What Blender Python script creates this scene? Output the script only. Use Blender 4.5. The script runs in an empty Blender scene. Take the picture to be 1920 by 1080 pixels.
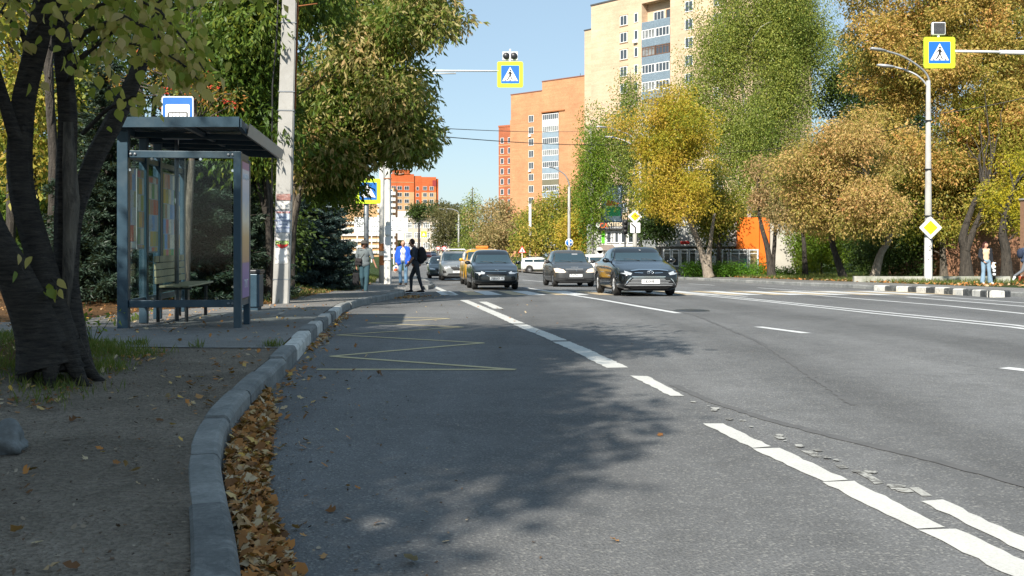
import bpy, bmesh, math, random
import numpy as np
from mathutils import Vector, Matrix
from mathutils.bvhtree import BVHTree
PI = math.pi
random.seed(7)
SC = bpy.context.scene
COL = SC.collection

# ------------------------------------------------------------------ camera, world, sun, exposure
F, CX, HY, HC = 1900.0, 960.0, 453.0, 1.15
cam = bpy.data.cameras.new("camera")
cam.sensor_width = 36.0
cam.lens = 36.0 * F / 1920.0
cam.shift_y = (HY - 540.0) / 1920.0
cam.clip_start = 0.05
cam.clip_end = 5000.0
camo = bpy.data.objects.new("camera", cam)
COL.objects.link(camo)
camo.location = (0, 0, HC)
camo.rotation_euler = (math.radians(90), 0, 0)
SC.camera = camo

SUN_EL = math.radians(37.0)
SUN_HEAD = (0.42, 0.91)            # horizontal direction the light travels in
world = bpy.data.worlds.new("World")
SC.world = world
world.use_nodes = True
wn = world.node_tree
bg = wn.nodes['Background']
sky = wn.nodes.new('ShaderNodeTexSky')
sky.sky_type = 'NISHITA'
sky.sun_disc = False
sky.sun_elevation = SUN_EL
sky.sun_rotation = math.atan2(-SUN_HEAD[0], -SUN_HEAD[1])
sky.air_density = 1.0
sky.dust_density = 0.6
sky.ozone_density = 2.2
smx = wn.nodes.new('ShaderNodeMix'); smx.data_type = 'RGBA'; smx.inputs[0].default_value = .6
smx.inputs[7].default_value = (2.75, 3.75, 4.45, 1)          # thin pale haze over the whole sky
wn.links.new(sky.outputs[0], smx.inputs[6]); wn.links.new(smx.outputs[2], bg.inputs[0])
bg.inputs[1].default_value = 0.10
sun = bpy.data.lights.new("sun", 'SUN')
sun.energy = 5.0
sun.angle = math.radians(0.55)
sun.color = (1.0, 0.93, 0.82)
suno = bpy.data.objects.new("sun", sun)
COL.objects.link(suno)
_h = math.hypot(*SUN_HEAD)
sd = Vector((SUN_HEAD[0]/_h*math.cos(SUN_EL), SUN_HEAD[1]/_h*math.cos(SUN_EL), -math.sin(SUN_EL)))
suno.rotation_euler = sd.to_track_quat('-Z', 'Y').to_euler()
suno.location = (-20, -40, 40)
SC.view_settings.view_transform = 'Standard'
SC.view_settings.look = 'None'
SC.view_settings.exposure = 0.8
SC.view_settings.gamma = 1.0
SC.cycles.max_bounces = 8
SC.cycles.transparent_max_bounces = 12
SC.cycles.transmission_bounces = 6
SC.cycles.caustics_reflective = False
SC.cycles.caustics_refractive = False

# ------------------------------------------------------------------ where things stand
UX = -0.115                          # street direction: dX per metre of Y
def drop(Y):                         # how far the road surface lies below the camera
    if Y < 9: return 1.15
    if Y < 13: return 1.15 + 0.023*(Y-9)**2/8.0
    if Y < 90: return 1.15 + 0.023*(Y-11)
    if Y < 180: return 2.967 + 0.023*(Y-90) - 0.023*(Y-90)**2/180.0
    return 4.002
def rz(Y): return HC - drop(Y)
def g(px, py, off=0.0):              # point on the street surface (raised by off) seen at a pixel
    lo, hi = 1.5, 900.0
    for _ in range(60):
        m = (lo+hi)/2
        if (py-HY)*m/F < drop(m)-off: lo = m
        else: hi = m
    return ((px-CX)/F*lo, lo, rz(lo)+off)
def at(px, py, Y): return Vector(((px-CX)/F*Y, Y, HC-(py-HY)/F*Y))
def X_(px, Y): return (px-CX)/F*Y

# ------------------------------------------------------------------ object helpers
def tag(o, label=None, cat=None, group=None, kind=None):
    if label: o['label'] = label
    if cat: o['category'] = cat
    if group: o['group'] = group
    if kind: o['kind'] = kind
    return o
def empty(name, loc, rz_=0.0, label=None, cat=None, group=None):
    o = bpy.data.objects.new(name, None)
    o.empty_display_size = 0.2
    COL.objects.link(o)
    o.location = loc
    o.rotation_euler = (0, 0, rz_)
    return tag(o, label, cat, group)
def link(name, me, parent=None, mats=None):
    o = bpy.data.objects.new(name, me)
    COL.objects.link(o)
    if parent: o.parent = parent
    if mats:
        for m in (mats if isinstance(mats, (list, tuple)) else [mats]): me.materials.append(m)
    return o
def copy_tree(o, parent=None):
    c = o.copy(); COL.objects.link(c)
    if parent is not None: c.parent = parent
    for ch in list(o.children): copy_tree(ch, c)
    return c

class MB:
    """collects shapes; build() links them as one mesh object"""
    def __init__(s): s.v = []; s.f = []; s.mi = []; s.sm = []
    def add(s, vs, fs, mi=0, smooth=False):
        b = len(s.v); s.v += [tuple(v) for v in vs]
        for f in fs: s.f.append([b+i for i in f]); s.mi.append(mi); s.sm.append(smooth)
        return s
    def box(s, x0, x1, y0, y1, z0, z1, mi=0, M=None):
        vs = [(x0,y0,z0),(x1,y0,z0),(x1,y1,z0),(x0,y1,z0),(x0,y0,z1),(x1,y0,z1),(x1,y1,z1),(x0,y1,z1)]
        if M: vs = [M @ Vector(v) for v in vs]
        return s.add(vs, [(0,3,2,1),(4,5,6,7),(0,1,5,4),(1,2,6,5),(2,3,7,6),(3,0,4,7)], mi)
    def bbox(s, x0, x1, y0, y1, z0, z1, b=0.01, mi=0):
        bm = bmesh.new()
        bmesh.ops.create_cube(bm, size=1.0)
        for v in bm.verts: v.co = Vector(((x0+x1)/2+v.co.x*(x1-x0), (y0+y1)/2+v.co.y*(y1-y0), (z0+z1)/2+v.co.z*(z1-z0)))
        bmesh.ops.bevel(bm, geom=bm.edges[:], offset=b, segments=2, affect='EDGES', profile=0.5)
        s.addbm(bm, mi); return s
    def addbm(s, bm, mi=0, smooth=False):
        bm.verts.index_update()
        s.add([v.co.copy() for v in bm.verts], [[v.index for v in f.verts] for f in bm.faces], mi, smooth)
        bm.free(); return s
    def tube(s, pts, radii, n=8, mi=0, cap=True, smooth=True):
        pts = [Vector(p) for p in pts]
        if not isinstance(radii, (list, tuple)): radii = [radii]*len(pts)
        vs, fs = [], []
        up = None
        for i, p in enumerate(pts):
            d = (pts[min(i+1, len(pts)-1)] - pts[max(i-1, 0)])
            if d.length < 1e-9: d = Vector((0,0,1))
            d.normalize()
            if up is None: up = Vector((1,0,0)) if abs(d.x) < .8 else Vector((0,1,0))
            a = (up - d*up.dot(d)).normalized(); b = d.cross(a); up = a
            for k in range(n):
                t = 2*PI*k/n
                vs.append(p + (a*math.cos(t)+b*math.sin(t))*radii[i])
        for i in range(len(pts)-1):
            for k in range(n):
                fs.append((i*n+k, i*n+(k+1)%n, (i+1)*n+(k+1)%n, (i+1)*n+k))
        s.add(vs, fs, mi, smooth)
        if cap:
            b = len(s.v)-len(vs)
            s.f.append([b+k for k in range(n-1,-1,-1)]); s.mi.append(mi); s.sm.append(False)
            e = b+(len(pts)-1)*n
            s.f.append([e+k for k in range(n)]); s.mi.append(mi); s.sm.append(False)
        return s
    def cyl(s, p0, p1, r, n=16, mi=0, r2=None):
        return s.tube([p0, p1], [r, r if r2 is None else r2], n, mi)
    def ball(s, c, r, n=12, mi=0, sc=(1,1,1)):
        vs, fs = [], []
        m = n//2+1
        for i in range(m+1):
            a = PI*i/m
            for k in range(n):
                t = 2*PI*k/n
                vs.append((c[0]+r*sc[0]*math.sin(a)*math.cos(t), c[1]+r*sc[1]*math.sin(a)*math.sin(t), c[2]+r*sc[2]*math.cos(a)))
        for i in range(m):
            for k in range(n):
                fs.append((i*n+k, (i+1)*n+k, (i+1)*n+(k+1)%n, i*n+(k+1)%n))
        return s.add(vs, fs, mi, True)
    def lathe(s, prof, axis='z', n=24, c=(0,0,0), mi=0, smooth=True):
        vs, fs = [], []
        for r, h in prof:
            for k in range(n):
                t = 2*PI*k/n
                a, b = r*math.cos(t), r*math.sin(t)
                if axis == 'z': vs.append((c[0]+a, c[1]+b, c[2]+h))
                elif axis == 'x': vs.append((c[0]+h, c[1]+a, c[2]+b))
                else: vs.append((c[0]+a, c[1]+h, c[2]+b))
        for i in range(len(prof)-1):
            for k in range(n): fs.append((i*n+k, i*n+(k+1)%n, (i+1)*n+(k+1)%n, (i+1)*n+k))
        return s.add(vs, fs, mi, smooth)
    def poly(s, pts, th=0.0, d=(0,-1,0), mi=0):
        """flat polygon, extruded by th along d (front face on the d side)"""
        n = len(pts); d = Vector(d)
        f = [Vector(p)+d*th for p in pts]
        if th == 0: return s.add(f, [list(range(n))], mi)
        vs = f+[Vector(p) for p in pts]
        fs = [list(range(n)), list(range(2*n-1, n-1, -1))]+[(i, (i+1) % n, n+(i+1) % n, n+i) for i in range(n)]
        return s.add(vs, fs, mi)
    def mesh(s, name):
        me = bpy.data.meshes.new(name)
        me.from_pydata(s.v, [], s.f)
        me.polygons.foreach_set('material_index', s.mi)
        me.polygons.foreach_set('use_smooth', s.sm)
        me.update(); return me
    def build(s, name, mats, parent=None):
        me = s.mesh(name)
        o = link(name, me, parent, mats)
        return o
def fixn(o):
    bm = bmesh.new(); bm.from_mesh(o.data)
    bmesh.ops.recalc_face_normals(bm, faces=bm.faces[:]); bm.to_mesh(o.data); bm.free(); return o
def rect(x0, x1, z0, z1, y=0.0): return [(x0,y,z0),(x1,y,z0),(x1,y,z1),(x0,y,z1)]
def rrect(x0, x1, z0, z1, r, y=0.0, n=5):
    out = []
    for cx, cz, a0 in ((x1-r, z1-r, 0), (x0+r, z1-r, PI/2), (x0+r, z0+r, PI), (x1-r, z0+r, 1.5*PI)):
        for k in range(n+1):
            a = a0+PI/2*k/n
            out.append((cx+r*math.cos(a), y, cz+r*math.sin(a)))
    return out[::-1]

_tmpc = []
def text_mesh(txt, size, ex=0.0, align='CENTER', bold=0.0):
    cu = bpy.data.curves.new('writing', 'FONT')
    cu.body = txt; cu.size = size; cu.align_x = align; cu.align_y = 'CENTER'; cu.extrude = ex; cu.offset = bold
    cu.resolution_u = 2
    o = bpy.data.objects.new('writing', cu); COL.objects.link(o)
    dg = bpy.context.evaluated_depsgraph_get(); dg.update()
    me = bpy.data.meshes.new_from_object(o.evaluated_get(dg))
    bpy.data.objects.remove(o); bpy.data.curves.remove(cu)
    return me
def writing(name, txt, size, mat, parent, loc, rot=(PI/2,0,0), ex=0.002, sx=1.0, bold=0.0, align='CENTER'):
    me = text_mesh(txt, size, ex, align, bold)
    me.materials.clear()
    o = link(name, me, parent, mat)
    o.location = loc; o.rotation_euler = rot; o.scale = (sx, 1, 1)
    return o
def evaluated(o):
    dg = bpy.context.evaluated_depsgraph_get(); dg.update()
    me = bpy.data.meshes.new_from_object(o.evaluated_get(dg))
    o.modifiers.clear()
    old = o.data; o.data = me; bpy.data.meshes.remove(old); return o

# ------------------------------------------------------------------ materials
def newmat(name):
    m = bpy.data.materials.new(name); m.use_nodes = True
    nt = m.node_tree
    return m, nt, nt.nodes['Principled BSDF'], nt.nodes, nt.links
def setp(p, **k):
    for a, v in k.items(): p.inputs[a.replace('_', ' ')].default_value = v
def rgba(c): return (c[0], c[1], c[2], 1.0)
def noise(nt, coord, scale, detail=4, rough=.6, dist=0.0):
    n = nt.nodes.new('ShaderNodeTexNoise'); n.inputs['Scale'].default_value = scale
    n.inputs['Detail'].default_value = detail; n.inputs['Roughness'].default_value = rough
    n.inputs['Distortion'].default_value = dist
    if coord: nt.links.new(coord, n.inputs['Vector'])
    return n
def ramp(nt, fac, stops, interp='LINEAR'):
    r = nt.nodes.new('ShaderNodeValToRGB'); r.color_ramp.interpolation = interp
    e = r.color_ramp.elements
    while len(e) < len(stops): e.new(0.5)
    for i, (p, c) in enumerate(stops): e[i].position = p; e[i].color = rgba(c) if len(c) == 3 else c
    if fac: nt.links.new(fac, r.inputs['Fac'])
    return r
def mixc(nt, fac, a, b, mode='MIX'):
    m = nt.nodes.new('ShaderNodeMix'); m.data_type = 'RGBA'; m.blend_type = mode
    for s, v in ((0, fac), (6, a), (7, b)):
        if isinstance(v, (int, float)): m.inputs[s].default_value = v
        elif isinstance(v, tuple): m.inputs[s].default_value = rgba(v)
        else: nt.links.new(v, m.inputs[s])
    return m.outputs[2]
def math_(nt, op, a, b=None):
    m = nt.nodes.new('ShaderNodeMath'); m.operation = op
    for i, v in enumerate((a, b)):
        if v is None: continue
        if isinstance(v, (int, float)): m.inputs[i].default_value = v
        else: nt.links.new(v, m.inputs[i])
    return m.outputs[0]
def coords(nt, which='Object'):
    t = nt.nodes.new('ShaderNodeTexCoord'); return t.outputs[which]
def bump(nt, h, strength, dist, p):
    b = nt.nodes.new('ShaderNodeBump'); b.inputs['Strength'].default_value = strength; b.inputs['Distance'].default_value = dist
    nt.links.new(h, b.inputs['Height']); nt.links.new(b.outputs[0], p.inputs['Normal']); return b
def plain(name, c, rough=.6, metal=0.0, var=.15, scale=6.0, bmp=.15, coat=0.0, dirt=None, **k):
    m, nt, p, N, L = newmat(name)
    co = coords(nt)
    n = noise(nt, co, scale, 5, .65)
    r = ramp(nt, n.outputs[0], [(.3, tuple(x*(1-var) for x in c)), (.7, tuple(min(1, x*(1+var)) for x in c))])
    out = r.outputs[0]
    if dirt:
        n2 = noise(nt, co, scale*.35, 6, .7, .4)
        fac = ramp(nt, n2.outputs[0], [(.5, (0,0,0)), (.72, (1,1,1))])
        out = mixc(nt, fac.outputs[0], out, dirt)
    L.new(out, p.inputs['Base Color'])
    rr = ramp(nt, n.outputs[0], [(.2, (rough*.85,)*3), (.8, (min(1, rough*1.15),)*3)])
    L.new(rr.outputs[0], p.inputs['Roughness'])
    setp(p, Metallic=metal, Coat_Weight=coat, **k)
    if coat: p.inputs['Coat Roughness'].default_value = .04
    if bmp:
        n3 = noise(nt, co, scale*6, 4, .6); bump(nt, n3.outputs[0], bmp, .004, p)
    return m
def leafmat(name, stops, trans=.35, gloss=.5, clump=.5):
    """foliage: per-leaf and per-clump random values pick the leaf's own colour"""
    m, nt, p, N, L = newmat(name)
    a = N.new('ShaderNodeAttribute'); a.attribute_name = 'rnd'
    b = N.new('ShaderNodeAttribute'); b.attribute_name = 'cl'
    f = math_(nt, 'ADD', math_(nt, 'MULTIPLY', a.outputs['Fac'], 1-clump), math_(nt, 'MULTIPLY', b.outputs['Fac'], clump))
    r = ramp(nt, f, stops)
    L.new(r.outputs[0], p.inputs['Base Color'])
    setp(p, Roughness=gloss, Specular_IOR_Level=.3)
    t = N.new('ShaderNodeBsdfTranslucent')
    tc = mixc(nt, .35, r.outputs[0], (.45, .5, .06))
    L.new(tc, t.inputs['Color'])
    mx = N.new('ShaderNodeMixShader'); mx.inputs[0].default_value = trans
    L.new(p.outputs[0], mx.inputs[1]); L.new(t.outputs[0], mx.inputs[2])
    L.new(mx.outputs[0], N['Material Output'].inputs['Surface'])
    return m

M = {}
M['white_metal'] = plain('white_metal', (.72,.73,.72), .45, 0, .06, 3, .1, dirt=(.5,.5,.48))
M['grey_metal'] = plain('grey_metal', (.36,.37,.38), .45, .4, .1, 4, .1)
M['galv'] = plain('galvanised_steel', (.22,.24,.26), .5, .6, .25, 6, .1)
M['dark_metal'] = plain('dark_metal', (.03,.032,.036), .4, .3, .15, 5, .05)
M['black_plastic'] = plain('black_plastic', (.012,.012,.013), .5, 0, .1, 8, .05)
M['shelter'] = plain('blue_grey_paint', (.028,.062,.092), .38, .2, .16, 3.5, .12, dirt=(.07,.1,.12))
M['concrete'] = plain('pale_concrete', (.36,.355,.335), .9, 0, .14, 2.2, .5, dirt=(.27,.26,.24))
M['concrete_white'] = plain('whitewashed_concrete', (.66,.65,.62), .85, 0, .1, 1.5, .4, dirt=(.4,.39,.37))
M['rust'] = plain('rusty_steel', (.30,.11,.035), .9, 0, .3, 9, .3)
M['rubber'] = plain('rubber', (.02,.019,.018), .85, 0, .2, 10, .2)
M['alloy'] = plain('alloy_wheel', (.62,.63,.64), .35, .5, .05, 3, 0)
M['chrome'] = plain('chrome', (.75,.76,.78), .12, 1, .03, 3, 0)
M['sign_yellow'] = plain('fluorescent_yellow_film', (.62,.86,.02), .5, 0, .04, 3, 0)
M['sign_blue'] = plain('sign_blue', (.012,.13,.46), .4, 0, .05, 3, 0)
M['sign_white'] = plain('sign_white', (.82,.83,.84), .4, 0, .03, 3, 0)
M['sign_black'] = plain('sign_black', (.012,.012,.014), .45, 0, .05, 3, 0)
M['diamond_yellow'] = plain('priority_yellow', (.80,.52,.01), .45, 0, .06, 3, 0)
M['sign_red'] = plain('sign_red', (.55,.03,.025), .4, 0, .05, 3, 0)
M['sign_green'] = plain('sign_green', (.02,.33,.12), .4, 0, .05, 3, 0)
M['wood'] = plain('bench_wood', (.46,.38,.24), .75, 0, .2, 5, .4)
M['skin'] = plain('skin', (.50,.28,.19), .55, 0, .08, 10, .05)
def darkglass(name, c=(.015,.02,.024), rough=.06):
    m, nt, p, N, L = newmat(name)
    setp(p, Base_Color=rgba(c), Roughness=rough, Specular_IOR_Level=.9, Coat_Weight=.5)
    n = noise(nt, coords(nt), 1.3, 3)
    bump(nt, n.outputs[0], .05, .01, p); return m
M['car_glass'] = darkglass('car_glass', (.02,.04,.05))
M['win_glass'] = darkglass('window_glass', (.05,.06,.07), .12)
m, nt, p, N, L = newmat('clear_glass')
gl = N.new('ShaderNodeBsdfGlossy'); gl.inputs['Roughness'].default_value = .03
tr = N.new('ShaderNodeBsdfTransparent'); tr.inputs['Color'].default_value = (.86,.92,.92,1)
fr = N.new('ShaderNodeFresnel'); fr.inputs['IOR'].default_value = 1.5
ns = noise(nt, coords(nt), 4.0, 8, .75, .6)
df = N.new('ShaderNodeBsdfDiffuse'); df.inputs['Color'].default_value = (.55,.6,.6,1)
rp = ramp(nt, ns.outputs[0], [(.58, (.0,)*3), (.68, (.02,)*3), (.78, (.12,)*3)])
mx0 = N.new('ShaderNodeMixShader'); L.new(rp.outputs[0], mx0.inputs[0]); L.new(tr.outputs[0], mx0.inputs[1]); L.new(df.outputs[0], mx0.inputs[2])
mx = N.new('ShaderNodeMixShader'); L.new(math_(nt, 'MULTIPLY', fr.outputs[0], .35), mx.inputs[0])
L.new(mx0.outputs[0], mx.inputs[1]); L.new(gl.outputs[0], mx.inputs[2]); L.new(mx.outputs[0], N['Material Output'].inputs['Surface'])
M['glass'] = m

# bark
def barkmat(name, c1, c2, sx=1.0, horiz=False):
    m, nt, p, N, L = newmat(name)
    mp = N.new('ShaderNodeMapping'); mp.inputs['Scale'].default_value = (1, 1, 6) if horiz else (6, 6, 1)
    L.new(coords(nt), mp.inputs[0])
    n = noise(nt, mp.outputs[0], 3.2*sx, 6, .7, .5)
    r = ramp(nt, n.outputs[0], [(.35, c1), (.65, c2)])
    L.new(r.outputs[0], p.inputs['Base Color']); setp(p, Roughness=.92)
    n2 = noise(nt, coords(nt), 9*sx, 6, .8, .3)
    bump(nt, math_(nt, 'ADD', n.outputs[0], math_(nt, 'MULTIPLY', n2.outputs[0], .8)), 1.0, .05, p); return m
M['bark_black'] = barkmat('cherry_bark', (.010,.008,.007), (.085,.070,.056), 2.6, True)
M['bark_grey'] = barkmat('grey_bark', (.05,.042,.034), (.19,.16,.125))
M['bark_pale'] = barkmat('pale_bark', (.16,.13,.10), (.36,.31,.25))
M['bark_dark'] = barkmat('dark_bark', (.02,.017,.014), (.08,.068,.055))
M['bark_birch'] = barkmat('birch_bark', (.06,.055,.05), (.62,.60,.56), .8, True)
# ================================================================== THE SETTING
def interp(tab, y):
    if y <= tab[0][0]: return tab[0][1]
    for (a, b), (c, d) in zip(tab, tab[1:]):
        if y <= c: 
            t = (y-a)/(c-a); return b+(d-b)*t
    return tab[-1][1]
def smooth_tab(tab, y0, y1, step):
    ys = np.arange(y0, y1, step)
    xs = np.array([interp(tab, y) for y in ys])
    k = 2
    pad = np.concatenate([np.full(k, xs[0]), xs, np.full(k, xs[-1])])
    xs = np.convolve(pad, np.ones(2*k+1)/(2*k+1), 'valid')
    return [(float(a), float(b)) for a, b in zip(ys, xs)]
# left kerb line (road side, foot of the kerb)
LK0 = [(-14,.35),(-6,0.0),(0,-.48),(2.0,-.50),(3.03,-.80),(3.5,-.95),(4.79,-1.385),(5.3,-1.52),(5.81,-1.63),(7.1,-1.80),(8.96,-1.98),(12.9,-2.46),(16.2,-2.85),(19.7,-3.25),(22,-3.34),(25,-3.25),(28.7,-3.08),(33,-3.12),(37,-3.05),(41,-3.12),(60,-5.3),(100,-9.9),(300,-32.9),(600,-67)]
LK = smooth_tab(LK0, -14, 50, .2)+[(60,-5.3),(100,-9.9),(300,-32.9),(600,-67)]
def lk(Y): return interp(LK, Y)
RK = [(-14,19.4),(32,14.0),(60,10.7),(76,8.8),(84,7.4),(92,4.2),(100,2.2),(110,1.2),(300,-20.7),(600,-55)]
def rk(Y): return interp(RK, Y)
def kh(Y):                           # kerb top above the road
    if 29.6 < Y < 36.6: return .02
    return .15
def sst(a, b, x):
    t = min(1, max(0, (x-a)/(b-a))); return t*t*(3-2*t)
def hsh(x, y):
    return (math.sin(x*1.7+y*.9)+math.sin(x*.6-y*1.3+2)+math.sin(x*3.1+y*2.3+1)*.5)/2.5
def lz(X, Y):                        # left verge height
    t = lk(Y)-X
    b = rz(Y)+kh(Y)-.012
    if Y < 10: k = sst(10.0, 8.6, Y); b += sst(1.15, 2.5, t)*.20*k + hsh(X*1.5, Y*1.2)*.018*min(1, t)*k
    if Y > 17: k = sst(17, 21, Y); b += sst(2.1, 4.5, t)*.34*k
    b += sst(6, 30, t)*.5
    return b
def rzz(X, Y):
    t = X-rk(Y)
    return rz(Y)+.12+sst(4, 20, t)*.15
# ---- materials of the ground
def asphaltmat(name, base, spk, tint=(1,1,1), worn=True):
    m, nt, p, N, L = newmat(name)
    co = coords(nt)
    big = noise(nt, co, .35, 4, .6, .3)
    mid = noise(nt, co, 5.0, 5, .7)
    fine = noise(nt, co, 85.0, 3, .7)
    vor = N.new('ShaderNodeTexVoronoi'); vor.inputs['Scale'].default_value = 90.0; L.new(co, vor.inputs['Vector'])
    c1 = tuple(base*.78*t for t in tint); c2 = tuple(base*1.18*t for t in tint)
    r1 = ramp(nt, big.outputs[0], [(.3, c1), (.7, c2)])
    r2 = ramp(nt, mid.outputs[0], [(.25, (.8,)*3), (.75, (1.15,)*3)])
    o = mixc(nt, 1.0, r1.outputs[0], r2.outputs[0], 'MULTIPLY')
    r3 = ramp(nt, fine.outputs[0], [(.40, (.72,)*3), (.60, (1.26,)*3)])
    o = mixc(nt, .8, o, r3.outputs[0], 'MULTIPLY')
    # tiny pale chippings
    sp = N.new('ShaderNodeSeparateColor'); L.new(vor.outputs['Color'], sp.inputs[0])
    k = ramp(nt, sp.outputs[0], [(.86, (0,0,0)), (.93, (1,1,1))])
    o = mixc(nt, math_(nt, 'MULTIPLY', k.outputs[0], .4), o, spk)
    # tyre-polished bands that run with the street
    if worn:
        mp = N.new('ShaderNodeMapping'); mp.inputs['Rotation'].default_value = (0, 0, -.1146); mp.inputs['Scale'].default_value = (1, .02, 1)
        L.new(co, mp.inputs[0])
        st = noise(nt, mp.outputs[0], .9, 3, .5)
        r4 = ramp(nt, st.outputs[0], [(.35, (.78,)*3), (.65, (1.12,)*3)])
        o = mixc(nt, 1.0, o, r4.outputs[0], 'MULTIPLY')
        # fine cracks
        v2 = N.new('ShaderNodeTexVoronoi'); v2.feature = 'DISTANCE_TO_EDGE'; v2.inputs['Scale'].default_value = .42
        wv = noise(nt, co, 2.0, 5, .7)
        va = N.new('ShaderNodeVectorMath'); va.operation = 'ADD'; L.new(co, va.inputs[0]); L.new(wv.outputs['Color'], va.inputs[1])
        L.new(va.outputs[0], v2.inputs['Vector'])
        ck = ramp(nt, v2.outputs['Distance'], [(0, (.55,)*3), (.006, (1,)*3)])
        msk = ramp(nt, big.outputs[0], [(.55, (0,0,0)), (.62, (1,1,1))])
        o = mixc(nt, msk.outputs[0], o, mixc(nt, 1.0, o, ck.outputs[0], 'MULTIPLY'))
    L.new(o, p.inputs['Base Color'])
    setp(p, Roughness=.86, Specular_IOR_Level=.35)
    h = math_(nt, 'ADD', fine.outputs[0], math_(nt, 'MULTIPLY', vor.outputs['Distance'], .7))
    bump(nt, h, .75, .008, p)
    return m
M['road'] = asphaltmat('road_asphalt', .140, (.34,.335,.31), (.985,1,1.01))
M['walk'] = asphaltmat('sidewalk_asphalt', .19, (.32,.3,.27), (1,.97,.92), False)
def dirtmat():
    m, nt, p, N, L = newmat('worn_dirt')
    co = coords(nt)
    z = N.new('ShaderNodeAttribute'); z.attribute_name = 'zone'
    a = noise(nt, co, 1.1, 6, .65, .4); b = noise(nt, co, 28.0, 5, .75)
    d = ramp(nt, a.outputs[0], [(.3, (.17,.142,.112)), (.5, (.26,.218,.172)), (.72, (.37,.31,.25))])
    d2 = ramp(nt, b.outputs[0], [(.3, (.6,)*3), (.7, (1.35,)*3)])
    dirt = mixc(nt, 1.0, d.outputs[0], d2.outputs[0], 'MULTIPLY')
    l = noise(nt, co, 7.0, 6, .8, 1.2)
    lit = ramp(nt, l.outputs[0], [(.3, (.05,.032,.018)), (.5, (.13,.07,.03)), (.62, (.22,.115,.04)), (.75, (.09,.07,.05))])
    gn = noise(nt, co, 12.0, 6, .8, .6)
    gr = ramp(nt, gn.outputs[0], [(.3, (.02,.035,.01)), (.6, (.05,.085,.02)), (.8, (.10,.12,.04))])
    zz = math_(nt, 'ADD', z.outputs['Fac'], math_(nt, 'MULTIPLY', math_(nt, 'SUBTRACT', a.outputs[0], .5), .9))
    f1 = ramp(nt, zz, [(.35, (0,)*3), (.5, (1,)*3)])
    f2 = ramp(nt, zz, [(.8, (0,)*3), (.95, (1,)*3)])
    o = mixc(nt, f1.outputs[0], dirt, lit.outputs[0]); o = mixc(nt, f2.outputs[0], o, gr.outputs[0])
    L.new(o, p.inputs['Base Color']); setp(p, Roughness=.95, Specular_IOR_Level=.2)
    peb = N.new('ShaderNodeTexVoronoi'); peb.inputs['Scale'].default_value = 55; L.new(co, peb.inputs['Vector'])
    s = math_(nt, 'ADD', math_(nt, 'ADD', math_(nt, 'MULTIPLY', a.outputs[0], 2.5), b.outputs[0]), math_(nt, 'MULTIPLY', peb.outputs['Distance'], .9))
    bump(nt, s, 1.0, .035, p); return m
M['verge'] = dirtmat()
M['farground'] = plain('far_ground', (.09,.085,.06), .95, 0, .4, .05, .3)
M['bandit'] = M['walk']

def strip(name, Ys, cols, xf, zf, mat, zone=None, uvflip=False):
    nx = len(cols)
    vs, fs, zv = [], [], []
    for Y in Ys:
        for c in cols:
            X = xf(c, Y); vs.append((X, Y, zf(X, Y)))
            if zone: zv.append(zone(X, Y, c))
    for i in range(len(Ys)-1):
        for j in range(nx-1):
            a = i*nx+j
            fs.append((a, a+1, a+nx+1, a+nx) if not uvflip else (a, a+nx, a+nx+1, a+1))
    me = bpy.data.meshes.new(name); me.from_pydata(vs, [], fs)
    for q in me.polygons: q.use_smooth = True
    if zone:
        at_ = me.attributes.new('zone', 'FLOAT', 'POINT'); at_.data.foreach_set('value', zv)
    o = link(name, me, None, mat); o['kind'] = 'structure'; return o
yn = [round(-14+.25*i, 3) for i in range(4*34)]+[20+.5*i for i in range(60)]+[50+2*i for i in range(30)]+[110+10*i for i in range(14)]+[250,300,350,400,500,600]
# the ground sheet that reaches the horizon
yg = [-60,-14,0,10,20,30,40,60,80,100,120,150,180,250,400,700,1200,2000]
strip('ground', yg, [-1500,-400,-120,-60,-30,0,30,60,120,400,1500], lambda c, Y: c, lambda X, Y: rz(Y)-.10, M['farground'])
strip('road', yn, [0,.1,.25,.4,.5,.6,.75,.9,1.0], lambda c, Y: lk(Y)-.1+(rk(Y)+.2-lk(Y))*c, lambda X, Y: rz(Y), M['road'])
cl = [0,.25,.5,.75,1,1.25,1.5,1.75,2,2.3,2.7,3.2,4,5,6.5,8,10,13,18,25,40,70,110]
def zl(X, Y, t):
    if Y < 9.6:
        v = .12+sst(1.4, 2.6, t)*.75
        if 6.1 < Y < 9.6 and t > 1.6: v += .2
        if Y < 5.6: v = .1+sst(2.2, 3.6, t)*.6
        return v
    if Y < 22: return .62 if t < 6 else .72
    return (.55 if t < 3.2 else 1.12) if Y < 60 else 1.1
strip('verge', yn, cl, lambda c, Y: lk(Y)-.14-c, lz, M['verge'], zl, True)
def zr(X, Y, t): return 0.2 if t < 2.0 else (.55 if t < 3.0 else 1.1)
strip('far_verge', yn, [0,.5,1,1.5,2,2.5,3,4,6,10,20,40,80,160], lambda c, Y: rk(Y)+.14+c, rzz, M['verge'], zr)
# sidewalks
def wb(Y):                           # left border of the sidewalk, as a distance from the kerb
    w = interp([(9.6,6.5),(12.6,6.0),(13.6,3.3),(16.8,2.9),(19.6,1.15),(24,1.5),(32,2.1),(45,2.4),(120,2.5)], Y)
    return w+.07*math.sin(Y*2.7)+.05*math.sin(Y*7.1+1)
yw = [9.62+.2*i for i in range(150)]+[40+2*i for i in range(40)]
strip('sidewalk', yw, [i/9 for i in range(10)], lambda c, Y: lk(Y)-.15-wb(Y)*c, lambda X, Y: lz(X, Y)+.006, M['walk'], None, True)
strip('far_sidewalk', [y for y in yn if 0 <= y <= 110], [0,.33,.66,1], lambda c, Y: rk(Y)+.15+3.2*c, lambda X, Y: rzz(X, Y)+.006, M['walk'])
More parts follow.
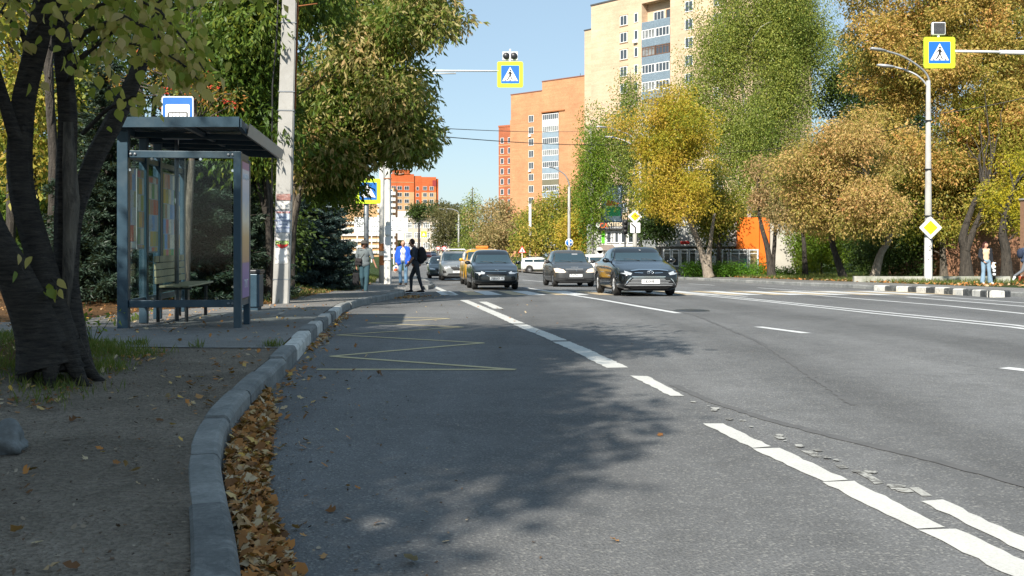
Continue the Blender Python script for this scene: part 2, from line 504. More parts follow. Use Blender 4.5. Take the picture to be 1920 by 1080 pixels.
# side street pavement on the right between the far trees
# kerbs
def kerbmat():
    m, nt, p, N, L = newmat('kerb_concrete')
    at_ = N.new('ShaderNodeAttribute'); at_.attribute_name = 'paint'
    co = coords(nt)
    a = noise(nt, co, 3.0, 6, .7, .5); b = noise(nt, co, 40.0, 4, .7)
    base = ramp(nt, a.outputs[0], [(.3, (.14,.15,.15)), (.7, (.30,.305,.295))])
    o = mixc(nt, 1.0, base.outputs[0], ramp(nt, b.outputs[0], [(.3, (.8,)*3), (.7, (1.2,)*3)]).outputs[0], 'MULTIPLY')
    wear = noise(nt, co, 5.5, 8, .8, .8)
    k = math_(nt, 'MULTIPLY', ramp(nt, wear.outputs[0], [(.50, (1,)*3), (.64, (.12,)*3)]).outputs[0], 1.0)
    wf = ramp(nt, at_.outputs['Fac'], [(.55, (0,)*3), (.9, (1,)*3)])
    kf = ramp(nt, at_.outputs['Fac'], [(.05, (1,)*3), (.3, (0,)*3)])
    o = mixc(nt, math_(nt, 'MULTIPLY', kf.outputs[0], math_(nt, 'MULTIPLY', k, .85)), o, (.022,.026,.03))
    o = mixc(nt, math_(nt, 'MULTIPLY', wf.outputs[0], k), o, (.62,.61,.57))
    chips = ramp(nt, wear.outputs[0], [(.70, (0,)*3), (.73, (1,)*3)])
    o = mixc(nt, math_(nt, 'MULTIPLY', chips.outputs[0], .6), o, (.45,.46,.44))
    L.new(o, p.inputs['Base Color']); setp(p, Roughness=.9, Specular_IOR_Level=.25)
    bump(nt, math_(nt, 'ADD', wear.outputs[0], math_(nt, 'MULTIPLY', b.outputs[0], .5)), .7, .012, p); return m
M['kerb'] = kerbmat()
def kerb(name, pts, side, hts, paints, seg=1.0, w=.15, seed=1, zroad=True):
    """kerbstones laid end to end along a line; side=+1: the road lies towards +X"""
    rnd = random.Random(seed)
    L_ = [0]
    for a, b in zip(pts, pts[1:]): L_.append(L_[-1]+math.dist(a, b))
    def P(s):
        for i in range(len(pts)-1):
            if s <= L_[i+1] or i == len(pts)-2:
                t = (s-L_[i])/(L_[i+1]-L_[i]); return [pts[i][k]+(pts[i+1][k]-pts[i][k])*t for k in (0, 1)]
    vs, fs, pv = [], [], []
    s = 0; i = 0
    while s < L_[-1]-.3:
        e = min(s+seg, L_[-1])
        pa = paints[i % len(paints)]
        if pa is None: pa = .45
        pa += rnd.uniform(-.05, .05)
        dz = rnd.uniform(-.012, .012); dx = rnd.uniform(-.012, .012)
        ns = 5
        base = len(vs)
        rows = []
        for k in range(ns):
            q = s+.009+(e-s-.018)*k/(ns-1)
            x, y = P(q); x2, y2 = P(min(q+.05, L_[-1])); x1, y1 = P(max(q-.05, 0))
            tx, ty = x2-x1, y2-y1; l = math.hypot(tx, ty); nx, ny = ty/l*side, -tx/l*side
            h = hts(y); z0 = rz(y)
            endk = 0.0
            if k == 0 or k == ns-1: endk = .006
            prof = [(.0, -.08), (.0, .0), (-.002, h-.035), (-.018, h-.008), (-.035, h), (-w+.012, h), (-w, h-.012), (-w, -.08)]
            for o_, zz in prof:
                o2 = o_+dx if o_ > -w+.001 else o_+dx
                vs.append((x+nx*o2, y+ny*o2, z0+zz+(dz-endk if zz > .01 else 0)))
                pv.append(pa)
        n = 8
        for k in range(ns-1):
            for j in range(n-1):
                a = base+k*n+j
                fs.append((a, a+1, a+n+1, a+n))
        fs.append([base+j for j in range(n-1, -1, -1)]); fs.append([base+(ns-1)*n+j for j in range(n)])
        s = e; i += 1
    me = bpy.data.meshes.new(name); me.from_pydata(vs, [], fs)
    a_ = me.attributes.new('paint', 'FLOAT', 'POINT'); a_.data.foreach_set('value', pv)
    o = link(name, me, None, M['kerb']); fixn(o); o['kind'] = 'structure'; return o
grey = [None]
near = [(lk(y), y) for y in np.arange(-10, 29.4, .2)]
pt = []
for i in range(60):
    y = -10+i
    pt.append((.45, .2, .5, .3)[i % 4] if y < 8.3 else [.84, .2, .80, .25, .82, .2, .85][i % 7] if y < 19 else .5)
kerb('kerb', near, 1, kh, pt, 1.0, .15, 3)
kerb('kerb', [(-3.05,36.8),(-3.02,37.6),(-3.12,41)]+[(lk(y), y) for y in range(43, 120, 2)], 1, kh, grey, 1.0, .16, 5)
kerb('kerb', [(lk(29.0)+.02,29.0),(lk(29.5)-.02,29.5),(lk(30)-.35,29.9)], 1, lambda y: .17, grey, .5, .2, 6)
# far right kerb: traffic island style painted stones
kx = lambda py, px: g(px, py)[:2]
kerb('kerb', [(rk(y), y) for y in np.arange(96, -10, -1.0)], 1, lambda y: .135, [.55, .45, .6, .5], 1.0, .15, 8)
rp = [g(1638, 545), g(1700, 547.5), g(1760, 551), g(1820, 555), g(1858, 558)]
rp = [(a[0], a[1]) for a in rp]
rp.append((rp[-1][0]+.45, rp[-1][1]+.15)); rp.append((rp[-1][0]+.5, rp[-1][1]+.6))
kerb('kerb', rp, 1, lambda y: .2, [.95, .05], .62, .2, 9)
# ------------------------------------------------------------------ road markings
def paintmat(name, c, wear, seed=0.0, edge=.55):
    m, nt, p, N, L = newmat(name)
    co = coords(nt)
    w = noise(nt, co, 14.0, 7, .85, .3); b = noise(nt, co, 1.6, 4, .6)
    s = math_(nt, 'ADD', math_(nt, 'MULTIPLY', w.outputs[0], .6), math_(nt, 'MULTIPLY', b.outputs[0], .4))
    k = ramp(nt, s, [(wear-.015, (0,)*3), (wear+.02, (1,)*3)])
    f = noise(nt, co, 90.0, 3, .7)
    pc = mixc(nt, 1.0, c, ramp(nt, f.outputs[0], [(.35, (.86,)*3), (.65, (1.06,)*3)]).outputs[0], 'MULTIPLY')
    pc = mixc(nt, .6, pc, ramp(nt, b.outputs[0], [(.3, (.78,)*3), (.7, (1.05,)*3)]).outputs[0], 'MULTIPLY')
    o = mixc(nt, k.outputs[0], (.15,.148,.14), pc)
    L.new(o, p.inputs['Base Color']); setp(p, Roughness=.8, Specular_IOR_Level=.3)
    bump(nt, f.outputs[0], .4, .004, p); return m
M['paint'] = paintmat('road_paint', (.56,.56,.53), .36)
M['paint_worn'] = paintmat('worn_road_paint', (.40,.40,.375), .49)
M['paint_white'] = paintmat('fresh_road_paint', (.62,.63,.63), .34)
M['paint_yellow'] = paintmat('yellow_road_paint', (.55,.47,.28), .36)
M['paint_cream'] = paintmat('cream_road_paint', (.50,.40,.26), .42)
def ragged(poly, rnd, amp):
    out = []
    n = len(poly)
    for i in range(n):
        a, b = poly[i], poly[(i+1) % n]
        l = math.dist(a[:2], b[:2]); k = max(1, int(l/.07))
        for j in range(k):
            t = j/k
            e = 0 if (j == 0 or k < 3) else rnd.uniform(-amp, amp)
            dx, dy = (b[0]-a[0])/max(l, 1e-6), (b[1]-a[1])/max(l, 1e-6)
            x, y = a[0]+(b[0]-a[0])*t-dy*e, a[1]+(b[1]-a[1])*t+dx*e
            out.append((x, y))
    return out
rndm = random.Random(3)
def marks(polys, mat, amp=.006, off=.004, inc=0.0):
    vs, fs = [], []
    for q in polys:
        q = ragged(q, rndm, amp); b = len(vs)
        vs += [(x, y, rz(y)+off+inc*len(fs)) for x, y in q]; fs.append(list(range(b, len(vs))))
    me = bpy.data.meshes.new('road_marking'); me.from_pydata(vs, [], fs)
    o = link('road_marking', me, None, mat); fixn(o)
    for q in o.data.polygons:
        if q.normal.z < 0: q.flip()
    o['kind'] = 'structure'; return o
def gp(pts): return [g(*q)[:2] for q in pts]
def line(pts, w, piece=2.0):
    """a painted line along pixel-read points, given width in metres, as short quads"""
    P = [g(*q)[:2] for q in pts]
    out = []
    for a, b in zip(P, P[1:]):
        l = math.dist(a, b); n = max(1, int(l/piece)); dx, dy = (b[0]-a[0])/l, (b[1]-a[1])/l
        for i in range(n):
            p = (a[0]+(b[0]-a[0])*i/n, a[1]+(b[1]-a[1])*i/n); q = (a[0]+(b[0]-a[0])*(i+1)/n, a[1]+(b[1]-a[1])*(i+1)/n)
            out.append([(p[0]+dy*w/2, p[1]-dx*w/2), (q[0]+dy*w/2, q[1]-dx*w/2), (q[0]-dy*w/2, q[1]+dx*w/2), (p[0]-dy*w/2, p[1]+dx*w/2)])
    return out
marks([gp(q) for q in (
    [(1318,795),(1356,795),(1446,838),(1411,841)],
    [(1411,842),(1462,841),(1590,901),(1545,904)],
    [(1542,905),(1602,903),(1772,990),(1720,993)],
    [(1722,995),(1792,993),(2010,1094),(1935,1100)],
    [(1727,941),(1768,938),(2010,1052),(1960,1058)],
    [(1181,705),(1214,706),(1283,743),(1257,743)])], M['paint'], .010)
marks([gp(q) for q in (
    [(1500,845),(1518,846),(1543,857),(1525,858)], [(1597,884),(1618,885),(1658,907),(1640,909)],
    [(1662,910),(1680,912),(1690,918),(1672,919)], [(1704,915),(1722,915),(1748,931),(1728,931)],
    [(1565,873),(1580,873),(1592,879),(1577,880)])], M['paint_worn'], .012)
fl_ = []
for t in range(30):
    u = rndm.random(); px = 1290+430*u; py = 752+176*u+rndm.uniform(-7, 5); r_ = rndm.uniform(.008, .032); c0 = g(px, py)
    fl_.append([(c0[0]+r_*1.6*math.cos(a)*rndm.uniform(.5,1.1), c0[1]+r_*1.8*math.sin(a)*rndm.uniform(.5,1.1)) for a in np.linspace(0, 2*PI, 8, endpoint=False)])
marks(fl_, M['paint_worn'], .003, .0048, .00012)
marks(line([(1158,690),(1118,671),(1085,655),(1052,641)], .20)+line([(1048,639),(1028,630),(1000,619),(975,609)], .20)+line([(972,607),(958,601),(938,592),(905,578),(870,563)], .20)
      +line([(935,579),(922,573),(905,566)], .20)+line([(850,554),(835,547),(822,541),(813,537)], .2), M['paint'], .01)
marks(line([(1272,587.5),(1200,575),(1130,562.5),(1040,548),(985,539.5)], .16), M['paint_white'])
marks(line([(1990,622),(1900,609.5),(1640,584),(1440,563.5),(1290,549)], .13)+line([(1990,626.5),(1900,614),(1640,588),(1440,566),(1285,551)], .13), M['paint_white'])
marks(line([(1421,613),(1512,625)], .15)+line([(1882,690),(1960,699)], .16), M['paint_white'])
marks(line([(1960,592.5),(1780,574),(1600,559.5),(1480,549.5)], .14)+line([(1960,578),(1850,569),(1700,557)], .14)+line([(1600,551.5),(1500,545),(1420,539.5)], .14)
      +line([(1960,571),(1700,552)], .12)+line([(1400,556),(1340,551)], .14), M['paint_white'])
marks(line([(980,525),(1025,529)], .15)+line([(1290,532),(1340,535)], .15)+line([(900,531),(868,526),(845,522)], .13), M['paint_white'])
marks(line([(1262,722),(1330,752),(1450,790),(1600,828),(1760,866),(1960,922)], .075), plain('dark_road_line', (.098,.098,.098), .85, 0, .15, 9, .3), .012, .0035)  # thin strip, slightly darker than the asphalt around it
marks(line([(1120,560),(1200,571),(1300,590),(1420,640),(1600,760)], .05), bpy.data.materials['dark_road_line'], .02, .0032)
# bus-bay zigzag
zz = [(594,693),(966,693.5),(621,668.5),(906,643.5),(633,628.5),(868,613.5),(690,606),(842,597.5),(712,594)]
marks(line(zz, .085, 40), M['paint_yellow'], .004)
# zebra crossing: alternate white and worn cream bars
zw, zy = [], []
def bar(X, w, y0=30.2, y1=34.6):
    return [(X+UX*(y0-32)-w/2, y0), (X+UX*(y0-32)+w/2, y0), (X+UX*(y1-32)+w/2, y1), (X+UX*(y1-32)-w/2, y1)]
x = -2.05
while x < 14.0:
    zw.append(bar(x, .52)); zy.append(bar(x+.78, .45)); x += 1.3
marks(zw, M['paint_white']); marks(zy, M['paint_cream'], .01, .0038)
# manhole cover
mh = MB(); c = g(1297, 583)
mh.lathe([(.02,.012),(.24,.012),(.25,.006),(.31,.006),(.34,.012),(.36,.002)], 'z', 28, (c[0], c[1], c[2]))
o = mh.build('manhole_cover', M['dark_metal']); tag(o, 'round dark manhole cover in the sunlit middle lane', 'manhole cover')
# ================================================================== FOLIAGE
def quadmesh(name, V, Q, rnd=None, cl=None):
    me = bpy.data.meshes.new(name)
    nv, nf = len(V), len(Q)
    me.vertices.add(nv); me.vertices.foreach_set('co', np.ascontiguousarray(V, dtype=np.float32).ravel())
    me.loops.add(nf*4); me.loops.foreach_set('vertex_index', np.ascontiguousarray(Q, dtype=np.int32).ravel())
    me.polygons.add(nf); me.polygons.foreach_set('loop_start', np.arange(0, nf*4, 4, dtype=np.int32))
    me.polygons.foreach_set('loop_total', np.full(nf, 4, dtype=np.int32)) if False else None
    me.update(calc_edges=True)
    for nm, a in (('rnd', rnd), ('cl', cl)):
        if a is not None:
            t = me.attributes.new(nm, 'FLOAT', 'FACE'); t.data.foreach_set('value', np.ascontiguousarray(a, dtype=np.float32))
    return me
def unit(a): return a/np.maximum(np.linalg.norm(a, axis=1, keepdims=True), 1e-9)
def leaves(P, A, L, W, R, fold=.12, up=None):
    """one folded rhombus leaf per row: P base point, A axis, L length, W width"""
    n = len(P); A = unit(A)
    r = R.normal(size=(n, 3)); r[:, 2] *= .6
    S = unit(np.cross(A, r)); N_ = np.cross(S, A)
    L = L[:, None]; W = W[:, None]
    m = P+A*L*.45
    V = np.empty((n, 4, 3))
    V[:, 0] = P; V[:, 1] = m+S*W*.5+N_*fold*L; V[:, 2] = P+A*L-N_*L*.08; V[:, 3] = m-S*W*.5+N_*fold*L
    return V
DN = 4.5
def foliage(name, clumps, n, leaf, asp, R, mat, parent=None, droop=.4, sprays=1, flat=.75, hang=0.0, sig=.5, out=None, zmin=None):
    """clumps: rows (x,y,z,r). n leaf groups per clump of radius 1 (scaled by r^2)"""
    C = np.asarray(clumps, float)
    cnt = np.maximum(6, (DN*n*C[:, 3]**2)).astype(int)
    idx = np.repeat(np.arange(len(C)), cnt)
    k = len(idx)
    d = R.normal(size=(k, 3))
    d = unit(d)*(R.random((k, 1))**.45)
    d[:, 2] *= flat
    P = C[idx, :3]+d*C[idx, 3:4]
    if hang:
        h = R.random(k)**1.2*hang*C[idx, 3]; P[:, 2] -= h
    ctr = C[:, :3].mean(axis=0)
    A = d*.8+R.normal(size=(k, 3))*sig; A[:, 2] -= droop
    cl = R.random(len(C))[idx]
    if zmin is not None:
        keep = P[:, 2] > zmin; P, A, cl = P[keep], A[keep], cl[keep]; k = len(P)
    if sprays > 1:
        P = np.repeat(P, sprays, 0); A = np.repeat(A, sprays, 0); cl = np.repeat(cl, sprays)
        j = R.normal(size=P.shape)*.9; j[:, 2] *= .5
        off = unit(A)*leaf*(R.random((len(P), 1))*1.3)
        P = P+off; A = unit(A)+j*.65; A[:, 2] -= droop*.6
    k = len(P)
    L = leaf*R.uniform(.45, 1.4, k); W = L*asp
    V = leaves(P, A, L, W, R).reshape(-1, 3)
    Q = np.arange(k*4).reshape(-1, 4)
    me = quadmesh(name, V, Q, R.random(k), cl)
    return link(name, me, parent, mat)
def ell(R, c, rad, n, cr, shell=.55, lump=.22, low=-.75, jit=.1):
    """clump centres spread through a lumpy ellipsoid, denser towards the outside"""
    out = []
    ph = R.random(6)*6.28
    while len(out) < n:
        d = R.normal(size=3); d /= np.linalg.norm(d)
        if d[2] < low: continue
        t = math.atan2(d[1], d[0])
        s = 1+lump*(math.sin(3*t+ph[0]+2*d[2])*.7+math.sin(6*t+ph[1]-3*d[2])*.6+math.sin(9*d[2]+ph[2]+2*t)*.7+math.sin(11*t+ph[3]+7*d[2])*.5)
        s *= 1+.22*R.random()**5
        q = s*(shell+(1-shell)*R.random()**.5) if R.random() < .8 else s*R.random()**.6*shell*1.1
        out.append((c[0]+d[0]*rad[0]*q, c[1]+d[1]*rad[1]*q, c[2]+d[2]*rad[2]*q, cr*R.uniform(.45, 1.5)))
    return out
def limb(mb, a, b, r0, r1, R, sag=.15, n=6, k=5):
    a, b = Vector(a), Vector(b)
    pts, rr = [], []
    l = (b-a).length
    for i in range(n+1):
        t = i/n
        p = a.lerp(b, t)
        p.z += math.sin(t*PI)*l*sag
        if 0 < i < n: p += Vector(R.normal(size=3))*l*.025
        pts.append(p); rr.append(r0+(r1-r0)*t**.7)
    mb.tube(pts, rr, k, 0, False)
    return pts
def trunk(mb, pts, rad, n=10, flare=1.5):
    P = [Vector(p) for p in pts]
    out, rr = [], []
    m = 5
    for i in range(len(P)-1):
        p0, p1, p2, p3 = P[max(i-1, 0)], P[i], P[i+1], P[min(i+2, len(P)-1)]
        for j in range(m):
            t = j/m
            q = .5*((2*p1)+(-p0+p2)*t+(2*p0-5*p1+4*p2-p3)*t*t+(-p0+3*p1-3*p2+p3)*t**3)
            out.append(q); rr.append(rad[i]+(rad[i+1]-rad[i])*t)
    out.append(P[-1]); rr.append(rad[-1])
    base = out[0].z
    rr = [r*(1+(flare-1)*math.exp(-(p.z-base)/(.35+r))) for p, r in zip(out, rr)]
    b0 = len(mb.v)
    mb.tube(out, rr, n, 0, False)
    for i in range(b0, len(mb.v)):      # lumpy bark outline
        x, y, z = mb.v[i]; ring = (i-b0)//n; kk = (i-b0) % n
        s = 1+.07*math.sin(kk*2.3+z*3)+.05*math.sin(kk*4.1-z*5)
        c = out[ring]; mb.v[i] = (c.x+(x-c.x)*s, c.y+(y-c.y)*s, z)
    return out
def tree(name, loc, label, trunks, clumps, leaf, asp, mat, bark, seed, n=60, nlimb=22, group=None, cat='tree', limbr=.05, **kw):
    R = np.random.default_rng(seed)
    e = empty(name, loc, 0, label, cat, group)
    mb = MB(); axis = []
    for t in trunks: axis += trunk(mb, [p[:3] for p in t], [p[3] for p in t])
    C = clumps
    for i in R.choice(len(C), min(nlimb, len(C)), replace=False):
        c = Vector(C[i][:3])
        cand = [p for p in axis if p.z < c.z+.3] or axis
        a = min(cand, key=lambda p: abs((p-c).length-(c-axis[-1]).length*.3)+abs(p.z-c.z*.75)*.6)
        limb(mb, a, c, limbr*R.uniform(.7, 1.3), .008, R)
    mb.build('trunk', bark, e)
    f = foliage('crown', C, n, leaf, asp, R, mat, e, **kw)
    return e
# leaf colours (the leaves' own colours)
G1, G2, G3 = (.035,.075,.012), (.075,.14,.02), (.14,.20,.03)
YG, YE, TN, OR, BR = (.26,.27,.035), (.42,.31,.03), (.36,.24,.08), (.42,.19,.045), (.22,.12,.045)
L_ = {}
L_['maple_green'] = leafmat('green_maple_leaves', [(0, G1), (.45, G2), (.75, G3), (.93, YG), (1, TN)], .40)
L_['maple_mixed'] = leafmat('half_dry_maple_leaves', [(.1, (.055,.11,.018)), (.45, (.14,.20,.03)), (.6, (.32,.29,.09)), (.8, (.50,.40,.18)), (.95, (.42,.24,.09))], .40)
L_['olive'] = leafmat('olive_leaves', [(.1, (.10,.16,.02)), (.4, (.24,.26,.035)), (.65, (.40,.35,.06)), (.9, (.54,.37,.08))], .38)
L_['yellow'] = leafmat('yellow_maple_leaves', [(.1, (.16,.21,.02)), (.35, (.40,.36,.035)), (.65, (.60,.44,.055)), (.9, (.58,.36,.08))], .42)
L_['tan'] = leafmat('tan_leaves', [(.08, (.15,.18,.03)), (.32, (.33,.28,.06)), (.6, (.54,.38,.14)), (.85, (.56,.32,.13)), (1, (.46,.18,.06))], .36)
L_['brown'] = leafmat('golden_brown_leaves', [(.1, (.12,.16,.03)), (.3, (.29,.26,.05)), (.55, (.52,.38,.10)), (.8, (.60,.35,.11)), (1, (.54,.20,.07))], .38)
L_['birch'] = leafmat('birch_leaves', [(.08, (.07,.12,.02)), (.4, (.19,.25,.045)), (.75, (.34,.37,.08)), (.93, (.46,.42,.09)), (1, (.6,.40,.03))], .42)
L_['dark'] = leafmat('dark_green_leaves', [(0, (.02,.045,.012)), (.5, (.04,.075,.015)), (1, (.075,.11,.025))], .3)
L_['bright'] = leafmat('bright_green_leaves', [(0, (.06,.12,.01)), (.5, (.13,.22,.02)), (1, (.24,.28,.03))], .42)
L_['lemon'] = leafmat('lemon_leaves', [(0, (.16,.2,.02)), (.5, (.42,.38,.03)), (1, (.6,.46,.03))], .42)
L_['cherry'] = leafmat('large_pale_leaves', [(0, (.16,.24,.03)), (.35, (.36,.38,.07)), (.65, (.58,.50,.15)), (1, (.66,.50,.24))], .5, .45, .12)
L_['spruce'] = leafmat('blue_spruce_needles', [(0, (.02,.045,.045)), (.5, (.05,.09,.085)), (1, (.11,.16,.15))], .08)
L_['rowan'] = leafmat('rowan_leaves', [(0, (.06,.09,.015)), (.5, (.20,.16,.03)), (.75, (.40,.17,.03)), (1, (.4,.10,.02))], .4)
L_['hedge'] = leafmat('hedge_leaves', [(0, (.04,.10,.01)), (.5, (.08,.20,.015)), (1, (.15,.30,.025))], .35)
L_['dull'] = leafmat('dull_far_leaves', [(0, (.05,.065,.025)), (.5, (.11,.11,.045)), (1, (.17,.14,.06))], .25)
L_['pink'] = leafmat('dusty_leaves', [(0, (.15,.17,.05)), (.4, (.33,.26,.11)), (.8, (.50,.33,.17)), (1, (.42,.22,.10))], .34)

def zl_at(X, Y): return lz(X, Y)-.03
def zr_at(X, Y): return rzz(X, Y)-.03
def rgt(px, Y): X = X_(px, Y); return (X, Y, zr_at(X, Y))
def lft(px, Y): X = X_(px, Y); return (X, Y, zl_at(X, Y))

# ---- right-hand side trees.  crown given by pixel box (x0,x1,y0,y1) at depth Y
def ptree(name, base, Y, boxes, label, leafm, bark, seed, tr, leaf=.17, asp=.42, n=26, cr=.95, dens=1.0, group=None, **kw):
    b = Vector(base)
    R = np.random.default_rng(seed+100)
    C = []
    for (x0, x1, y0, y1, *dy) in boxes:
        yy = Y+(dy[0] if dy else 0)
        c = at((x0+x1)/2, (y0+y1)/2, yy)-b
        rx = (x1-x0)/2/F*yy-cr*.35; rz2 = (y1-y0)/2/F*yy-cr*.35
        vol = rx*rx*rz2
        C += ell(R, c, (rx, max(rx*.85, 1.0), rz2), int(max(14, 1.9*dens*(rx*rz2)/(cr*cr)*3.1)), cr, low=-1, lump=.24)
    T = []
    for t in tr: T.append([tuple(at(px, py, Y+(o[0] if o else 0))-b)+(r*.68,) for px, py, r, *o in t])
    if 44 < Y < 90: leaf, n = leaf*.8, n*1.75
    if Y < 110 and name != 'hedge': cr, dens, n = cr*.72, dens*.52, n*1.6
    return tree(name, base, label, T, C, leaf, asp, leafm, bark, seed, n=n, group=group, **kw)

tB = M['bark_grey']
# big golden brown tree behind the lamp post
ptree('maple_tree', rgt(1812, 57), 57, [(1575,1800,-110,240), (1690,1960,-120,300,-2), (1760,2010,140,430,-3), (1660,1860,200,430,-3)],
      'huge golden-brown tree whose crown fills the upper right corner behind the street lamp', L_['brown'], tB, 11,
      [[(1812,530,.42),(1808,440,.36),(1800,330,.3),(1790,150,.2),(1780,-20,.08)],[(1808,440,.25),(1850,340,.2),(1890,220,.08)]], .19, .45, 27, 1.0, 1.1, droop=.5, sprays=2)
ptree('maple_tree', rgt(1640, 49), 49, [(1480,1690,200,440), (1560,1700,300,452,-2), (1455,1600,250,415,1)],
      'tan-leaved tree with one pale leaning trunk, left of the street lamp', L_['tan'], M['bark_pale'], 12,
      [[(1638,527,.3),(1650,480,.25),(1668,440,.2),(1650,380,.15),(1600,280,.05)]], .16, .42, 30, .8, 1.15, droop=.6, sprays=2)
ptree('maple_tree', rgt(1580, 53), 53, [(1490,1640,250,420), (1505,1620,340,440,-2)],
      'tan tree with a dark twisted trunk standing left of the pale leaning trunk', L_['tan'], M['bark_dark'], 13,
      [[(1582,524,.27),(1568,480,.23),(1560,440,.2),(1570,330,.08)]], .16, .42, 28, .8, 1.0, droop=.6, sprays=2)
ptree('maple_tree', rgt(1335, 62), 62, [(1172,1340,190,400), (1175,1330,165,330), (1185,1345,310,425,-2)],
      'bright yellow tree with a pale leaning trunk, in front of the tall birch', L_['yellow'], M['bark_pale'], 14,
      [[(1329,520,.36),(1318,480,.3),(1300,430,.24),(1260,330,.12),(1240,230,.05)],[(1329,520,.3),(1330,470,.22),(1340,400,.1)]], .17, .42, 26, .95, 1.2, droop=.5, sprays=2)
ptree('maple_tree', rgt(1355, 66), 66, [(1290,1385,300,460), (1320,1385,340,455)],
      'olive-yellow tree with a thin black trunk, just right of the bright yellow tree', L_['olive'], M['bark_dark'], 15,
      [[(1352,519,.22),(1348,470,.2),(1352,420,.15),(1360,360,.06)]], .18, .42, 24, .9, 1.1, droop=.5, sprays=2)
ptree('maple_tree', rgt(1446, 60), 60, [(1395,1490,310,412), (1440,1515,340,425,-2)],
      'pinkish-tan tree with a forked dark trunk in front of the orange shop wall', L_['pink'], M['bark_dark'], 16,
      [[(1447,519,.3),(1440,470,.24),(1425,410,.16),(1420,340,.07)],[(1447,515,.2),(1452,460,.17),(1455,380,.07)]], .17, .42, 27, .85, 1.15, droop=.6, sprays=2)
ptree('maple_tree', rgt(1868, 50), 50, [(1780,1960,160,390,3), (1800,1940,330,440)],
      'yellow-green tree with a thick dark forked trunk in front of the brick wall', L_['olive'], M['bark_dark'], 17,
      [[(1812,527,.42),(1810,470,.33),(1806,440,.28),(1830,370,.15)],[(1810,470,.25),(1830,420,.17),(1850,370,.06)]], .16, .42, 27, .85, .8, droop=.5, sprays=2)
ptree('maple_tree', rgt(1888, 47), 47, [(1850,1975,345,450), (1860,2000,280,400,1)],
      'tree with lemon-yellow leaves and a black trunk at the right edge, behind the walking people', L_['lemon'], M['bark_dark'], 18,
      [[(1888,527,.34),(1886,470,.3),(1880,430,.26),(1900,350,.1)]], .15, .42, 27, .75, .8, droop=.5, sprays=2)
ptree('maple_tree', rgt(1768, 54), 54, [(1690,1830,300,470), (1640,1760,340,470,2)],
      'tree with a straight grey trunk just right of the street lamp', L_['olive'], tB, 19,
      [[(1770,525,.28),(1768,470,.22),(1765,420,.18),(1760,340,.06)]], .17, .42, 24, .85, .8, droop=.5, sprays=2)
ptree('maple_tree', rgt(1510, 64), 64, [(1465,1570,330,435), (1470,1560,290,400)],
      'small dark-trunked tree with sparse tan leaves in front of the bright green bushes', L_['tan'], M['bark_dark'], 20,
      [[(1510,521,.25),(1508,470,.2),(1505,430,.15),(1500,360,.06)]], .18, .42, 23, .85, .8, droop=.5, sprays=2)
# birches: weeping crowns
def birch(px, Y, boxes, label, seed, tr, mat, leaf=.17, dens=1.0, n=22, base=None, cr=.9, hang=2.6):
    return ptree('birch_tree', base or rgt(px, Y), Y, boxes, label, mat, M['bark_birch'], seed, tr, leaf, .6, n, cr, dens, droop=.9, hang=hang, flat=.6, nlimb=46, limbr=.06)
birch(1400, 78, [(1300,1420,-60,150), (1380,1545,-130,120), (1262,1345,70,230), (1320,1430,130,300), (1400,1530,90,270), (1460,1575,-40,130), (1440,1510,220,360), (1340,1400,-140,40), (1375,1465,-60,160), (1385,1460,150,320,-2)], 'tall weeping green birch rising above the yellow tree to the top of the photo', 31,
      [[(1408,516,.3),(1405,400,.26),(1400,250,.2),(1385,80,.12),(1370,-80,.04)],[(1405,330,.16),(1440,220,.13),(1500,100,.08),(1515,10,.03)],[(1400,200,.12),(1370,100,.08),(1340,40,.03)]], L_['birch'], dens=1.35, leaf=.17, n=30, cr=1.05, hang=3.0)
birch(1180, 98, [(1110,1225,170,420), (1150,1215,115,240), (1085,1150,190,380)], 'slender pale green birch in front of the tall yellow-brick block', 32,
      [[(1180,510,.26),(1182,400,.2),(1184,260,.12),(1182,130,.04)]], L_['birch'], leaf=.18, dens=1.2)
birch(1105, 92, [(1075,1140,200,340), (1080,1150,280,420), (1085,1125,340,430)], 'drooping dark green birch between the two brick tower blocks', 33,
      [[(1110,510,.25),(1110,400,.2),(1108,230,.05)]], L_['bright'], leaf=.18, dens=1.2)
# row of trees in the middle distance
ptree('maple_tree', rgt(1060, 118), 118, [(1000,1135,350,455), (1010,1100,400,490,-3), (975,1060,360,480)], 'broad yellow-green tree behind the white concrete pole', L_['olive'], M['bark_dark'], 41,
      [[(1060,505,.35),(1060,430,.25),(1055,370,.08)]], .26, .5, 17, 1.3, 1.2, sprays=2)
ptree('maple_tree', (X_(1100,104), 104, zr_at(X_(1100,104),104)), 104, [(1050,1115,395,490), (1060,1120,380,460,2)], 'low golden-green tree left of the white shop', L_['yellow'], M['bark_dark'], 42,
      [[(1095,508,.3),(1095,440,.2),(1095,400,.08)]], .24, .5, 18, 1.1, 1.1, sprays=2)
ptree('maple_tree', (X_(940,128), 128, zr_at(X_(940,128),128)), 128, [(890,1000,365,470), (900,985,400,495,-3)], 'round dusty-brown tree in the middle distance above the taxi', L_['pink'], M['bark_grey'], 43,
      [[(938,505,.35),(940,440,.25),(935,390,.08)]], .27, .5, 16, 1.35, 1.2, sprays=2)
ptree('maple_tree', (X_(985,112), 112, zr_at(X_(985,112),112)), 112, [(955,1030,410,500)], 'low yellow-green tree behind the warning triangle', L_['olive'], M['bark_dark'], 48,
      [[(990,508,.3),(990,450,.2),(990,430,.08)]], .26, .5, 17, 1.2, 1.2, sprays=2)
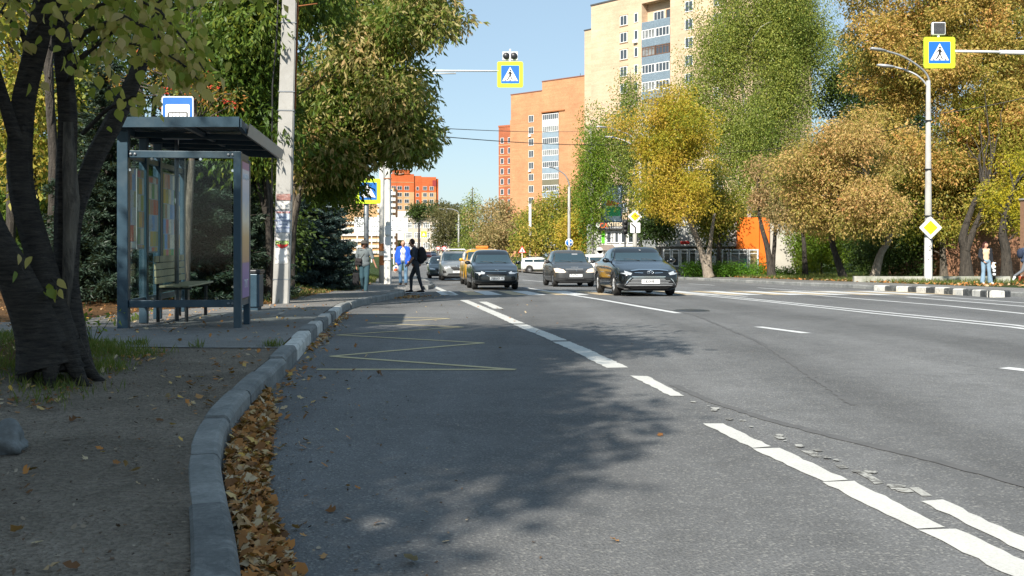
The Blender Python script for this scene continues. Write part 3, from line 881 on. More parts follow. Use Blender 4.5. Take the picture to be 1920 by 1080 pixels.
ptree('willow_tree', (X_(885,150), 150, rz(150)), 150, [(860,915,385,470), (850,900,420,490,-4), (868,905,350,420)], 'bright willow with a thin pale drooping top, left of the dusty-brown tree', L_['birch'], M['bark_grey'], 44,
      [[(882,500,.35),(884,430,.25),(886,350,.06)]], .3, .4, 14, 1.3, 1.0, hang=1.5, droop=.9)
ptree('maple_tree', (X_(833,210), 210, rz(210)), 210, [(802,862,385,440), (800,850,420,475)], 'dull brown-green tree beside the beige school block', L_['dull'], M['bark_dark'], 45,
      [[(830,490,.4),(832,430,.25),(833,400,.08)]], .42, .5, 11, 1.9, 1.2)
ptree('spruce_tree', (X_(785,300), 300, rz(300)), 300, [(765,806,378,415)], 'dark pointed tree standing in front of the red-topped apartment block', L_['dark'], M['bark_dark'], 46,
      [[(785,470,.5),(785,400,.1)]], .6, .5, 8, 2.3, 1.4)
ptree('maple_tree', (X_(845,330), 330, rz(330)), 330, [(820,880,375,430), (812,850,378,420)], 'far dark tree closing the end of the street', L_['dull'], M['bark_dark'], 47,
      [[(845,470,.5),(845,400,.1)]], .65, .5, 7, 2.6, 1.2)
# dark understorey behind the right-hand trees
def bush(name, base, boxes, Y, label, mat, seed, leaf=.2, cr=.9, n=20, dens=1.7, group=None, cat='bush', **kw):
    return ptree(name, base, Y, boxes, label, mat, M['bark_dark'], seed, [[(px, 515, .08), (px, py, .03)] for px, py in ((( boxes[0][0]+boxes[0][1])/2, (boxes[0][2]+boxes[0][3])/2),)], leaf, .5, n, cr, dens, group, cat=cat, nlimb=8, limbr=.02, **kw)
bush('bush', rgt(1530,72), [(1480,1600,415,515), (1500,1580,390,480)], 72, 'bright green bushes glowing between two dark trunks right of the pale wall', L_['bright'], 51, .2, .8, 22)
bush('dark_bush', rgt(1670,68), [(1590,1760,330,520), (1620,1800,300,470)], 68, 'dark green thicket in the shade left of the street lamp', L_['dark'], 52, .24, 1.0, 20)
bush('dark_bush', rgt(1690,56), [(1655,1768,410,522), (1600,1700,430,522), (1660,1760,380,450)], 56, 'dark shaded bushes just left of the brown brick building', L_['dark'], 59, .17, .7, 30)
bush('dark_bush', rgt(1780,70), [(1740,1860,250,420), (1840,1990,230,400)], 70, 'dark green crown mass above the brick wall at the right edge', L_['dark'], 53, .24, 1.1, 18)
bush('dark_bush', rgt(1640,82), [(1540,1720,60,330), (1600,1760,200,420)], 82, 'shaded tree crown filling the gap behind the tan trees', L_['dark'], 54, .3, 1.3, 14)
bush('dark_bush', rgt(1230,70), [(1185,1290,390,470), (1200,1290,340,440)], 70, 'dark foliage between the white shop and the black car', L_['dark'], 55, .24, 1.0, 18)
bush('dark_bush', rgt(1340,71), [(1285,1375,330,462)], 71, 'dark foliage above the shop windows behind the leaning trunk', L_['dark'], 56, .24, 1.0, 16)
bush('dark_bush', rgt(1890,90), [(1830,2040,-60,260), (1900,2080,200,420)], 90, 'tall shaded crown at the far right edge behind the golden-brown tree', L_['brown'], 58, .35, 1.5, 12)
bush('hedge', rgt(1395,64), [(1278,1330,488,524), (1320,1400,490,524), (1385,1440,492,524), (1430,1500,498,526)], 64, 'low clipped green hedge in front of the shop windows', L_['hedge'], 57, .13, .5, 60, 3.0, cat='hedge')

# ---- left-hand side: woods behind the shelter
def ltree(px, Y, boxes, label, leafm, seed, tr, bark=None, leaf=.14, n=40, cr=.8, dens=1.0, asp=.38, name='maple_tree', **kw):
    return ptree(name, lft(px, Y), Y, boxes, label, leafm, bark or M['bark_dark'], seed, tr, leaf, asp, n, cr, dens, **kw)
ltree(532, 26, [(590,800,-60,180), (560,720,60,290), (700,885,-90,110,-1), (690,800,120,240,0), (540,660,150,330), (720,790,210,300,0)], 'half-dry maple leaning out over the road, its crown against the sky', L_['maple_mixed'], 61,
      [[(534,560,.12),(545,430,.11),(590,290,.10),(680,150,.08),(760,20,.04)],[(545,430,.08),(560,250,.07),(570,100,.04)],[(590,290,.07),(700,220,.05),(780,250,.02)]], M['bark_grey'], .17, 50, .72, 1.45, .30, sprays=3, droop=.8, limbr=.035, nlimb=60, sig=.7)
ltree(470, 21, [(380,560,-80,180), (400,560,120,330), (350,480,20,220), (440,640,-100,60)], 'green maple directly behind the concrete pole, above the shelter roof', L_['maple_green'], 62,
      [[(505,560,.09),(503,420,.085),(490,250,.07),(470,60,.04)],[(503,420,.06),(470,300,.05),(440,200,.03)]], None, .15, 50, .65, 1.4, .32, sprays=3, droop=.8, nlimb=40)
ltree(560, 27, [(540,690,120,330), (560,680,260,380), (590,660,250,308,-1)], 'low green maple boughs hanging behind the left crossing sign', L_['maple_green'], 63,
      [[(548,560,.09),(556,400,.08),(600,250,.05)]], None, .16, 50, .65, 1.5, .32, sprays=3, droop=.9)
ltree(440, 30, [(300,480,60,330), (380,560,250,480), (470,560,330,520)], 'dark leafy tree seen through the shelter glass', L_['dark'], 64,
      [[(470,560,.14),(460,400,.12),(440,200,.05)]], None, .16, 36, .9, .9, .4)
for i, (px, Y, bx, lm, lab) in enumerate([
    (60, 24, [(-120,120,-160,180), (-80,150,100,330)], 'olive', 'sunlit yellow-green tree behind the black multi-stem trunk, at the left edge'),
    (170, 27, [(60,260,-120,140), (80,240,60,260)], 'maple_green', 'green tree behind the black trunks, above the shelter'),
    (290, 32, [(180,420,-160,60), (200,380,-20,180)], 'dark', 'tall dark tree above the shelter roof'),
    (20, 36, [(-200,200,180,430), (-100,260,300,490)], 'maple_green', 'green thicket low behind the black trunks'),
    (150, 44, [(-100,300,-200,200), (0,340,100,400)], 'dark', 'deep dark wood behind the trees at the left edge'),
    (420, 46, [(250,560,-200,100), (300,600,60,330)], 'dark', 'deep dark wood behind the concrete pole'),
    (560, 54, [(480,700,100,330), (500,680,250,460), (600,700,-60,150)], 'maple_green', 'green tree far behind the blue spruce')]):
    ltree(px, Y, bx, lab, L_[lm], 70+i, [[(px,520,.2),(px+4,400,.17),(px-3,250,.12),(px+5,80,.05)]], None, .17+.002*Y/20, 26, 1.1, .9, .45, nlimb=14)
for i, (px, w, Y) in enumerate([(92, .11, 20), (355, .10, 26), (262, .13, 30), (15, .14, 28), (497, .10, 24)]):
    mb = MB(); R = np.random.default_rng(i); b = Vector(lft(px, Y))
    trunk(mb, [Vector((0,0,0)), Vector((.1,0,2.2)), Vector((-.05,.1,4.5)), Vector((.1,0,8))], [w, w*.9, w*.75, w*.4])
    for q in range(7): limb(mb, (0,0,3+q*.6), (R.normal()*1.6, R.normal()*1.2, 4.5+q*.7), .03, .006, R)
    o = mb.build('tree_trunk', M['bark_dark']); o.location = b
    tag(o, ['thin bare trunk just right of the black multi-stem tree', 'slim dark trunk seen through the shelter glass', 'thick dark trunk behind the shelter corner post', 'thin dark trunk at the far left edge behind the leaning stem', 'slim brown trunk just left of the concrete pole'][i], 'tree trunk')
# blue spruces
def spruce(base, h, rad, label, seed, mat, n=1.0, ex=.85):
    R = np.random.default_rng(seed)
    e = empty('spruce_tree', base, 0, label, 'spruce')
    mb = MB(); trunk(mb, [(0,0,0),(0,0,h*.5),(0,0,h)], [.13,.08,.015]); 
    P, A = [], []
    lv = int(h/.17)
    for i in range(lv):
        z0_ = .25+(h-.3)*i/lv; r = rad*(1-(z0_/h))**ex+.08
        nb = max(5, int(13*(1-z0_/h)+5))
        for j in range(nb):
            z = z0_+R.uniform(-.14, .14)
            a = 2*PI*(j/nb)+R.random()*.6+i
            rr = r*R.uniform(.75, 1.12)
            d = np.array([math.cos(a), math.sin(a), 0])
            mb.tube([(0,0,z), tuple(d*rr*.6+np.array([0,0,z-.10*rr])), tuple(d*rr+np.array([0,0,z-.06*rr]))], [.02,.012,.004], 4, 0, False)
            m = int(n*26*rr+8)
            t = R.random(m)**.7
            side = np.array([-d[1], d[0], 0])
            sp = R.normal(size=m)*.16*(1.15-t)*rr
            p = d[None]*(t*rr)[:, None]+side[None]*sp[:, None]
            p[:, 2] += z-.13*rr*np.sin(t*PI*.8)-np.abs(sp)*.25
            k = 7
            p = np.repeat(p, k, 0); ax = np.repeat((d[None]+side[None]*np.sign(sp)[:, None]*.8), k, 0)+R.normal(size=(m*k, 3))*.55
            P.append(p+R.normal(size=p.shape)*.02); A.append(ax)
    P = np.concatenate(P); A = np.concatenate(A)
    V = leaves(P, A, R.uniform(.07,.15,len(P)), np.full(len(P), .026), R, .02).reshape(-1, 3)
    mb.build('trunk', M['bark_dark'], e)
    me = quadmesh('crown', V, np.arange(len(V)).reshape(-1, 4), R.random(len(P)), np.clip(.5+R.normal(size=len(P))*.25, 0, 1))
    link('crown', me, e, mat)
    return e
spruce(lft(592, 33), 3.9, 1.45, 'bushy blue spruce on the lawn between the concrete pole and the crossing sign', 81, L_['spruce'], 1.8, .5)
L_['spruce_dark'] = leafmat('dark_spruce_needles', [(0, (.012,.025,.016)), (.5, (.03,.055,.035)), (1, (.07,.10,.07))], .08)
spruce(lft(205, 19), 4.6, 1.5, 'dark spruce left of the shelter, low boughs touching the ground', 82, L_['spruce_dark'], 1.1)
spruce(lft(385, 21.5), 5.4, 1.9, 'tall dark spruce seen through the shelter glass', 83, L_['spruce_dark'], 1.1)

# ---- the near tree: several black stems, big pale leaves
def near_tree():
    bx = lft(95, 7.15); R = np.random.default_rng(5)
    e = empty('cherry_tree', bx, 0, 'black multi-stem tree in the left foreground with big pale hanging leaves', 'tree')
    b = Vector(bx); mb = MB()
    def T(pts, n=14, fl=1.25):
        P = [at(px, py, y)-b for px, py, y, r in pts]; return trunk(mb, P, [p[3]*.84 for p in pts], n, fl)
    T([(90,690,7.1,.20),(72,620,7.1,.16),(30,520,7.0,.135),(-25,420,6.9,.13),(-60,300,6.8,.13),(-90,100,6.6,.1)])
    T([(105,690,7.2,.21),(98,600,7.2,.14),(72,470,7.2,.105),(38,340,7.2,.10),(42,200,7.2,.09),(75,60,7.2,.09),(100,-120,7.2,.07)])
    T([(120,690,7.35,.2),(124,600,7.35,.13),(122,480,7.4,.085),(122,350,7.4,.08),(126,220,7.4,.075),(118,100,7.4,.075),(105,-80,7.4,.06)])
    T([(125,640,7.5,.1),(128,500,7.6,.09),(140,400,7.7,.085),(175,300,7.8,.085),(215,225,7.9,.08),(260,130,8.0,.07),(330,-60,8.1,.05)], 10, 1)
    for a in (-.4, .5, 1.3, 2.2, 3.0, 4.0, 5.0):
        d = Vector((math.cos(a), math.sin(a), 0)); L9 = R.uniform(.26, .40)
        mb.tube([d*.10+Vector((.03,0,.30)), d*.2+Vector((.03,0,.12)), d*L9*.75+Vector((.03,0,.03)), d*L9*1.1+Vector((.03,0,-.05))], [.08,.055,.03,.012], 8, 0, False)
    br = []
    def Br(pts, r0, r1=.004):
        P = [at(px, py, y)-b for px, py, y in pts]; n = len(P)
        mb.tube(P, [r0+(r1-r0)*i/(n-1) for i in range(n)], 6, 0, False); br.append(P); return P
    Br([(42,300,7.2),(20,230,7.1),(-10,130,7.0),(-40,60,6.9)], .06, .03)
    Br([(65,120,7.2),(40,60,7.1),(0,20,7.0)], .03, .01)
    Br([(118,170,7.4),(150,110,7.2),(210,60,6.9),(290,10,6.7),(350,-40,6.6)], .025)
    Br([(120,110,7.3),(160,60,7.0),(230,30,6.7),(290,60,6.4),(330,110,6.3),(372,150,6.2)], .022)
    Br([(150,110,7.2),(190,80,6.8),(250,82,6.5),(310,100,6.3),(350,125,6.2)], .012)
    Br([(118,60,7.3),(160,20,7.0),(240,-10,6.8),(300,20,6.5),(350,80,6.3),(385,135,6.2)], .016)
    Br([(60,60,7.1),(100,20,6.6),(140,0,6.3)], .01)
    Br([(155,250,7.7),(200,205,7.4),(250,180,7.0),(285,185,6.8)], .02)
    Br([(110,60,7.2),(120,30,6.7),(130,70,6.4),(145,120,6.3)], .008)
    Br([(30,480,7.1),(40,500,6.9),(50,520,6.8)], .006); Br([(95,520,7.2),(103,530,7.0),(108,545,6.95)], .006)
    Br([(75,165,7.1),(68,158,7.0),(72,150,6.9)], .004)
    Br([(60,20,7.0),(20,-10,6.6),(-20,60,6.3)], .012)
    # leaves hang from the twigs
    P, A, S = [], [], []
    def along(pts, n, t0=.25, sc=1.0, spread=.05):
        for _ in range(n):
            t = t0+(1-t0)*R.random(); f = t*(len(pts)-1); i = min(int(f), len(pts)-2)
            p = pts[i].lerp(pts[i+1], f-i)+Vector(R.normal(size=3))*spread
            P.append(tuple(p)); A.append((R.normal()*.45, R.normal()*.35, -1+abs(R.normal())*.25)); S.append(sc*R.uniform(.06, .108))
    for k, (i, n) in enumerate(((2,85),(3,120),(4,95),(5,105),(6,26),(7,26),(8,16),(12,22))): along(br[i], n, .25, .95, .075)
    along(br[9], 4, .3); along(br[10], 6, .3); along(br[11], 3, .2); along(br[1], 10)
    P = np.array(P); A = unit(np.array(A)); S = np.array(S); n = len(P)
    r = R.normal(size=(n, 3)); r[:, 1] -= .9; Sd = unit(np.cross(A, r)); N_ = np.cross(Sd, A)
    prof = [(0,0),(.12,.2),(.35,.36),(.6,.3),(.82,.14),(1,0)]
    V, Q = [], []
    for i in range(n):
        b0 = len(V); L = S[i]
        for t, w in prof:
            c = P[i]+A[i]*L*t-N_[i]*L*.18*t*t
            V += [c-Sd[i]*w*L+N_[i]*w*L*.25, c, c+Sd[i]*w*L+N_[i]*w*L*.25]
        for k in range(5):
            a = b0+k*3; Q += [(a,a+1,a+4,a+3),(a+1,a+2,a+5,a+4)]
    rr = np.repeat(R.random(n), 10)
    me = quadmesh('crown', np.array(V), np.array(Q), rr, np.repeat(R.random(n), 10))
    for q in me.polygons: q.use_smooth = True
    mb.build('trunk', M['bark_black'], e)
    # strip of bare grey wood on the right-hand stem
    w = MB(); ww = [at(px, py, y)-b for px, py, y in ((128,230,7.36),(130,300,7.35),(134,380,7.34),(131,450,7.31),(127,520,7.25),(124,590,7.2))]
    w.tube(ww, [.035,.05,.062,.05,.04,.02], 8, 0); w.build('bare_wood', M['bark_grey'], e)
    link('crown', me, e, L_['cherry'])
    C = []
    for px, py, y in ((-20,-120,7),(120,-160,7.3),(260,-150,7),(380,-110,7.5),(60,-230,6.5),(230,-260,7.5)):
        C += ell(R, at(px, py, y)-b, (.7,.9,.45), 22, .32, low=-1)
    for o_ in ((-1.2,0,3.9),(0,.6,4.6),(1.6,.8,4.9),(-2.5,.5,4.6)):
        C += ell(R, Vector(o_), (1.3,1.3,.6), 22, .4, low=-1)
    f = foliage('upper_foliage', C, 28, .11, .6, R, L_['cherry'], e, droop=.7)
    return e
near_tree()
# rowan with berries above the shelter
R = np.random.default_rng(9)
rb = Vector(lft(345, 17.5))
C = []
for (x, y, yy, r_) in ((345,160,17,.3),(365,130,17,.3),(410,190,17,.22),(300,150,17.3,.3),(330,210,17.2,.25),(260,110,17.6,.3),(430,180,17,.2),(230,150,17.6,.3)):
    C += ell(R, at(x, y, yy)-rb, (.35,.3,.25), 7, .2, low=-1)
e = tree('rowan_tree', rb, 'rowan with orange leaves and red berry bunches above the shelter roof', [[(0,0,0,.07),(.1,0,2,.06),(.2,0,3.6,.03)]], C, .075, .3, L_['rowan'], M['bark_grey'], 9, n=120, nlimb=18, limbr=.015, droop=.4)
mb = MB()
for c in C[::4]:
    for _ in range(10):
        q = R.normal(size=3)*.06; mb.ball((c[0]+q[0], c[1]-.1+q[1], c[2]-.08+q[2]*.6), .014, 6)
mb.build('berries', plain('rowan_berries', (.5,.035,.012), .35, 0, .1, 5, 0), e)['kind'] = 'stuff'

# ---- trees behind the camera whose shade lies on the near road and the shelter
for i, (x, y, z, r, h, lab) in enumerate([
    (-6.9,-2.7,0,3.4,9.2,'leafy tree on the verge behind the photographer, shading the near kerb'),
    (-5.9,1.9,0,2.6,9.6,'leafy tree on the verge left of the photographer'),
    (-9.9,-9.0,0,3.4,11.5,'tall tree on the verge farther behind the photographer'),
    (-10.5,-3.0,0,3.6,10.5,'tall tree deep on the verge behind the photographer'),
    (-10.5,5.0,0,2.6,8.0,'tree behind the multi-stem tree, out of the photo to the left'),
    (-8.6,1.0,0,2.3,9.0,'second tree on the verge left of the photographer'),
    (-6.0,-.2,0,2.5,8.6,'tree on the verge just behind and left of the photographer')]):
    R = np.random.default_rng(200+i)
    C = ell(R, (0,0,h-r*.9), (r, r, r*.8), 130, .65, .5, .09, -.9)
    ob = tree('verge_tree', (x, y, .1), lab, [[(0,0,0,.2),(.1,0,h*.4,.16),(0,.1,h*.8,.07)]], C, .17, .45, L_['maple_green'], M['bark_grey'], 200+i, n=(120,105,60,34,20,20,120)[i], nlimb=20, sprays=2)
# distant woods that close the horizon
R = np.random.default_rng(77)
C = []
for i in range(420):
    x = R.uniform(-420, 430); y = R.uniform(430, 520)
    C.append((x, y, -2.8+R.uniform(0, 10), R.uniform(3, 5.5)))
f = foliage('distant_woods', C, 3.0, 1.6, .6, R, L_['dull']); f['kind'] = 'stuff'
C = [(R.uniform(-70,-22), R.uniform(40,120), R.uniform(0,9), R.uniform(1.3,2.4)) for _ in range(420)]
f = foliage('park_thicket', C, 14, .32, .5, R, L_['dark']); f['kind'] = 'stuff'
C = []
while len(C) < 420:
    y = R.uniform(33, 62); x = R.uniform(-30, -6)
    if x < -.175*y-1.2: C.append((x, y, R.uniform(-.6, 4.5), R.uniform(.9, 1.5)))
f = foliage('park_thicket', C, 18, .24, .5, R, L_['dark']); f['kind'] = 'stuff'
C = [(R.uniform(16,60), R.uniform(78,130), R.uniform(-1,6), R.uniform(1.5,2.6)) for _ in range(330)]
f = foliage('park_thicket', C, 10, .38, .5, R, L_['dark']); f['kind'] = 'stuff'
# ---- fallen leaves and grass
def leaf_litter(name, pts, mat, smin, smax, seed):
    R = np.random.default_rng(seed)
    V, Q, rr = [], [], []
    m = 10
    shape = [(0,0),(.18,.30),(.42,.22),(.50,.46),(.72,.20),(1,0),(.72,-.22),(.50,-.44),(.42,-.2),(.18,-.32)]
    for (x, y, z) in pts:
        s = R.uniform(smin, smax); a = R.random()*6.28; tl = R.normal()*.35; tl2 = R.normal()*.35; cu = R.normal()*.9
        ca, sa = math.cos(a), math.sin(a); b0 = len(V)
        asp = R.uniform(.6, 1.15); P = []
        for u, v in shape:
            u = (u-.5)*s*(1+.15*R.normal()); v = v*s*asp*(1+.15*R.normal())
            h = u*tl+v*tl2+cu*(v*v+u*u*.4)/s*1.0
            P.append((u, v, h))
        mn = min(p[2] for p in P)
        for u, v, h in P: V.append((x+u*ca-v*sa, y+u*sa+v*ca, z+h-mn+.003))
        Q += [(b0, b0+1, b0+2, b0+9), (b0+9, b0+2, b0+3, b0+8), (b0+8, b0+3, b0+4, b0+7), (b0+7, b0+4, b0+5, b0+6)]
        rr += [R.random()]*4
    Q = [q for q in Q]
    me = quadmesh(name, np.array(V), np.array(Q), np.array(rr), np.array(rr))
    o = link(name, me, None, mat); o['kind'] = 'stuff'; return o
L_['fallen'] = leafmat('fallen_leaves', [(0, (.13,.06,.025)), (.25, (.28,.12,.035)), (.5, (.48,.20,.05)), (.7, (.42,.26,.12)), (.85, (.52,.42,.28)), (1, (.62,.38,.07))], .12, .7)
R = np.random.default_rng(3)
pts = []
for _ in range(3600):
    y = R.uniform(3.0, 7.5); w = interp([(3,.20),(4.2,.18),(5.5,.23),(6.6,.17),(7.3,.06),(7.5,.02)], y)
    t = R.random()**1.35*w
    pts.append((lk(y)+.03+t, y, rz(y)+max(0, (.055*(1-t/w)))*R.random()))
for _ in range(420):
    y = R.uniform(7, 19); pts.append((lk(y)+.03+abs(R.normal())*.09, y, rz(y)+.004))
for _ in range(70):
    y = R.uniform(3, 9); pts.append((lk(y)+.2+abs(R.normal())*.28, y, rz(y)+.002))
for _ in range(60):
    y = 3+R.random()**.6*25; pts.append((lk(y)+.3+R.random()*(3.6), y, rz(y)+.002))
for _ in range(500):
    y = R.uniform(26.5, 29.3); pts.append((lk(y)+.05+abs(R.normal())*.4, y, rz(y)+.004))
leaf_litter('fallen_leaves', pts, L_['fallen'], .02, .066, 4)
pts = []
for _ in range(300):
    y = R.uniform(3.0, 9.6); t = R.random()**1.0*3.6+.16
    if y > 6 and R.random() < .4: t = .18+abs(R.normal())*.25
    x = lk(y)-t; pts.append((x, y, lz(x, y)+.004))
for _ in range(800):
    y = R.uniform(6.0, 9.4); x = lk(y)-R.uniform(1.1, 3.4); pts.append((x, y, lz(x, y)+.004))
for _ in range(2600):
    y = R.uniform(9.6, 24); t = R.uniform(3.0 if y < 17 else 1.3, 10); x = lk(y)-t; pts.append((x, y, lz(x, y)+.006))
for _ in range(1500):
    y = R.uniform(19, 40); t = wb(y)+.1+abs(R.normal())*.7; x = lk(y)-t; pts.append((x, y, lz(x, y)+.006))
for _ in range(300):
    y = R.uniform(10, 19); t = R.uniform(.2, 3); x = lk(y)-t; pts.append((x, y, lz(x, y)+.01))
leaf_litter('fallen_leaves', pts, L_['fallen'], .022, .062, 5)
pts = []
for _ in range(2500):
    y = R.uniform(36, 75); t = 3.2+abs(R.normal())*2.2; x = rk(y)+t; pts.append((x, y, rzz(x, y)+.01))
leaf_litter('fallen_leaves', pts, L_['fallen'], .08, .16, 6)
pts = []
for _ in range(2600):
    y = 3+R.random()**1.3*6.6; t = .16+R.random()*3.8; x = lk(y)-t; pts.append((x, y, lz(x, y)+.001))
for _ in range(500):
    y = 3+R.random()**1.3*6; x = lk(y)+.05+abs(R.normal())*.5; pts.append((x, y, rz(y)+.001))
leaf_litter('leaf_crumbs', pts, leafmat('leaf_crumbs', [(0, (.05,.035,.025)), (.6, (.16,.10,.06)), (1, (.4,.34,.26))], .0, .8), .006, .022, 14)
def grass(name, pts, h0, h1, mat, seed):
    R = np.random.default_rng(seed); P = np.array(pts); n = len(P)
    A = R.normal(size=(n, 3))*.45; A[:, 2] = 1
    L = R.uniform(h0, h1, n)
    V = leaves(P, A, L, L*.07+.002, R, .03).reshape(-1, 3)
    me = quadmesh(name, V, np.arange(n*4).reshape(-1, 4), R.random(n), R.random(n))
    o = link(name, me, None, mat); o['kind'] = 'stuff'; return o
L_['grass'] = leafmat('grass_blades', [(0, (.045,.085,.015)), (.5, (.09,.14,.025)), (.8, (.2,.19,.06)), (1, (.28,.22,.1))], .35)
pts = []
for c in range(150):
    y = R.uniform(6.2, 9.2); cx_ = lk(y)-R.uniform(1.3, 3.4)+.2*math.sin(y*5)
    for _ in range(60):
        x = cx_+R.normal()*.13; yy = y+R.normal()*.13; pts.append((x, yy, lz(x, yy)-.005))
for (px, py, s, n_) in ((165,668,.16,420),(200,650,.12,260),(260,648,.05,90),(512,650,.05,110),(232,604,.08,140),(262,600,.06,160),(370,652,.04,50)):
    q = g(px, py, .14)
    for _ in range(n_):
        x = q[0]+R.normal()*s; yy = q[1]+R.normal()*s; pts.append((x, yy, lz(x, yy)-.005))
grass('grass', pts, .03, .12, L_['grass'], 5)
pts = []
for _ in range(26000):
    y = R.uniform(19, 62); t = wb(y)+.15+abs(R.normal())*3.0
    if math.sin(y*1.3+t*2)+math.sin(y*.7-t*1.1) < -.7: continue
    x = lk(y)-t; pts.append((x, y, lz(x, y)-.01))
grass('grass', pts, .06, .2, L_['grass'], 6)
pts = []
for _ in range(20000):
    y = R.uniform(40, 80); t = 3.6+abs(R.normal())*3.5; x = rk(y)+t; pts.append((x, y, rzz(x, y)-.01))
grass('grass', pts, .08, .3, L_['grass'], 7)
# weed beside the shelter post, weed at the tree's foot
for px, py, s, lab in ((262,598,.16,'leafy green weed at the foot of the shelter corner post'), (172,660,.22,'leafy green weed at the foot of the black multi-stem tree')):
    q = g(px, py, .15); R = np.random.default_rng(int(px))
    e = empty('weed', (q[0], q[1], lz(q[0], q[1])), 0, lab, 'weed')
    C = [(R.normal()*s*.5, R.normal()*s*.5, s*R.uniform(.3, 1.6), s*.45) for _ in range(9)]
    foliage('foliage', C, 10/(s*s)*.12, .05, .6, R, L_['bright'], e, droop=.1)
    mb = MB()
    for c in C: mb.tube([(0,0,0), c[:3]], [.004,.002], 5, 0, False)
    mb.build('stem', L_['bright'], e)
# rock
bm = bmesh.new(); bmesh.ops.create_icosphere(bm, subdivisions=4, radius=1.0)
for v in bm.verts:
    p = v.co; s = 1+.16*math.sin(p.x*5+p.y*3)+.10*math.sin(p.z*7+p.x*4)+.05*math.sin(p.y*15+p.z*9)
    v.co = Vector((p.x*.13*s, p.y*.10*s, max(-.05, p.z*.095*s)))
q = g(2, 800, .25); mb = MB(); mb.addbm(bm, 0, True)
o = mb.build('rock', plain('grey_rock', (.17,.18,.18), .9, 0, .3, 14, .9, dirt=(.1,.1,.09))); o.location = (q[0], q[1], lz(q[0], q[1])+.05)
tag(o, 'grey boulder on the bare earth at the left edge', 'rock')
# ================================================================== BUILDINGS
def brickmat(name, c1, c2, mortar, scale, squash=(1,1,1), stain=None):
    m, nt, p, N, L = newmat(name)
    co = coords(nt)
    sp = N.new('ShaderNodeSeparateXYZ'); L.new(co, sp.inputs[0])
    cb = N.new('ShaderNodeCombineXYZ'); L.new(math_(nt, 'ADD', sp.outputs[0], sp.outputs[1]), cb.inputs[0]); L.new(sp.outputs[2], cb.inputs[1])
    b = N.new('ShaderNodeTexBrick'); b.inputs['Scale'].default_value = scale
    b.inputs['Color1'].default_value = rgba(c1); b.inputs['Color2'].default_value = rgba(c2); b.inputs['Mortar'].default_value = rgba(mortar)
    b.inputs['Mortar Size'].default_value = .012; b.inputs['Bias'].default_value = 0.0
    L.new(cb.outputs[0], b.inputs['Vector'])
    n = noise(nt, co, .22, 5, .65, .3)
    o = mixc(nt, 1.0, b.outputs['Color'], ramp(nt, n.outputs[0], [(.3, (.84,)*3), (.7, (1.12,)*3)]).outputs[0], 'MULTIPLY')
    mp = N.new('ShaderNodeMapping'); mp.inputs['Scale'].default_value = (.15,.15,2.2); L.new(co, mp.inputs[0])
    n2 = noise(nt, mp.outputs[0], 1.0, 4, .7)
    o = mixc(nt, .8, o, ramp(nt, n2.outputs[0], [(.35, (.88,)*3), (.65, (1.08,)*3)]).outputs[0], 'MULTIPLY')
    L.new(o, p.inputs['Base Color']); setp(p, Roughness=.9, Specular_IOR_Level=.2)
    bump(nt, b.outputs['Fac'], -.3, .02, p); return m
B_pale = brickmat('pale_yellow_brick', (.62,.465,.32), (.55,.40,.27), (.50,.41,.32), 2.2)
B_orange = brickmat('orange_brick', (.54,.275,.14), (.46,.22,.11), (.4,.26,.17), 2.0)
B_red = brickmat('red_brick', (.42,.13,.06), (.34,.10,.05), (.3,.16,.1), 2.0)
B_hot = brickmat('bright_orange_brick', (.55,.13,.04), (.48,.11,.035), (.35,.14,.08), 1.2)
B_beige = brickmat('beige_brick', (.55,.34,.17), (.48,.29,.15), (.4,.3,.2), 1.2)
B_wall = brickmat('brown_brick', (.36,.19,.11), (.22,.11,.065), (.05,.035,.03), 2.6)
P_white = plain('white_render', (.62,.61,.58), .85, 0, .06, .6, .1, dirt=(.5,.49,.46))
P_beige = plain('beige_render', (.50,.43,.35), .85, 0, .08, .5, .1)
P_grey = plain('grey_panel', (.42,.44,.46), .7, 0, .08, .8, .1)
P_blue = plain('blue_grey_cladding', (.23,.30,.36), .6, 0, .1, 1.2, .1)
P_frame = plain('white_window_frame', (.75,.76,.76), .5, 0, .04, 1, 0)
P_brown = plain('brown_window_frame', (.16,.09,.06), .6, 0, .1, 1, 0)
P_orange = plain('orange_panel', (.80,.17,.015), .5, 0, .05, .8, 0)
P_roof = plain('roof_felt', (.07,.07,.07), .9, 0, .2, .5, .1)
P_curt = plain('curtained_glass', (.20,.21,.21), .25, 0, .5, 1.2, 0)
def winmesh(w, h, cols, frame=.09, tr=None, glass_mi=1):
    """window frame standing proud of the wall (local x right, z up, facing -y)"""
    fr = MB(); gl = MB()
    d = .10
    fr.box(0, w, -d, .02, 0, frame); fr.box(0, w, -d, .02, h-frame, h)
    xs = [i*w/cols for i in range(cols+1)]
    for i, x in enumerate(xs):
        a = frame if i in (0, cols) else frame*.7
        c = min(max(x-a/2, 0), w-a); fr.box(c, c+a, -d, .02, frame, h-frame)
    if tr: fr.box(frame, w-frame, -d+.012, .0, h*tr, h*tr+frame*.6)
    gl.box(frame*.5, w-frame*.5, -.045, .01, frame*.5, h-frame*.5)
    return fr.mesh('window'), gl.mesh('pane')
_wm = {}
def window(parent, x, z, w, h, cols=2, tr=None, mat=None, glass=None, y=0.0, name='window', frame=.09):
    key = (w, h, cols, tr, id(mat), id(glass), frame)
    if key not in _wm:
        a, b = winmesh(w, h, cols, frame, tr); a.materials.append(mat or P_frame); b.materials.append(glass or M['win_glass']); _wm[key] = (a, b)
    a, b = _wm[key]
    o = link(name, a, parent); o.location = (x, y, z)
    q = link('pane', b, o); return o
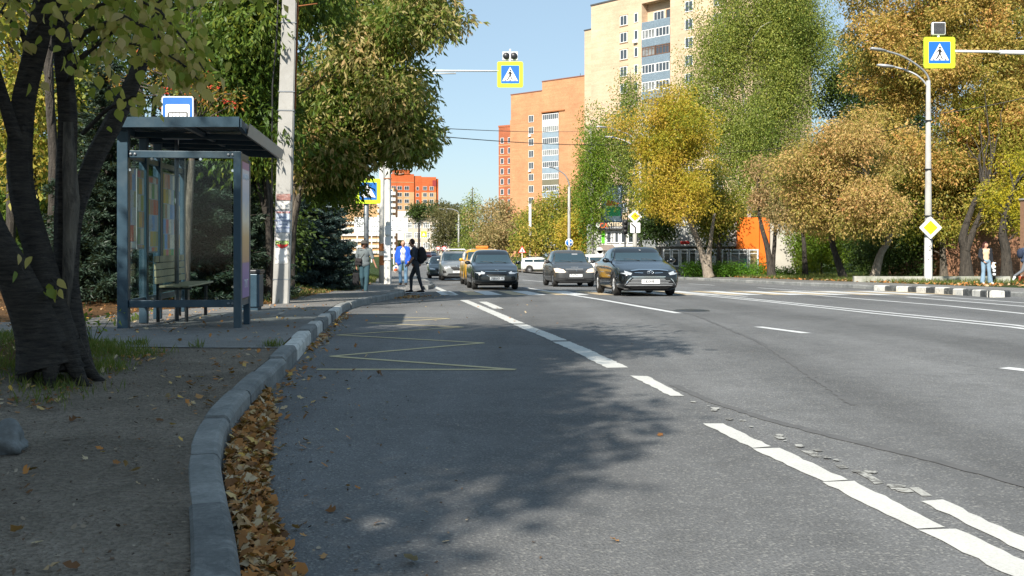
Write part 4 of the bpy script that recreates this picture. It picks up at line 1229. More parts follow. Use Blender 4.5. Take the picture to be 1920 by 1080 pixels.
def bld(name, px, Y, ang_dir, label, base=None, cat='building', off=0):
    x = X_(px, Y); d = Vector((ang_dir[0], ang_dir[1], 0)).normalized()
    return empty(name, (x, Y, rz(Y)-.1+off), math.atan2(d.y, d.x), label, cat)
R = random.Random(4)
# --- tall pale block
e = bld('apartment_block', 1099, 175, (.9,-1), 'tall pale yellow-brick apartment block with grey-blue loggias, top right of the sky')
zb = e.location.z
H1 = 41.6-zb
w = MB(); w.box(1.2, 12.55, 0, 16, 0, H1); w.box(18.5, 34, 0, 16, 0, H1); w.box(12.55, 18.5, 1.5, 16, 0, H1-3.5); w.box(12.55, 18.5, 0.0, 16, H1-1.55, H1); w.box(12.55,18.5,1.5,16,H1-3.5,H1-1.55)
w.box(-2.5, 1.2, 2.2, 14, 0, H1-3.4); w.build('wall', B_pale, e)
w = MB(); w.box(1.1, 34.1, -.12, 16.1, H1, H1+.25); w.box(-2.6, 1.09, 2.1, 14.1, H1-3.4, H1-3.2); w.build('roof', P_roof, e)
fl = 2.83
for k in range(14):
    z = H1-5.0-fl*k
    if z < .5: break
    window(e, 7.9, z+.5, 1.55, 1.65, 2, .0 or None)
    window(e, 11.0, z+.55, .8, 1.55, 1)
    window(e, 21.5, z+.5, 1.55, 1.65, 2); window(e, 27, z+.5, 1.55, 1.65, 2)
    l = MB(); l.box(7.7, 9.65, -.06, .01, z+2.2, z+2.32); l.build('lintel', plain('lintel', (.42,.28,.17), .9) if k == 0 else bpy.data.materials['lintel'], e); l = MB(); l.box(7.75, 9.6, -.12, .01, z+.38, z+.46); l.build('sill', bpy.data.materials['lintel'], e)
    p = MB(); p.box(12.57, 18.48, -.05, .06, z-.95, z+.3)
    for q in range(14): p.box(12.57, 18.48, -.075, -.052, z-.9+q*.085, z-.9+q*.085+.04)
    p.box(15.4, 15.5, -.09, -.04, z-.95, z+.3); p.build('balcony', P_blue, e)
    br = (k in (2, 5)); mt = P_brown if br else P_frame
    if k == 0: window(e, 14.0, z+.5, 2.2, 1.5, 3, None, P_frame, None, 1.4); window(e, 16.6, z+.5, 1.6, 1.5, 2, None, P_brown, None, 1.4)
    else:
        window(e, 12.65, z+.33, 2.75, 1.5, 4, .75 if br else None, mt, P_curt if k % 3 else None, 0.0, 'window', .12); window(e, 15.55, z+.33, 2.85, 1.5, 4, .75 if br else None, mt, None, 0.0, 'window', .12)
ac = MB(); ac.box(11.0, 11.75, -.45, 0, H1-5.0-fl+.0, H1-5.0-fl+.5); ac.build('air_conditioner', P_frame, e)
# --- orange block
e = bld('apartment_block', 958, 253, (1.084,-1), 'orange-brick apartment block with a column of white loggias, standing alone in the sky')
zb = e.location.z; H2 = 37.7-zb; H2b = 39.9-zb
w = MB(); w.box(0, 10.3, 0, 14, 0, H2-.0); w.box(10.3, 10.31, 0, 14, 0, H2); w.box(-1.7, -.01, 1.5, 12, 0, H2-6); w.box(15.6, 34, 0, 14, 0, H2b); w.box(10.31, 15.6, 1.2, 14, 0, H2b); w.box(10.31, 15.6, .0, 1.19, H2b-7.4, H2b)
w.build('wall', B_orange, e)
w = MB(); w.box(-.1, 10.25, -.12, 14.1, H2, H2+.22); w.box(10.26, 34.1, -.12, 14.1, H2b, H2b+.22); w.build('roof', plain('red_roof_edge', (.22,.09,.06), .9), e)
w = MB()
for x in (19, 25, 25.6, 27): w.cyl((x, 4, H2b), (x, 4, H2b+1.6), .06, 5)
w.box(17, 20, 4, 6, H2b+.2, H2b+1.0); w.build('roof_equipment', M['dark_metal'], e)
fl = 2.87
for k in range(14):
    z = H2b-9.8-fl*k
    if z < .3: break
    window(e, 6.0, z+.3, 1.6, 1.7, 2); window(e, 24.5, z+.3, 1.7, 1.7, 2)
    p = MB(); p.box(10.35, 15.55, -.05, .08, z-.95, z+.35); p.box(12.9,13,-.08,-.04,z-.95,z+.35)
    p.build('balcony', P_white if k == 0 else (plain('olive_cladding', (.16,.15,.10), .7) if k == 5 else P_blue), e)
    for j in range(1): window(e, 10.4, z+.38, 5.1, 1.5, 8, None, P_frame, P_curt if k % 2 else None, .02, 'window', .13)
    if k % 3 == 1: a = MB(); a.box(6.1, 6.8, -.4, 0, z-.35, z+.15); a.build('air_conditioner', P_frame, e)
w = MB(); w.box(10.2, 17.5, -.25, .1, H2b-7.55, H2b-7.3); w.build('canopy', M['rust'], e)
# --- narrow red block beside it
e = bld('apartment_block', 935, 285, (1.084,-.75), 'narrow dark red-brick block on the left side of the orange block')
zb = e.location.z; H3 = 1.15+214/1900*285-zb
w = MB(); w.box(0, 9, 0, 12, 0, H3); w.box(-.1, 9.1, -.1, 12.1, H3, H3+.5); w.build('wall', B_red, e)
for k in range(10):
    z = H3-4.6-fl*k
    if z < 1: break
    window(e, .7, z, 1.1, 1.6, 1); window(e, 3.2, z, 1.0, 1.6, 1)
    s = MB(); s.box(0, 9, -.06, .0, z-.6, z-.35); s.build('string_course', B_beige, e)
# --- far orange block with stepped roof
e = bld('apartment_block', 738, 440, (1,.22), 'far bright orange-red apartment block with a stepped roof, at the left of the sky')
zb = e.location.z; s = 440/1900
def Z4(py): return HC-(py-HY)*s-zb
w = MB()
w.box(-2, 8.9, 0, 12, 0, Z4(326)); w.box(.5, 7.2, -.3, 11, Z4(326), Z4(318)); w.box(8.9, 12.2, .6, 12, 0, Z4(329)); w.box(12.2, 18.6, .0, 12, 0, Z4(331)); w.box(18.6, 19.7, .8, 12, 0, Z4(334))
w.build('wall', B_hot, e)
w = MB(); w.box(-2, 8.9, -.06, 0, 0, Z4(360)); w.box(12.2, 18.6, -.06, 0, 0, Z4(360)); w.box(-1.9,8.8,-.09,-.061,Z4(342),Z4(341)); w.build('lower_wall', B_beige, e)
w = MB(); w.box(17, 18.65, -.08, 0, Z4(348), Z4(337)); w.build('red_panel', plain('dark_red_panel', (.28,.03,.03), .7), e)
w = MB(); 
pt = [(2.2+2.2*math.cos(a)*1.0, -.5, Z4(323)+.6*math.sin(a)-.2) for a in np.linspace(PI, 2*PI, 9)]; w.tube(pt, .16, 5); w.build('roof_arch', P_beige, e)
for k in range(8):
    z = Z4(356)-2.85*k
    for x in (-.9, 1.6, 4.7): window(e, x, z, 2.0, 1.7, 2, None, None, None, -.06)
    window(e, 9.9, z, 1.2, 1.5, 1, None, None, None, .6)
    for x in (12.8, 15.7): window(e, x, z, 1.7, 1.7, 2, None, None, None, -.06)
# --- beige school building + white upper part
e = bld('school_building', 757, 300, (1,.08), 'low beige two-storey building with white window frames at the end of the street')
zb = e.location.z; s = 300/1900
def Z5(py): return HC-(py-HY)*s-zb
w = MB(); w.box(0, 13.5, 0, 12, 0, Z5(408)); w.build('wall', P_beige, e)
w = MB(); w.box(-.1, 13.6, -.15, 12, Z5(408)+.003, Z5(407)); w.build('roof', P_roof, e)
w = MB(); w.box(-4.0, 2.6, 2, 10, Z5(450), Z5(395)); w.build('rooftop_block', P_white, e)
for py in (428, 447, 466):
    for x in (.6, 3.2, 5.8, 8.4, 11.0): window(e, x, Z5(py), 1.9, 1.75, 3, .6, None, P_curt, 0, 'window', .16)
window(e, .4, Z5(405), 1.2, 1.2, 2, None, P_frame, None, 2.0)
# --- white building with balconies
e = bld('balcony_building', 640, 235, (1,.03), 'white building with stacked balconies half hidden behind the white lamp columns')
zb = e.location.z; s = 235/1900
def Z6(py): return HC-(py-HY)*s-zb
w = MB(); w.box(0, 12.2, 0, 10, 0, Z6(352)); w.build('wall', B_beige, e)
for k in range(12):
    z = Z6(362)-1.36*k*1.0
    if z < .6: break
    p = MB(); p.box(8.4, 12.6, -1.0, 0, z-.45, z+.28); p.build('balcony', P_white, e)
    if k > 0: p = MB(); p.box(0, 8.2, -.5, 0, z-.4, z+.2); p.build('balcony', P_white, e) if k > 4 else None
    for x in (8.9, 10.7): window(e, x, z+.32, 1.2, .6, 2, None, P_frame, None, -.1)
# --- big white hoarding
e = bld('billboard', 664, 170, (1,.02), 'wide white hoarding with thin dark lettering behind the lamp columns', cat='billboard')
zb = e.location.z; s = 170/1900
def Z7(py): return HC-(py-HY)*s-zb
w = MB(); w.box(0, 5.9, 0, .3, Z7(440), Z7(407)); w.box(6.05, 9.0, -.05, .3, Z7(437), Z7(408)); w.build('panel', plain('hoarding_white', (.75,.76,.77), .6, 0, .04, 1, 0), e)
w = MB()
for x in (.5, 2.9, 5.3, 6.6, 8.6): w.box(x-.09, x+.09, .1, .28, 0, Z7(441))
w.build('post', M['white_metal'], e)
for x, py, t in ((6.2,413,'_'),):
    pass
w = MB(); rr = random.Random(6)
for x0, x1, py in ((.4,2.2,420),(.5,1.4,424),(2.8,4.6,416),(3.0,4.0,424),(4.4,5.4,425),(6.3,7.1,414),(7.6,8.7,413),(6.2,8.8,424),(6.2,7.2,429),(7.5,8.8,429),(6.2,8.8,432),(.5,4.8,433)):
    x = x0
    while x < x1:
        l = rr.uniform(.08, .3); w.box(x, min(x+l, x1), -.08, -.055, Z7(py)-.04, Z7(py)+rr.uniform(.02, .09)); x += l+rr.uniform(.04, .12)
w.build('lettering', M['sign_black'], e)
# --- white shop on the right
Ys = 92
e = bld('shop_building', 1114, Ys, (1,0), 'white shop with a dark sign band, a bright green stripe and white-framed windows')
zb = e.location.z; s = Ys/1900
def Z8(py): return HC-(py-HY)*s-zb
def X8(px): return X_(px, Ys)-e.location.x
w = MB(); w.box(0, X8(1262), 0, 9, 0, Z8(418)); w.build('wall', P_white, e)
w = MB(); w.box(X8(1117), X8(1262), -.55, 0, Z8(430), Z8(417)); w.build('sign_band', plain('dark_sign_band', (.04,.04,.045), .6, 0, .1, 2, 0), e)
w = MB(); w.box(X8(1128), X8(1133.5), -.06, 0, Z8(456), Z8(432.5)); w.build('green_stripe', plain('bright_green_panel', (.12,.62,.02), .6, 0, .05, 2, 0), e)
gm = plain('sign_red_letter', (.75,.12,.03), .5, 0, 0, 1, 0)
writing('writing', 'CA', .62, gm, e, (X8(1131), -.56, Z8(423.5)), sx=.9, bold=.01)
writing('writing', 'АПТЕКА', .42, plain('sign_cream_letter', (.75,.62,.42), .5, 0, 0, 1, 0), e, (X8(1154), -.56, Z8(421.3)), bold=.01)
writing('writing', 'САЛОН КРАСОТЫ', .2, M['sign_white'], e, (X8(1152), -.56, Z8(427)))
w = MB(); w.lathe([(.005,0),(.2,0)], 'y', 14, (X8(1119.7), -.562, Z8(423))); w.build('round_emblem', M['sign_white'], e)
for x0, x1 in ((1137,1146),(1146.6,1151.4),(1152,1160),(1164,1174),(1177,1190),(1193,1206),(1209,1222),(1226,1240)):
    window(e, X8(x0), Z8(455.5), round(X8(x1)-X8(x0), 2), round(Z8(434)-Z8(455.5), 2), 1, .55 if x0 == 1146.6 else None, P_frame, None, 0, 'window', .07)
for px in (1120, 1152):     # white round-topped flanks of the porch
    w = MB(); c = (X8(px), -2.4, Z8(469)); w.lathe([(.01,-.5),(.27,-.5),(.27,.5),(.01,.5)], 'y', 20, c); w.box(c[0]-.27, c[0]+.27, -2.9, -1.9, 0, c[2]); w.build('porch_flank', P_white, e)
w = MB(); w.add([(X8(1121),-2.6,Z8(468)),(X8(1151),-2.6,Z8(468)),(X8(1149),-.1,Z8(459)),(X8(1123),-.1,Z8(459)),(X8(1121),-2.6,Z8(469)),(X8(1151),-2.6,Z8(469)),(X8(1149),-.1,Z8(460)),(X8(1123),-.1,Z8(460))],
   [(0,1,2,3),(7,6,5,4),(0,4,5,1),(1,5,6,2),(2,6,7,3),(3,7,4,0)]); w.build('porch_roof', plain('brown_porch_roof', (.25,.2,.17), .8), e)
w = MB(); w.box(X8(1122), X8(1150), -2.3, -.02, 0, Z8(469)); w.build('porch_wall', P_white, e)
# --- tall banner billboard over the shop
e = empty('billboard', (X_(1148, 96), 96, rz(96)), 0, 'upright blue-framed billboard with green and red poster, above the white shop', 'billboard')
s = 96/1900
def Z9(py): return HC-(py-HY)*s-e.location.z
w = MB(); w.box(-.82, .85, 0, .5, Z9(415), Z9(350)); w.build('panel', plain('pale_blue_poster', (.42,.52,.60), .5, 0, .1, 1, 0), e)
w = MB(); 
for x in (-.95,-.82,.85): w.box(x-.06, x+.06, -.12, .6, Z9(417), Z9(348))
w.box(-.88, .9, -.1, .58, Z9(350), Z9(347.5)); w.box(-.88, .9, -.1, .58, Z9(417), Z9(415)); w.build('frame', plain('blue_steel', (.08,.13,.2), .5, .3), e)
w = MB(); w.poly(rect(-.55, .8, Z9(405), Z9(388), -.002), .01, mi=0); w.poly(rect(-.5,.1,Z9(373),Z9(366),-.002), .01, mi=0)
w.poly([(-.55,-.002,Z9(386)),(.1,-.002,Z9(385)),(.75,-.002,Z9(382)),(.1,-.002,Z9(377)),(-.55,-.002,Z9(375))], .012, mi=1); w.build('poster', [plain('poster_green', (.03,.32,.12), .5, 0, .2, 4, 0), plain('poster_red', (.62,.12,.04), .5, 0, .1, 4, 0)], e)
w = MB(); w.cyl((0,.25,0), (0,.25,Z9(417)), .2, 10); w.build('post', M['dark_metal'], e)
# --- long low shop with orange portal
Yo = 74
e = bld('shop_building', 1232, Yo, (1,0), 'long low shop with white-framed glazing and a bright orange portal behind the trees')
zb = e.location.z; s = Yo/1900
def ZA(py): return HC-(py-HY)*s-zb
def XA(px): return X_(px, Yo)-e.location.x
w = MB(); w.box(0, XA(1381), 0, 10, ZA(462), ZA(405)); w.box(0, XA(1381), 1.2, 10, 0, ZA(462)); w.build('wall', plain('greyish_render', (.42,.42,.40), .85, 0, .1, .6, .1), e)
w = MB(); w.box(XA(1381), XA(1422), -.4, 0, ZA(467), ZA(408)); w.box(XA(1421), XA(1440), -.4, 8, 0, ZA(408)); w.box(XA(1381),XA(1421),0,8,0,ZA(408)); w.build('orange_portal', P_orange, e)
w = MB(); w.box(XA(1440)+.01, XA(1492), -.1, 9, 0, ZA(418)); w.build('grey_wing', plain('grey_render', (.45,.43,.38), .85, 0, .12, .8, .2), e)
for x0, x1 in ((1243,1258),(1259,1274),(1275,1290),(1291,1306),(1307,1322),(1323,1338),(1339,1352),(1353,1366)):
    window(e, XA(x0), ZA(500), round(XA(x1)-XA(x0), 2), round(ZA(467)-ZA(500), 2), 1, .75, P_frame, None, 0.02, 'window', .1)
window(e, XA(1366), ZA(511), round(XA(1400)-XA(1366), 2), round(ZA(467)-ZA(511), 2), 2, .8, P_frame, P_curt, -.42, 'window', .1)
window(e, XA(1401), ZA(511), round(XA(1419)-XA(1401), 2), round(ZA(467)-ZA(511), 2), 1, .8, P_frame, plain('ochre_blind', (.30,.22,.10), .6), -.42, 'window', .1)
w = MB(); w.box(XA(1384), XA(1401), -.47, -.43, ZA(505), ZA(485)); w.build('green_poster', plain('teal_poster', (.05,.24,.16), .6), e)
w = MB(); w.bbox(XA(1274), XA(1291), -.5, -.36, ZA(458), ZA(452), .05); w.build('red_sign', M['sign_red'], e)
# --- brown brick building on the right
Yb = 54
e = bld('brick_building', 1768, Yb, (1,-.05), 'brown brick building with a dark red plinth in the shade of the right-hand trees')
zb = e.location.z; s = Yb/1900
def ZB(py): return HC-(py-HY)*s-zb
w = MB(); w.box(0, 16, 0, 9, ZB(522), ZB(405)); w.build('wall', B_wall, e)
w = MB(); w.box(-.05, 16, -.12, 9, 0, ZB(522)); w.build('plinth', plain('dark_red_plinth', (.10,.02,.018), .8), e)
Yc = 44
e = empty('brick_gatepost', (X_(1925, Yc), Yc, rzz(X_(1925, Yc), Yc)-.03), 0, 'sunlit brown brick column cut by the right edge of the photo', 'brick column')
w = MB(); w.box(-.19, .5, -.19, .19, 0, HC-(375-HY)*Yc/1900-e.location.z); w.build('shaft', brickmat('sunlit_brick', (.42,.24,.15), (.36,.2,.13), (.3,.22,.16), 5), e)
w = MB(); w.box(-.23, .54, -.23, .23, HC-(375-HY)*Yc/1900-e.location.z, HC-(372-HY)*Yc/1900-e.location.z); w.build('cap', M['concrete'], e)
# low border wall behind the right sidewalk
q0 = (X_(1602, 46), 46); q1 = (X_(1895, 43.2), 43.2)
w = MB(); n = 12
for i in range(n):
    a = (q0[0]+(q1[0]-q0[0])*i/n, q0[1]+(q1[1]-q0[1])*i/n); b = (q0[0]+(q1[0]-q0[0])*(i+.985)/n, q0[1]+(q1[1]-q0[1])*(i+.985)/n)
    z0 = rzz(*a); z1 = rzz(*b)
    w.add([(a[0],a[1],z0-.05),(b[0],b[1],z1-.05),(b[0]+.03,b[1]+.32,z1-.05),(a[0]+.03,a[1]+.32,z0-.05),(a[0],a[1]+.01,z0+.26),(b[0],b[1]+.01,z1+.26),(b[0]+.03,b[1]+.3,z1+.26),(a[0]+.03,a[1]+.3,z0+.26)],
        [(0,3,2,1),(4,5,6,7),(0,1,5,4),(1,2,6,5),(2,3,7,6),(3,0,4,7)])
o = w.build('border_wall', plain('weathered_stone', (.34,.34,.30), .9, 0, .2, 3, .4, dirt=(.16,.18,.12))); tag(o, 'low weathered concrete border wall behind the right-hand sidewalk', 'low wall')
# iron fence far left behind people
# ================================================================== SIGNS
def ped_symbol(e, s, y, flip=1):
    """pedestrian-crossing symbol on a blue square of side s, in the xz plane at y"""
    w = MB(); h = s/2
    w.poly([(p[0]*1.0, y, p[2]) for p in rrect(-h, h, -h, h, s*.04)], .004)
    w.build('blue_panel', M['sign_blue'], e)
    w = MB(); w.poly([(-h*.86, y-.005, -h*.72), (h*.86, y-.005, -h*.72), (0, y-.005, h*.84)], .003); w.build('white_triangle', M['sign_white'], e)
    w = MB(); yy = y-.0095
    def pl(pts): w.poly([(a*h*flip, yy, b*h) for a, b in pts], .002)
    pl([(.10*math.cos(t)+.02, .10*math.sin(t)+.44) for t in np.linspace(0, 2*PI, 12, endpoint=False)])
    pl([(-.10,.30),(.12,.30),(.13,.02),(.06,-.10),(-.08,-.10),(-.10,.05)])
    pl([(-.10,.30),(-.02,.30),(-.16,.06),(-.30,-.06),(-.34,-.01),(-.22,.10)])
    pl([(.10,.28),(.12,.18),(.27,.06),(.36,.02),(.33,-.03),(.2,.02),(.05,.14)])
    pl([(-.08,-.08),(.05,-.10),(-.04,-.30),(-.26,-.62),(-.40,-.62),(-.34,-.56),(-.18,-.30)])
    pl([(-.02,-.08),(.10,-.08),(.16,-.32),(.30,-.62),(.20,-.62),(.10,-.42),(.04,-.24)])
    for x in (-.62, -.18+.0, .46): pl([(x,-.70),(x+.16,-.70),(x+.12,-.60),(x+.04,-.60)]) if x != -.18 else pl([(-.1,-.70),(.1,-.70),(.07,-.60),(-.07,-.60)])
    o = w.build('walking_figure', M['sign_black'], e)
def cross_sign(name, loc, size, label, rzv=0, hardware=True):
    e = empty(name, loc, rzv, label, 'crossing sign')
    h = size/2
    w = MB(); w.poly([(p[0], -.0, p[2]) for p in rrect(-h, h, -h, h, size*.07)], .05); w.build('yellow_board', M['sign_yellow'], e)
    ped_symbol(e, size*.70, -.052)
    return e
# hanging sign, left
def mast(px, Yp, base_z, top, r0, r1, n=12):
    pass
Yl = 40
zt = HC-(140-HY)*Yl/1900
e = cross_sign('crossing_sign', (X_(956.5, Yl), Yl, zt), 1.02, 'yellow-bordered crossing sign hung over the road on the left arm, against the sky')
w = MB(); w.box(-.30, .30, .06, .2, .58, .92); w.box(-.03, .03, .02, .09, .4, 1.02); w.build('flasher_box', M['white_metal'], e)
w = MB(); w.lathe([(.005,.0),(.12,.0),(.14,.05),(.14,.12)], 'y', 16, (.15, -.0, .75)); w.lathe([(.005,.0),(.12,.0),(.14,.05),(.14,.12)], 'y', 16, (-.15, -.0, .75)); w.build('flasher_lamp', M['dark_metal'], e)
# lamp column pair, left; the arm is fixed to the front column
zb = lz(X_(722, Yl), Yl)
e = empty('arm_column', (X_(727, Yl), Yl, zb-.05), 0, 'white column in front, carrying the long arm of the hanging sign', 'column')
w = MB(); zz_ = HC-(60-HY)*Yl/1900-zb
w.tube([(0,0,0),(0,0,zz_)], [.15,.10], 8, smooth=False); w.build('shaft', M['concrete_white'], e)
w = MB(); w.box(-.152,.152,-.152,.152,1.55,1.58); w.box(-.14,.14,-.14,.14,4.2,4.23); w.build('band', M['rust'], e)
w = MB(); za = HC-(131-HY)*Yl/1900-zb
w.tube([(-.1,-.12,za), (X_(935,Yl)-e.location.x, -.03, za)], [.045,.035], 8); w.tube([(-.1,-.12,za-.13), (X_(855,Yl)-e.location.x, -.06, za-.10)], [.03,.03], 8)
w.cyl((X_(935,Yl)-e.location.x-.05,.06,za), (X_(975,Yl)-e.location.x,.06,za), .03, 8); w.build('arm', M['white_metal'], e)
w = MB(); w.poly(rect(-.13,.13,1.0,1.9,-.156), .004); w.poly(rect(-.11,.12,2.0,2.35,-.158), .004); w.build('notice', M['sign_white'], e)
Yl2 = 42.5
zb = lz(X_(716, Yl2), Yl2)
e = empty('lamp_column', (X_(716.5, Yl2), Yl2, zb-.05), 0, 'second white column just left of and behind the one with the arm', 'column')
w = MB(); w.tube([(0,0,0),(0,0,8.8)], [.14,.09], 10); w.build('shaft', M['concrete_white'], e)
w = MB(); w.poly(rect(-.12,.1,1.4,1.7,-.15), .004); w.poly(rect(-.1,.12,.8,1.2,-.15),.004); w.build('notice', M['rust'], e)
# ground-standing sign, left
Yg = 38
e = cross_sign('crossing_sign', (X_(690.5, Yg), Yg, HC-(358.5-HY)*Yg/1900), .93, 'yellow-bordered crossing sign on the galvanised post beside the left sidewalk', .04)
zg = lz(X_(686, Yg), Yg)
e = empty('sign_post', (X_(686, Yg), Yg+.12, zg-.05), 0, 'round galvanised post carrying the left crossing sign behind the walking woman', 'sign post')
w = MB(); w.cyl((0,0,0), (0,0,4.6), .095, 14); w.build('post', M['galv'], e)
w = MB(); w.box(-.11,.11,-.11,.02,3.9,3.95); w.box(-.11,.11,-.11,.02,3.3,3.35); w.build('bracket', M['dark_metal'], e)
# hanging sign, right
Yr = 34
e = cross_sign('crossing_sign', (X_(1760.5, Yr), Yr, HC-(99-HY)*Yr/1900), 1.04, 'large yellow-bordered crossing sign hung on the arm at the upper right')
w = MB(); w.bbox(-.225, .225, -.02, .12, .60, 1.03, .03); w.cyl((0,.05,.4),(0,.05,.62),.04,10); w.build('flasher_box', M['white_metal'], e)
w = MB()
w.poly(rrect(-.19,.19,.63,1.0,.03,-.022), .003); w.build('flasher_face', M['sign_black'], e)
w = MB()
for i in range(9):
    for j in range(9): w.box(-.17+i*.039, -.155+i*.039, -.032, -.026, .65+j*.039, .665+j*.039)
w.build('light_grid', M['grey_metal'], e)
Xp = X_(2030, Yr); zp = rzz(Xp, Yr)
e = empty('arm_column', (Xp, Yr, zp-.05), 0, 'column outside the right edge whose arm carries the large crossing sign', 'column')
w = MB(); w.tube([(0,0,0),(0,0,9.2)], [.15,.09], 12); w.build('shaft', M['galv'], e)
w = MB(); za = HC-(96-HY)*Yr/1900-zp+.05; x1 = X_(1875, Yr)-Xp; x2 = X_(1780, Yr)-Xp
w.tube([(0,0,za-.08),(x1,0,za-.03)], [.075,.07], 10); w.tube([(x1,0,za-.03),(x1+.01,0,za-.025),(x2-.3,.04,za+.02)], [.07,.045,.04], 10); w.build('arm', M['white_metal'], e)
# street lamp, right
Ym = 44.5
xm = X_(1740.5, Ym); zm = rzz(xm, Ym)
e = empty('street_lamp', (xm, Ym, zm-.03), 0, 'tall concrete street lamp with two curved arms, the priority diamond on its shaft', 'street lamp')
zt = HC-(150-HY)*Ym/1900-zm
w = MB(); w.tube([(0,0,0),(0,0,zt*.22),(0,0,zt)], [.165,.15,.09], 14); w.build('shaft', M['concrete'], e)
w = MB(); w.lathe([(.172,.0),(.170,1.3),(.162,2.0)], 'z', 14); w.build('whitewashed_foot', M['concrete_white'], e)
def lamparm(e, zt, pts, r=.045):
    w = MB(); P = [Vector(p) for p in pts]; out = []
    for i in range(len(P)-1):
        p0, p1, p2, p3 = P[max(i-1,0)], P[i], P[i+1], P[min(i+2,len(P)-1)]
        for j in range(6):
            t = j/6; out.append(.5*((2*p1)+(-p0+p2)*t+(2*p0-5*p1+4*p2-p3)*t*t+(-p0+3*p1-3*p2+p3)*t**3))
    out.append(P[-1]); w.tube(out, r, 8); w.build('arm', M['grey_metal'], e)
    d = (out[-1]-out[-3]).normalized()
    h = MB(); c = out[-1]; 
    A = c-d*.05; B = c+d*.75
    h.tube([A, A+d*.08, c+d*.3, B-d*.08, B], [.05,.09,.14,.11,.03], 10); o = h.build('lamp_head', M['grey_metal'], e)
    for v in o.data.vertices:
        v.co.z = c.z+(v.co.z-c.z)*.55 if True else v.co.z
k = Ym/1900
def pm(px, py, dy=0): return ((px-1740.5)*k, dy, HC-(py-HY)*k-zm)
lamparm(e, zt, [pm(1740,180),pm(1742,150),pm(1728,130,-.1),pm(1690,108,-.3),pm(1652,98,-.5)])
lamparm(e, zt, [pm(1739,182),pm(1738,160),pm(1722,140,.1),pm(1700,127,.3),pm(1682,121,.4)])
w = MB(); w.tube([pm(1700,133),pm(1706,112),pm(1708,108)], .012, 5); w.build('brace', M['grey_metal'], e)
for q_, h_ in ((.165,.56),(.15,.8),(.175,.33)): w = MB(); w.box(-q_,q_,-q_,q_,zt*h_,zt*h_+.04); w.build('band', M['dark_metal'], e)
w = MB(); rr = random.Random(2)
for _ in range(16):
    x = rr.uniform(-.11,.07); z = rr.uniform(1.0, 2.1); w.poly(rect(x, x+rr.uniform(.02,.07), z, z+rr.uniform(.01,.05), -.178), .003)
w.build('notice', M['sign_black'], e)
def diamond(loc, d, label, par=None, worn=False):
    e = empty('priority_sign', loc, 0, label, 'priority sign'); h = d/2
    def dia(q, r): 
        P = rrect(-q, q, -q, q, r); return [((p[0]-p[2])*.7071, 0, (p[0]+p[2])*.7071) for p in P]
    w = MB(); w.poly([(a, 0, c) for a, _, c in dia(h*.7071, h*.1)], .03); w.build('white_board', M['sign_white'], e)
    w = MB(); w.poly([(a, -.031, c) for a, _, c in dia(h*.7071*.64, h*.03)], .002); w.build('dark_edging', M['sign_black'], e)
    w = MB(); w.poly([(a, -.034, c) for a, _, c in dia(h*.7071*.60, h*.02)], .003); w.build('yellow_face', M['diamond_yellow'], e)
    if worn:
        w = MB(); rr = random.Random(1)
        for _ in range(14):
            a, b = rr.uniform(-.05,.33)*h, rr.uniform(-.25,.3)*h; q = rr.uniform(.03,.08)*h
            w.poly([(a+q*math.cos(t)*rr.uniform(.6,1.2), -.038, b+q*math.sin(t)) for t in np.linspace(0, 2*PI, 7, endpoint=False)], .002)
        w.build('peeled_patches', M['sign_black'], e)
    return e
diamond((xm, Ym-.22, HC-(427-HY)*Ym/1900), 1.0, 'clean white and yellow priority diamond on the street lamp shaft')
# worn diamond with plate
Yd = 66; xd = X_(1190, Yd); zd = rz(Yd)+.1
diamond((xd, Yd-.15, HC-(406-HY)*Yd/1900), .93, 'peeling white and yellow priority diamond above a white plate on the concrete post', None, True)
e = empty('direction_plate', (xd+.02, Yd-.14, HC-(427-HY)*Yd/1900), 0, 'white plate with a bent black route line under the peeling diamond', 'road sign')
w = MB(); w.poly(rrect(-.32,.32,-.33,.33,.04), .02); w.build('board', M['sign_white'], e)
w = MB(); w.poly([(-.04,-.021,-.33),(.05,-.021,-.33),(.05,-.021,.04),(-.24,-.021,.3),(-.3,-.021,.24),(-.04,-.021,0)], .003); w.poly([(.08,-.021,-.02),(.3,-.021,-.02),(.3,-.021,.0),(.08,-.021,.0)], .003); w.build('route_line', M['sign_black'], e)
e = empty('sign_post', (xd+.02, Yd, zd), 0, 'stout concrete post carrying the peeling diamond and white plate', 'post')
w = MB(); w.tube([(0,0,0),(0,0,HC-(398-HY)*Yd/1900-zd)], [.17,.13], 10); w.build('post', M['concrete'], e)
e = empty('traffic_light', (X_(1172, 68), 68, rz(68)+.1), 0, 'dark traffic light seen from behind, left of the peeling diamond', 'traffic light')
zt = HC-(436-HY)*68/1900-e.location.z
w = MB(); w.cyl((0,.0,0), (0,.0,zt), .06, 10); w.build('post', M['dark_metal'], e)
w = MB()
w.bbox(-.16,.16,-.12,.14,zt-.1,zt+.85,.03); 
for q in range(3): w.lathe([(.005,-.22),(.12,-.22),(.13,-.12)], 'y', 14, (0,0,zt+.08+q*.3))
w.build('housing', M['black_plastic'], e)
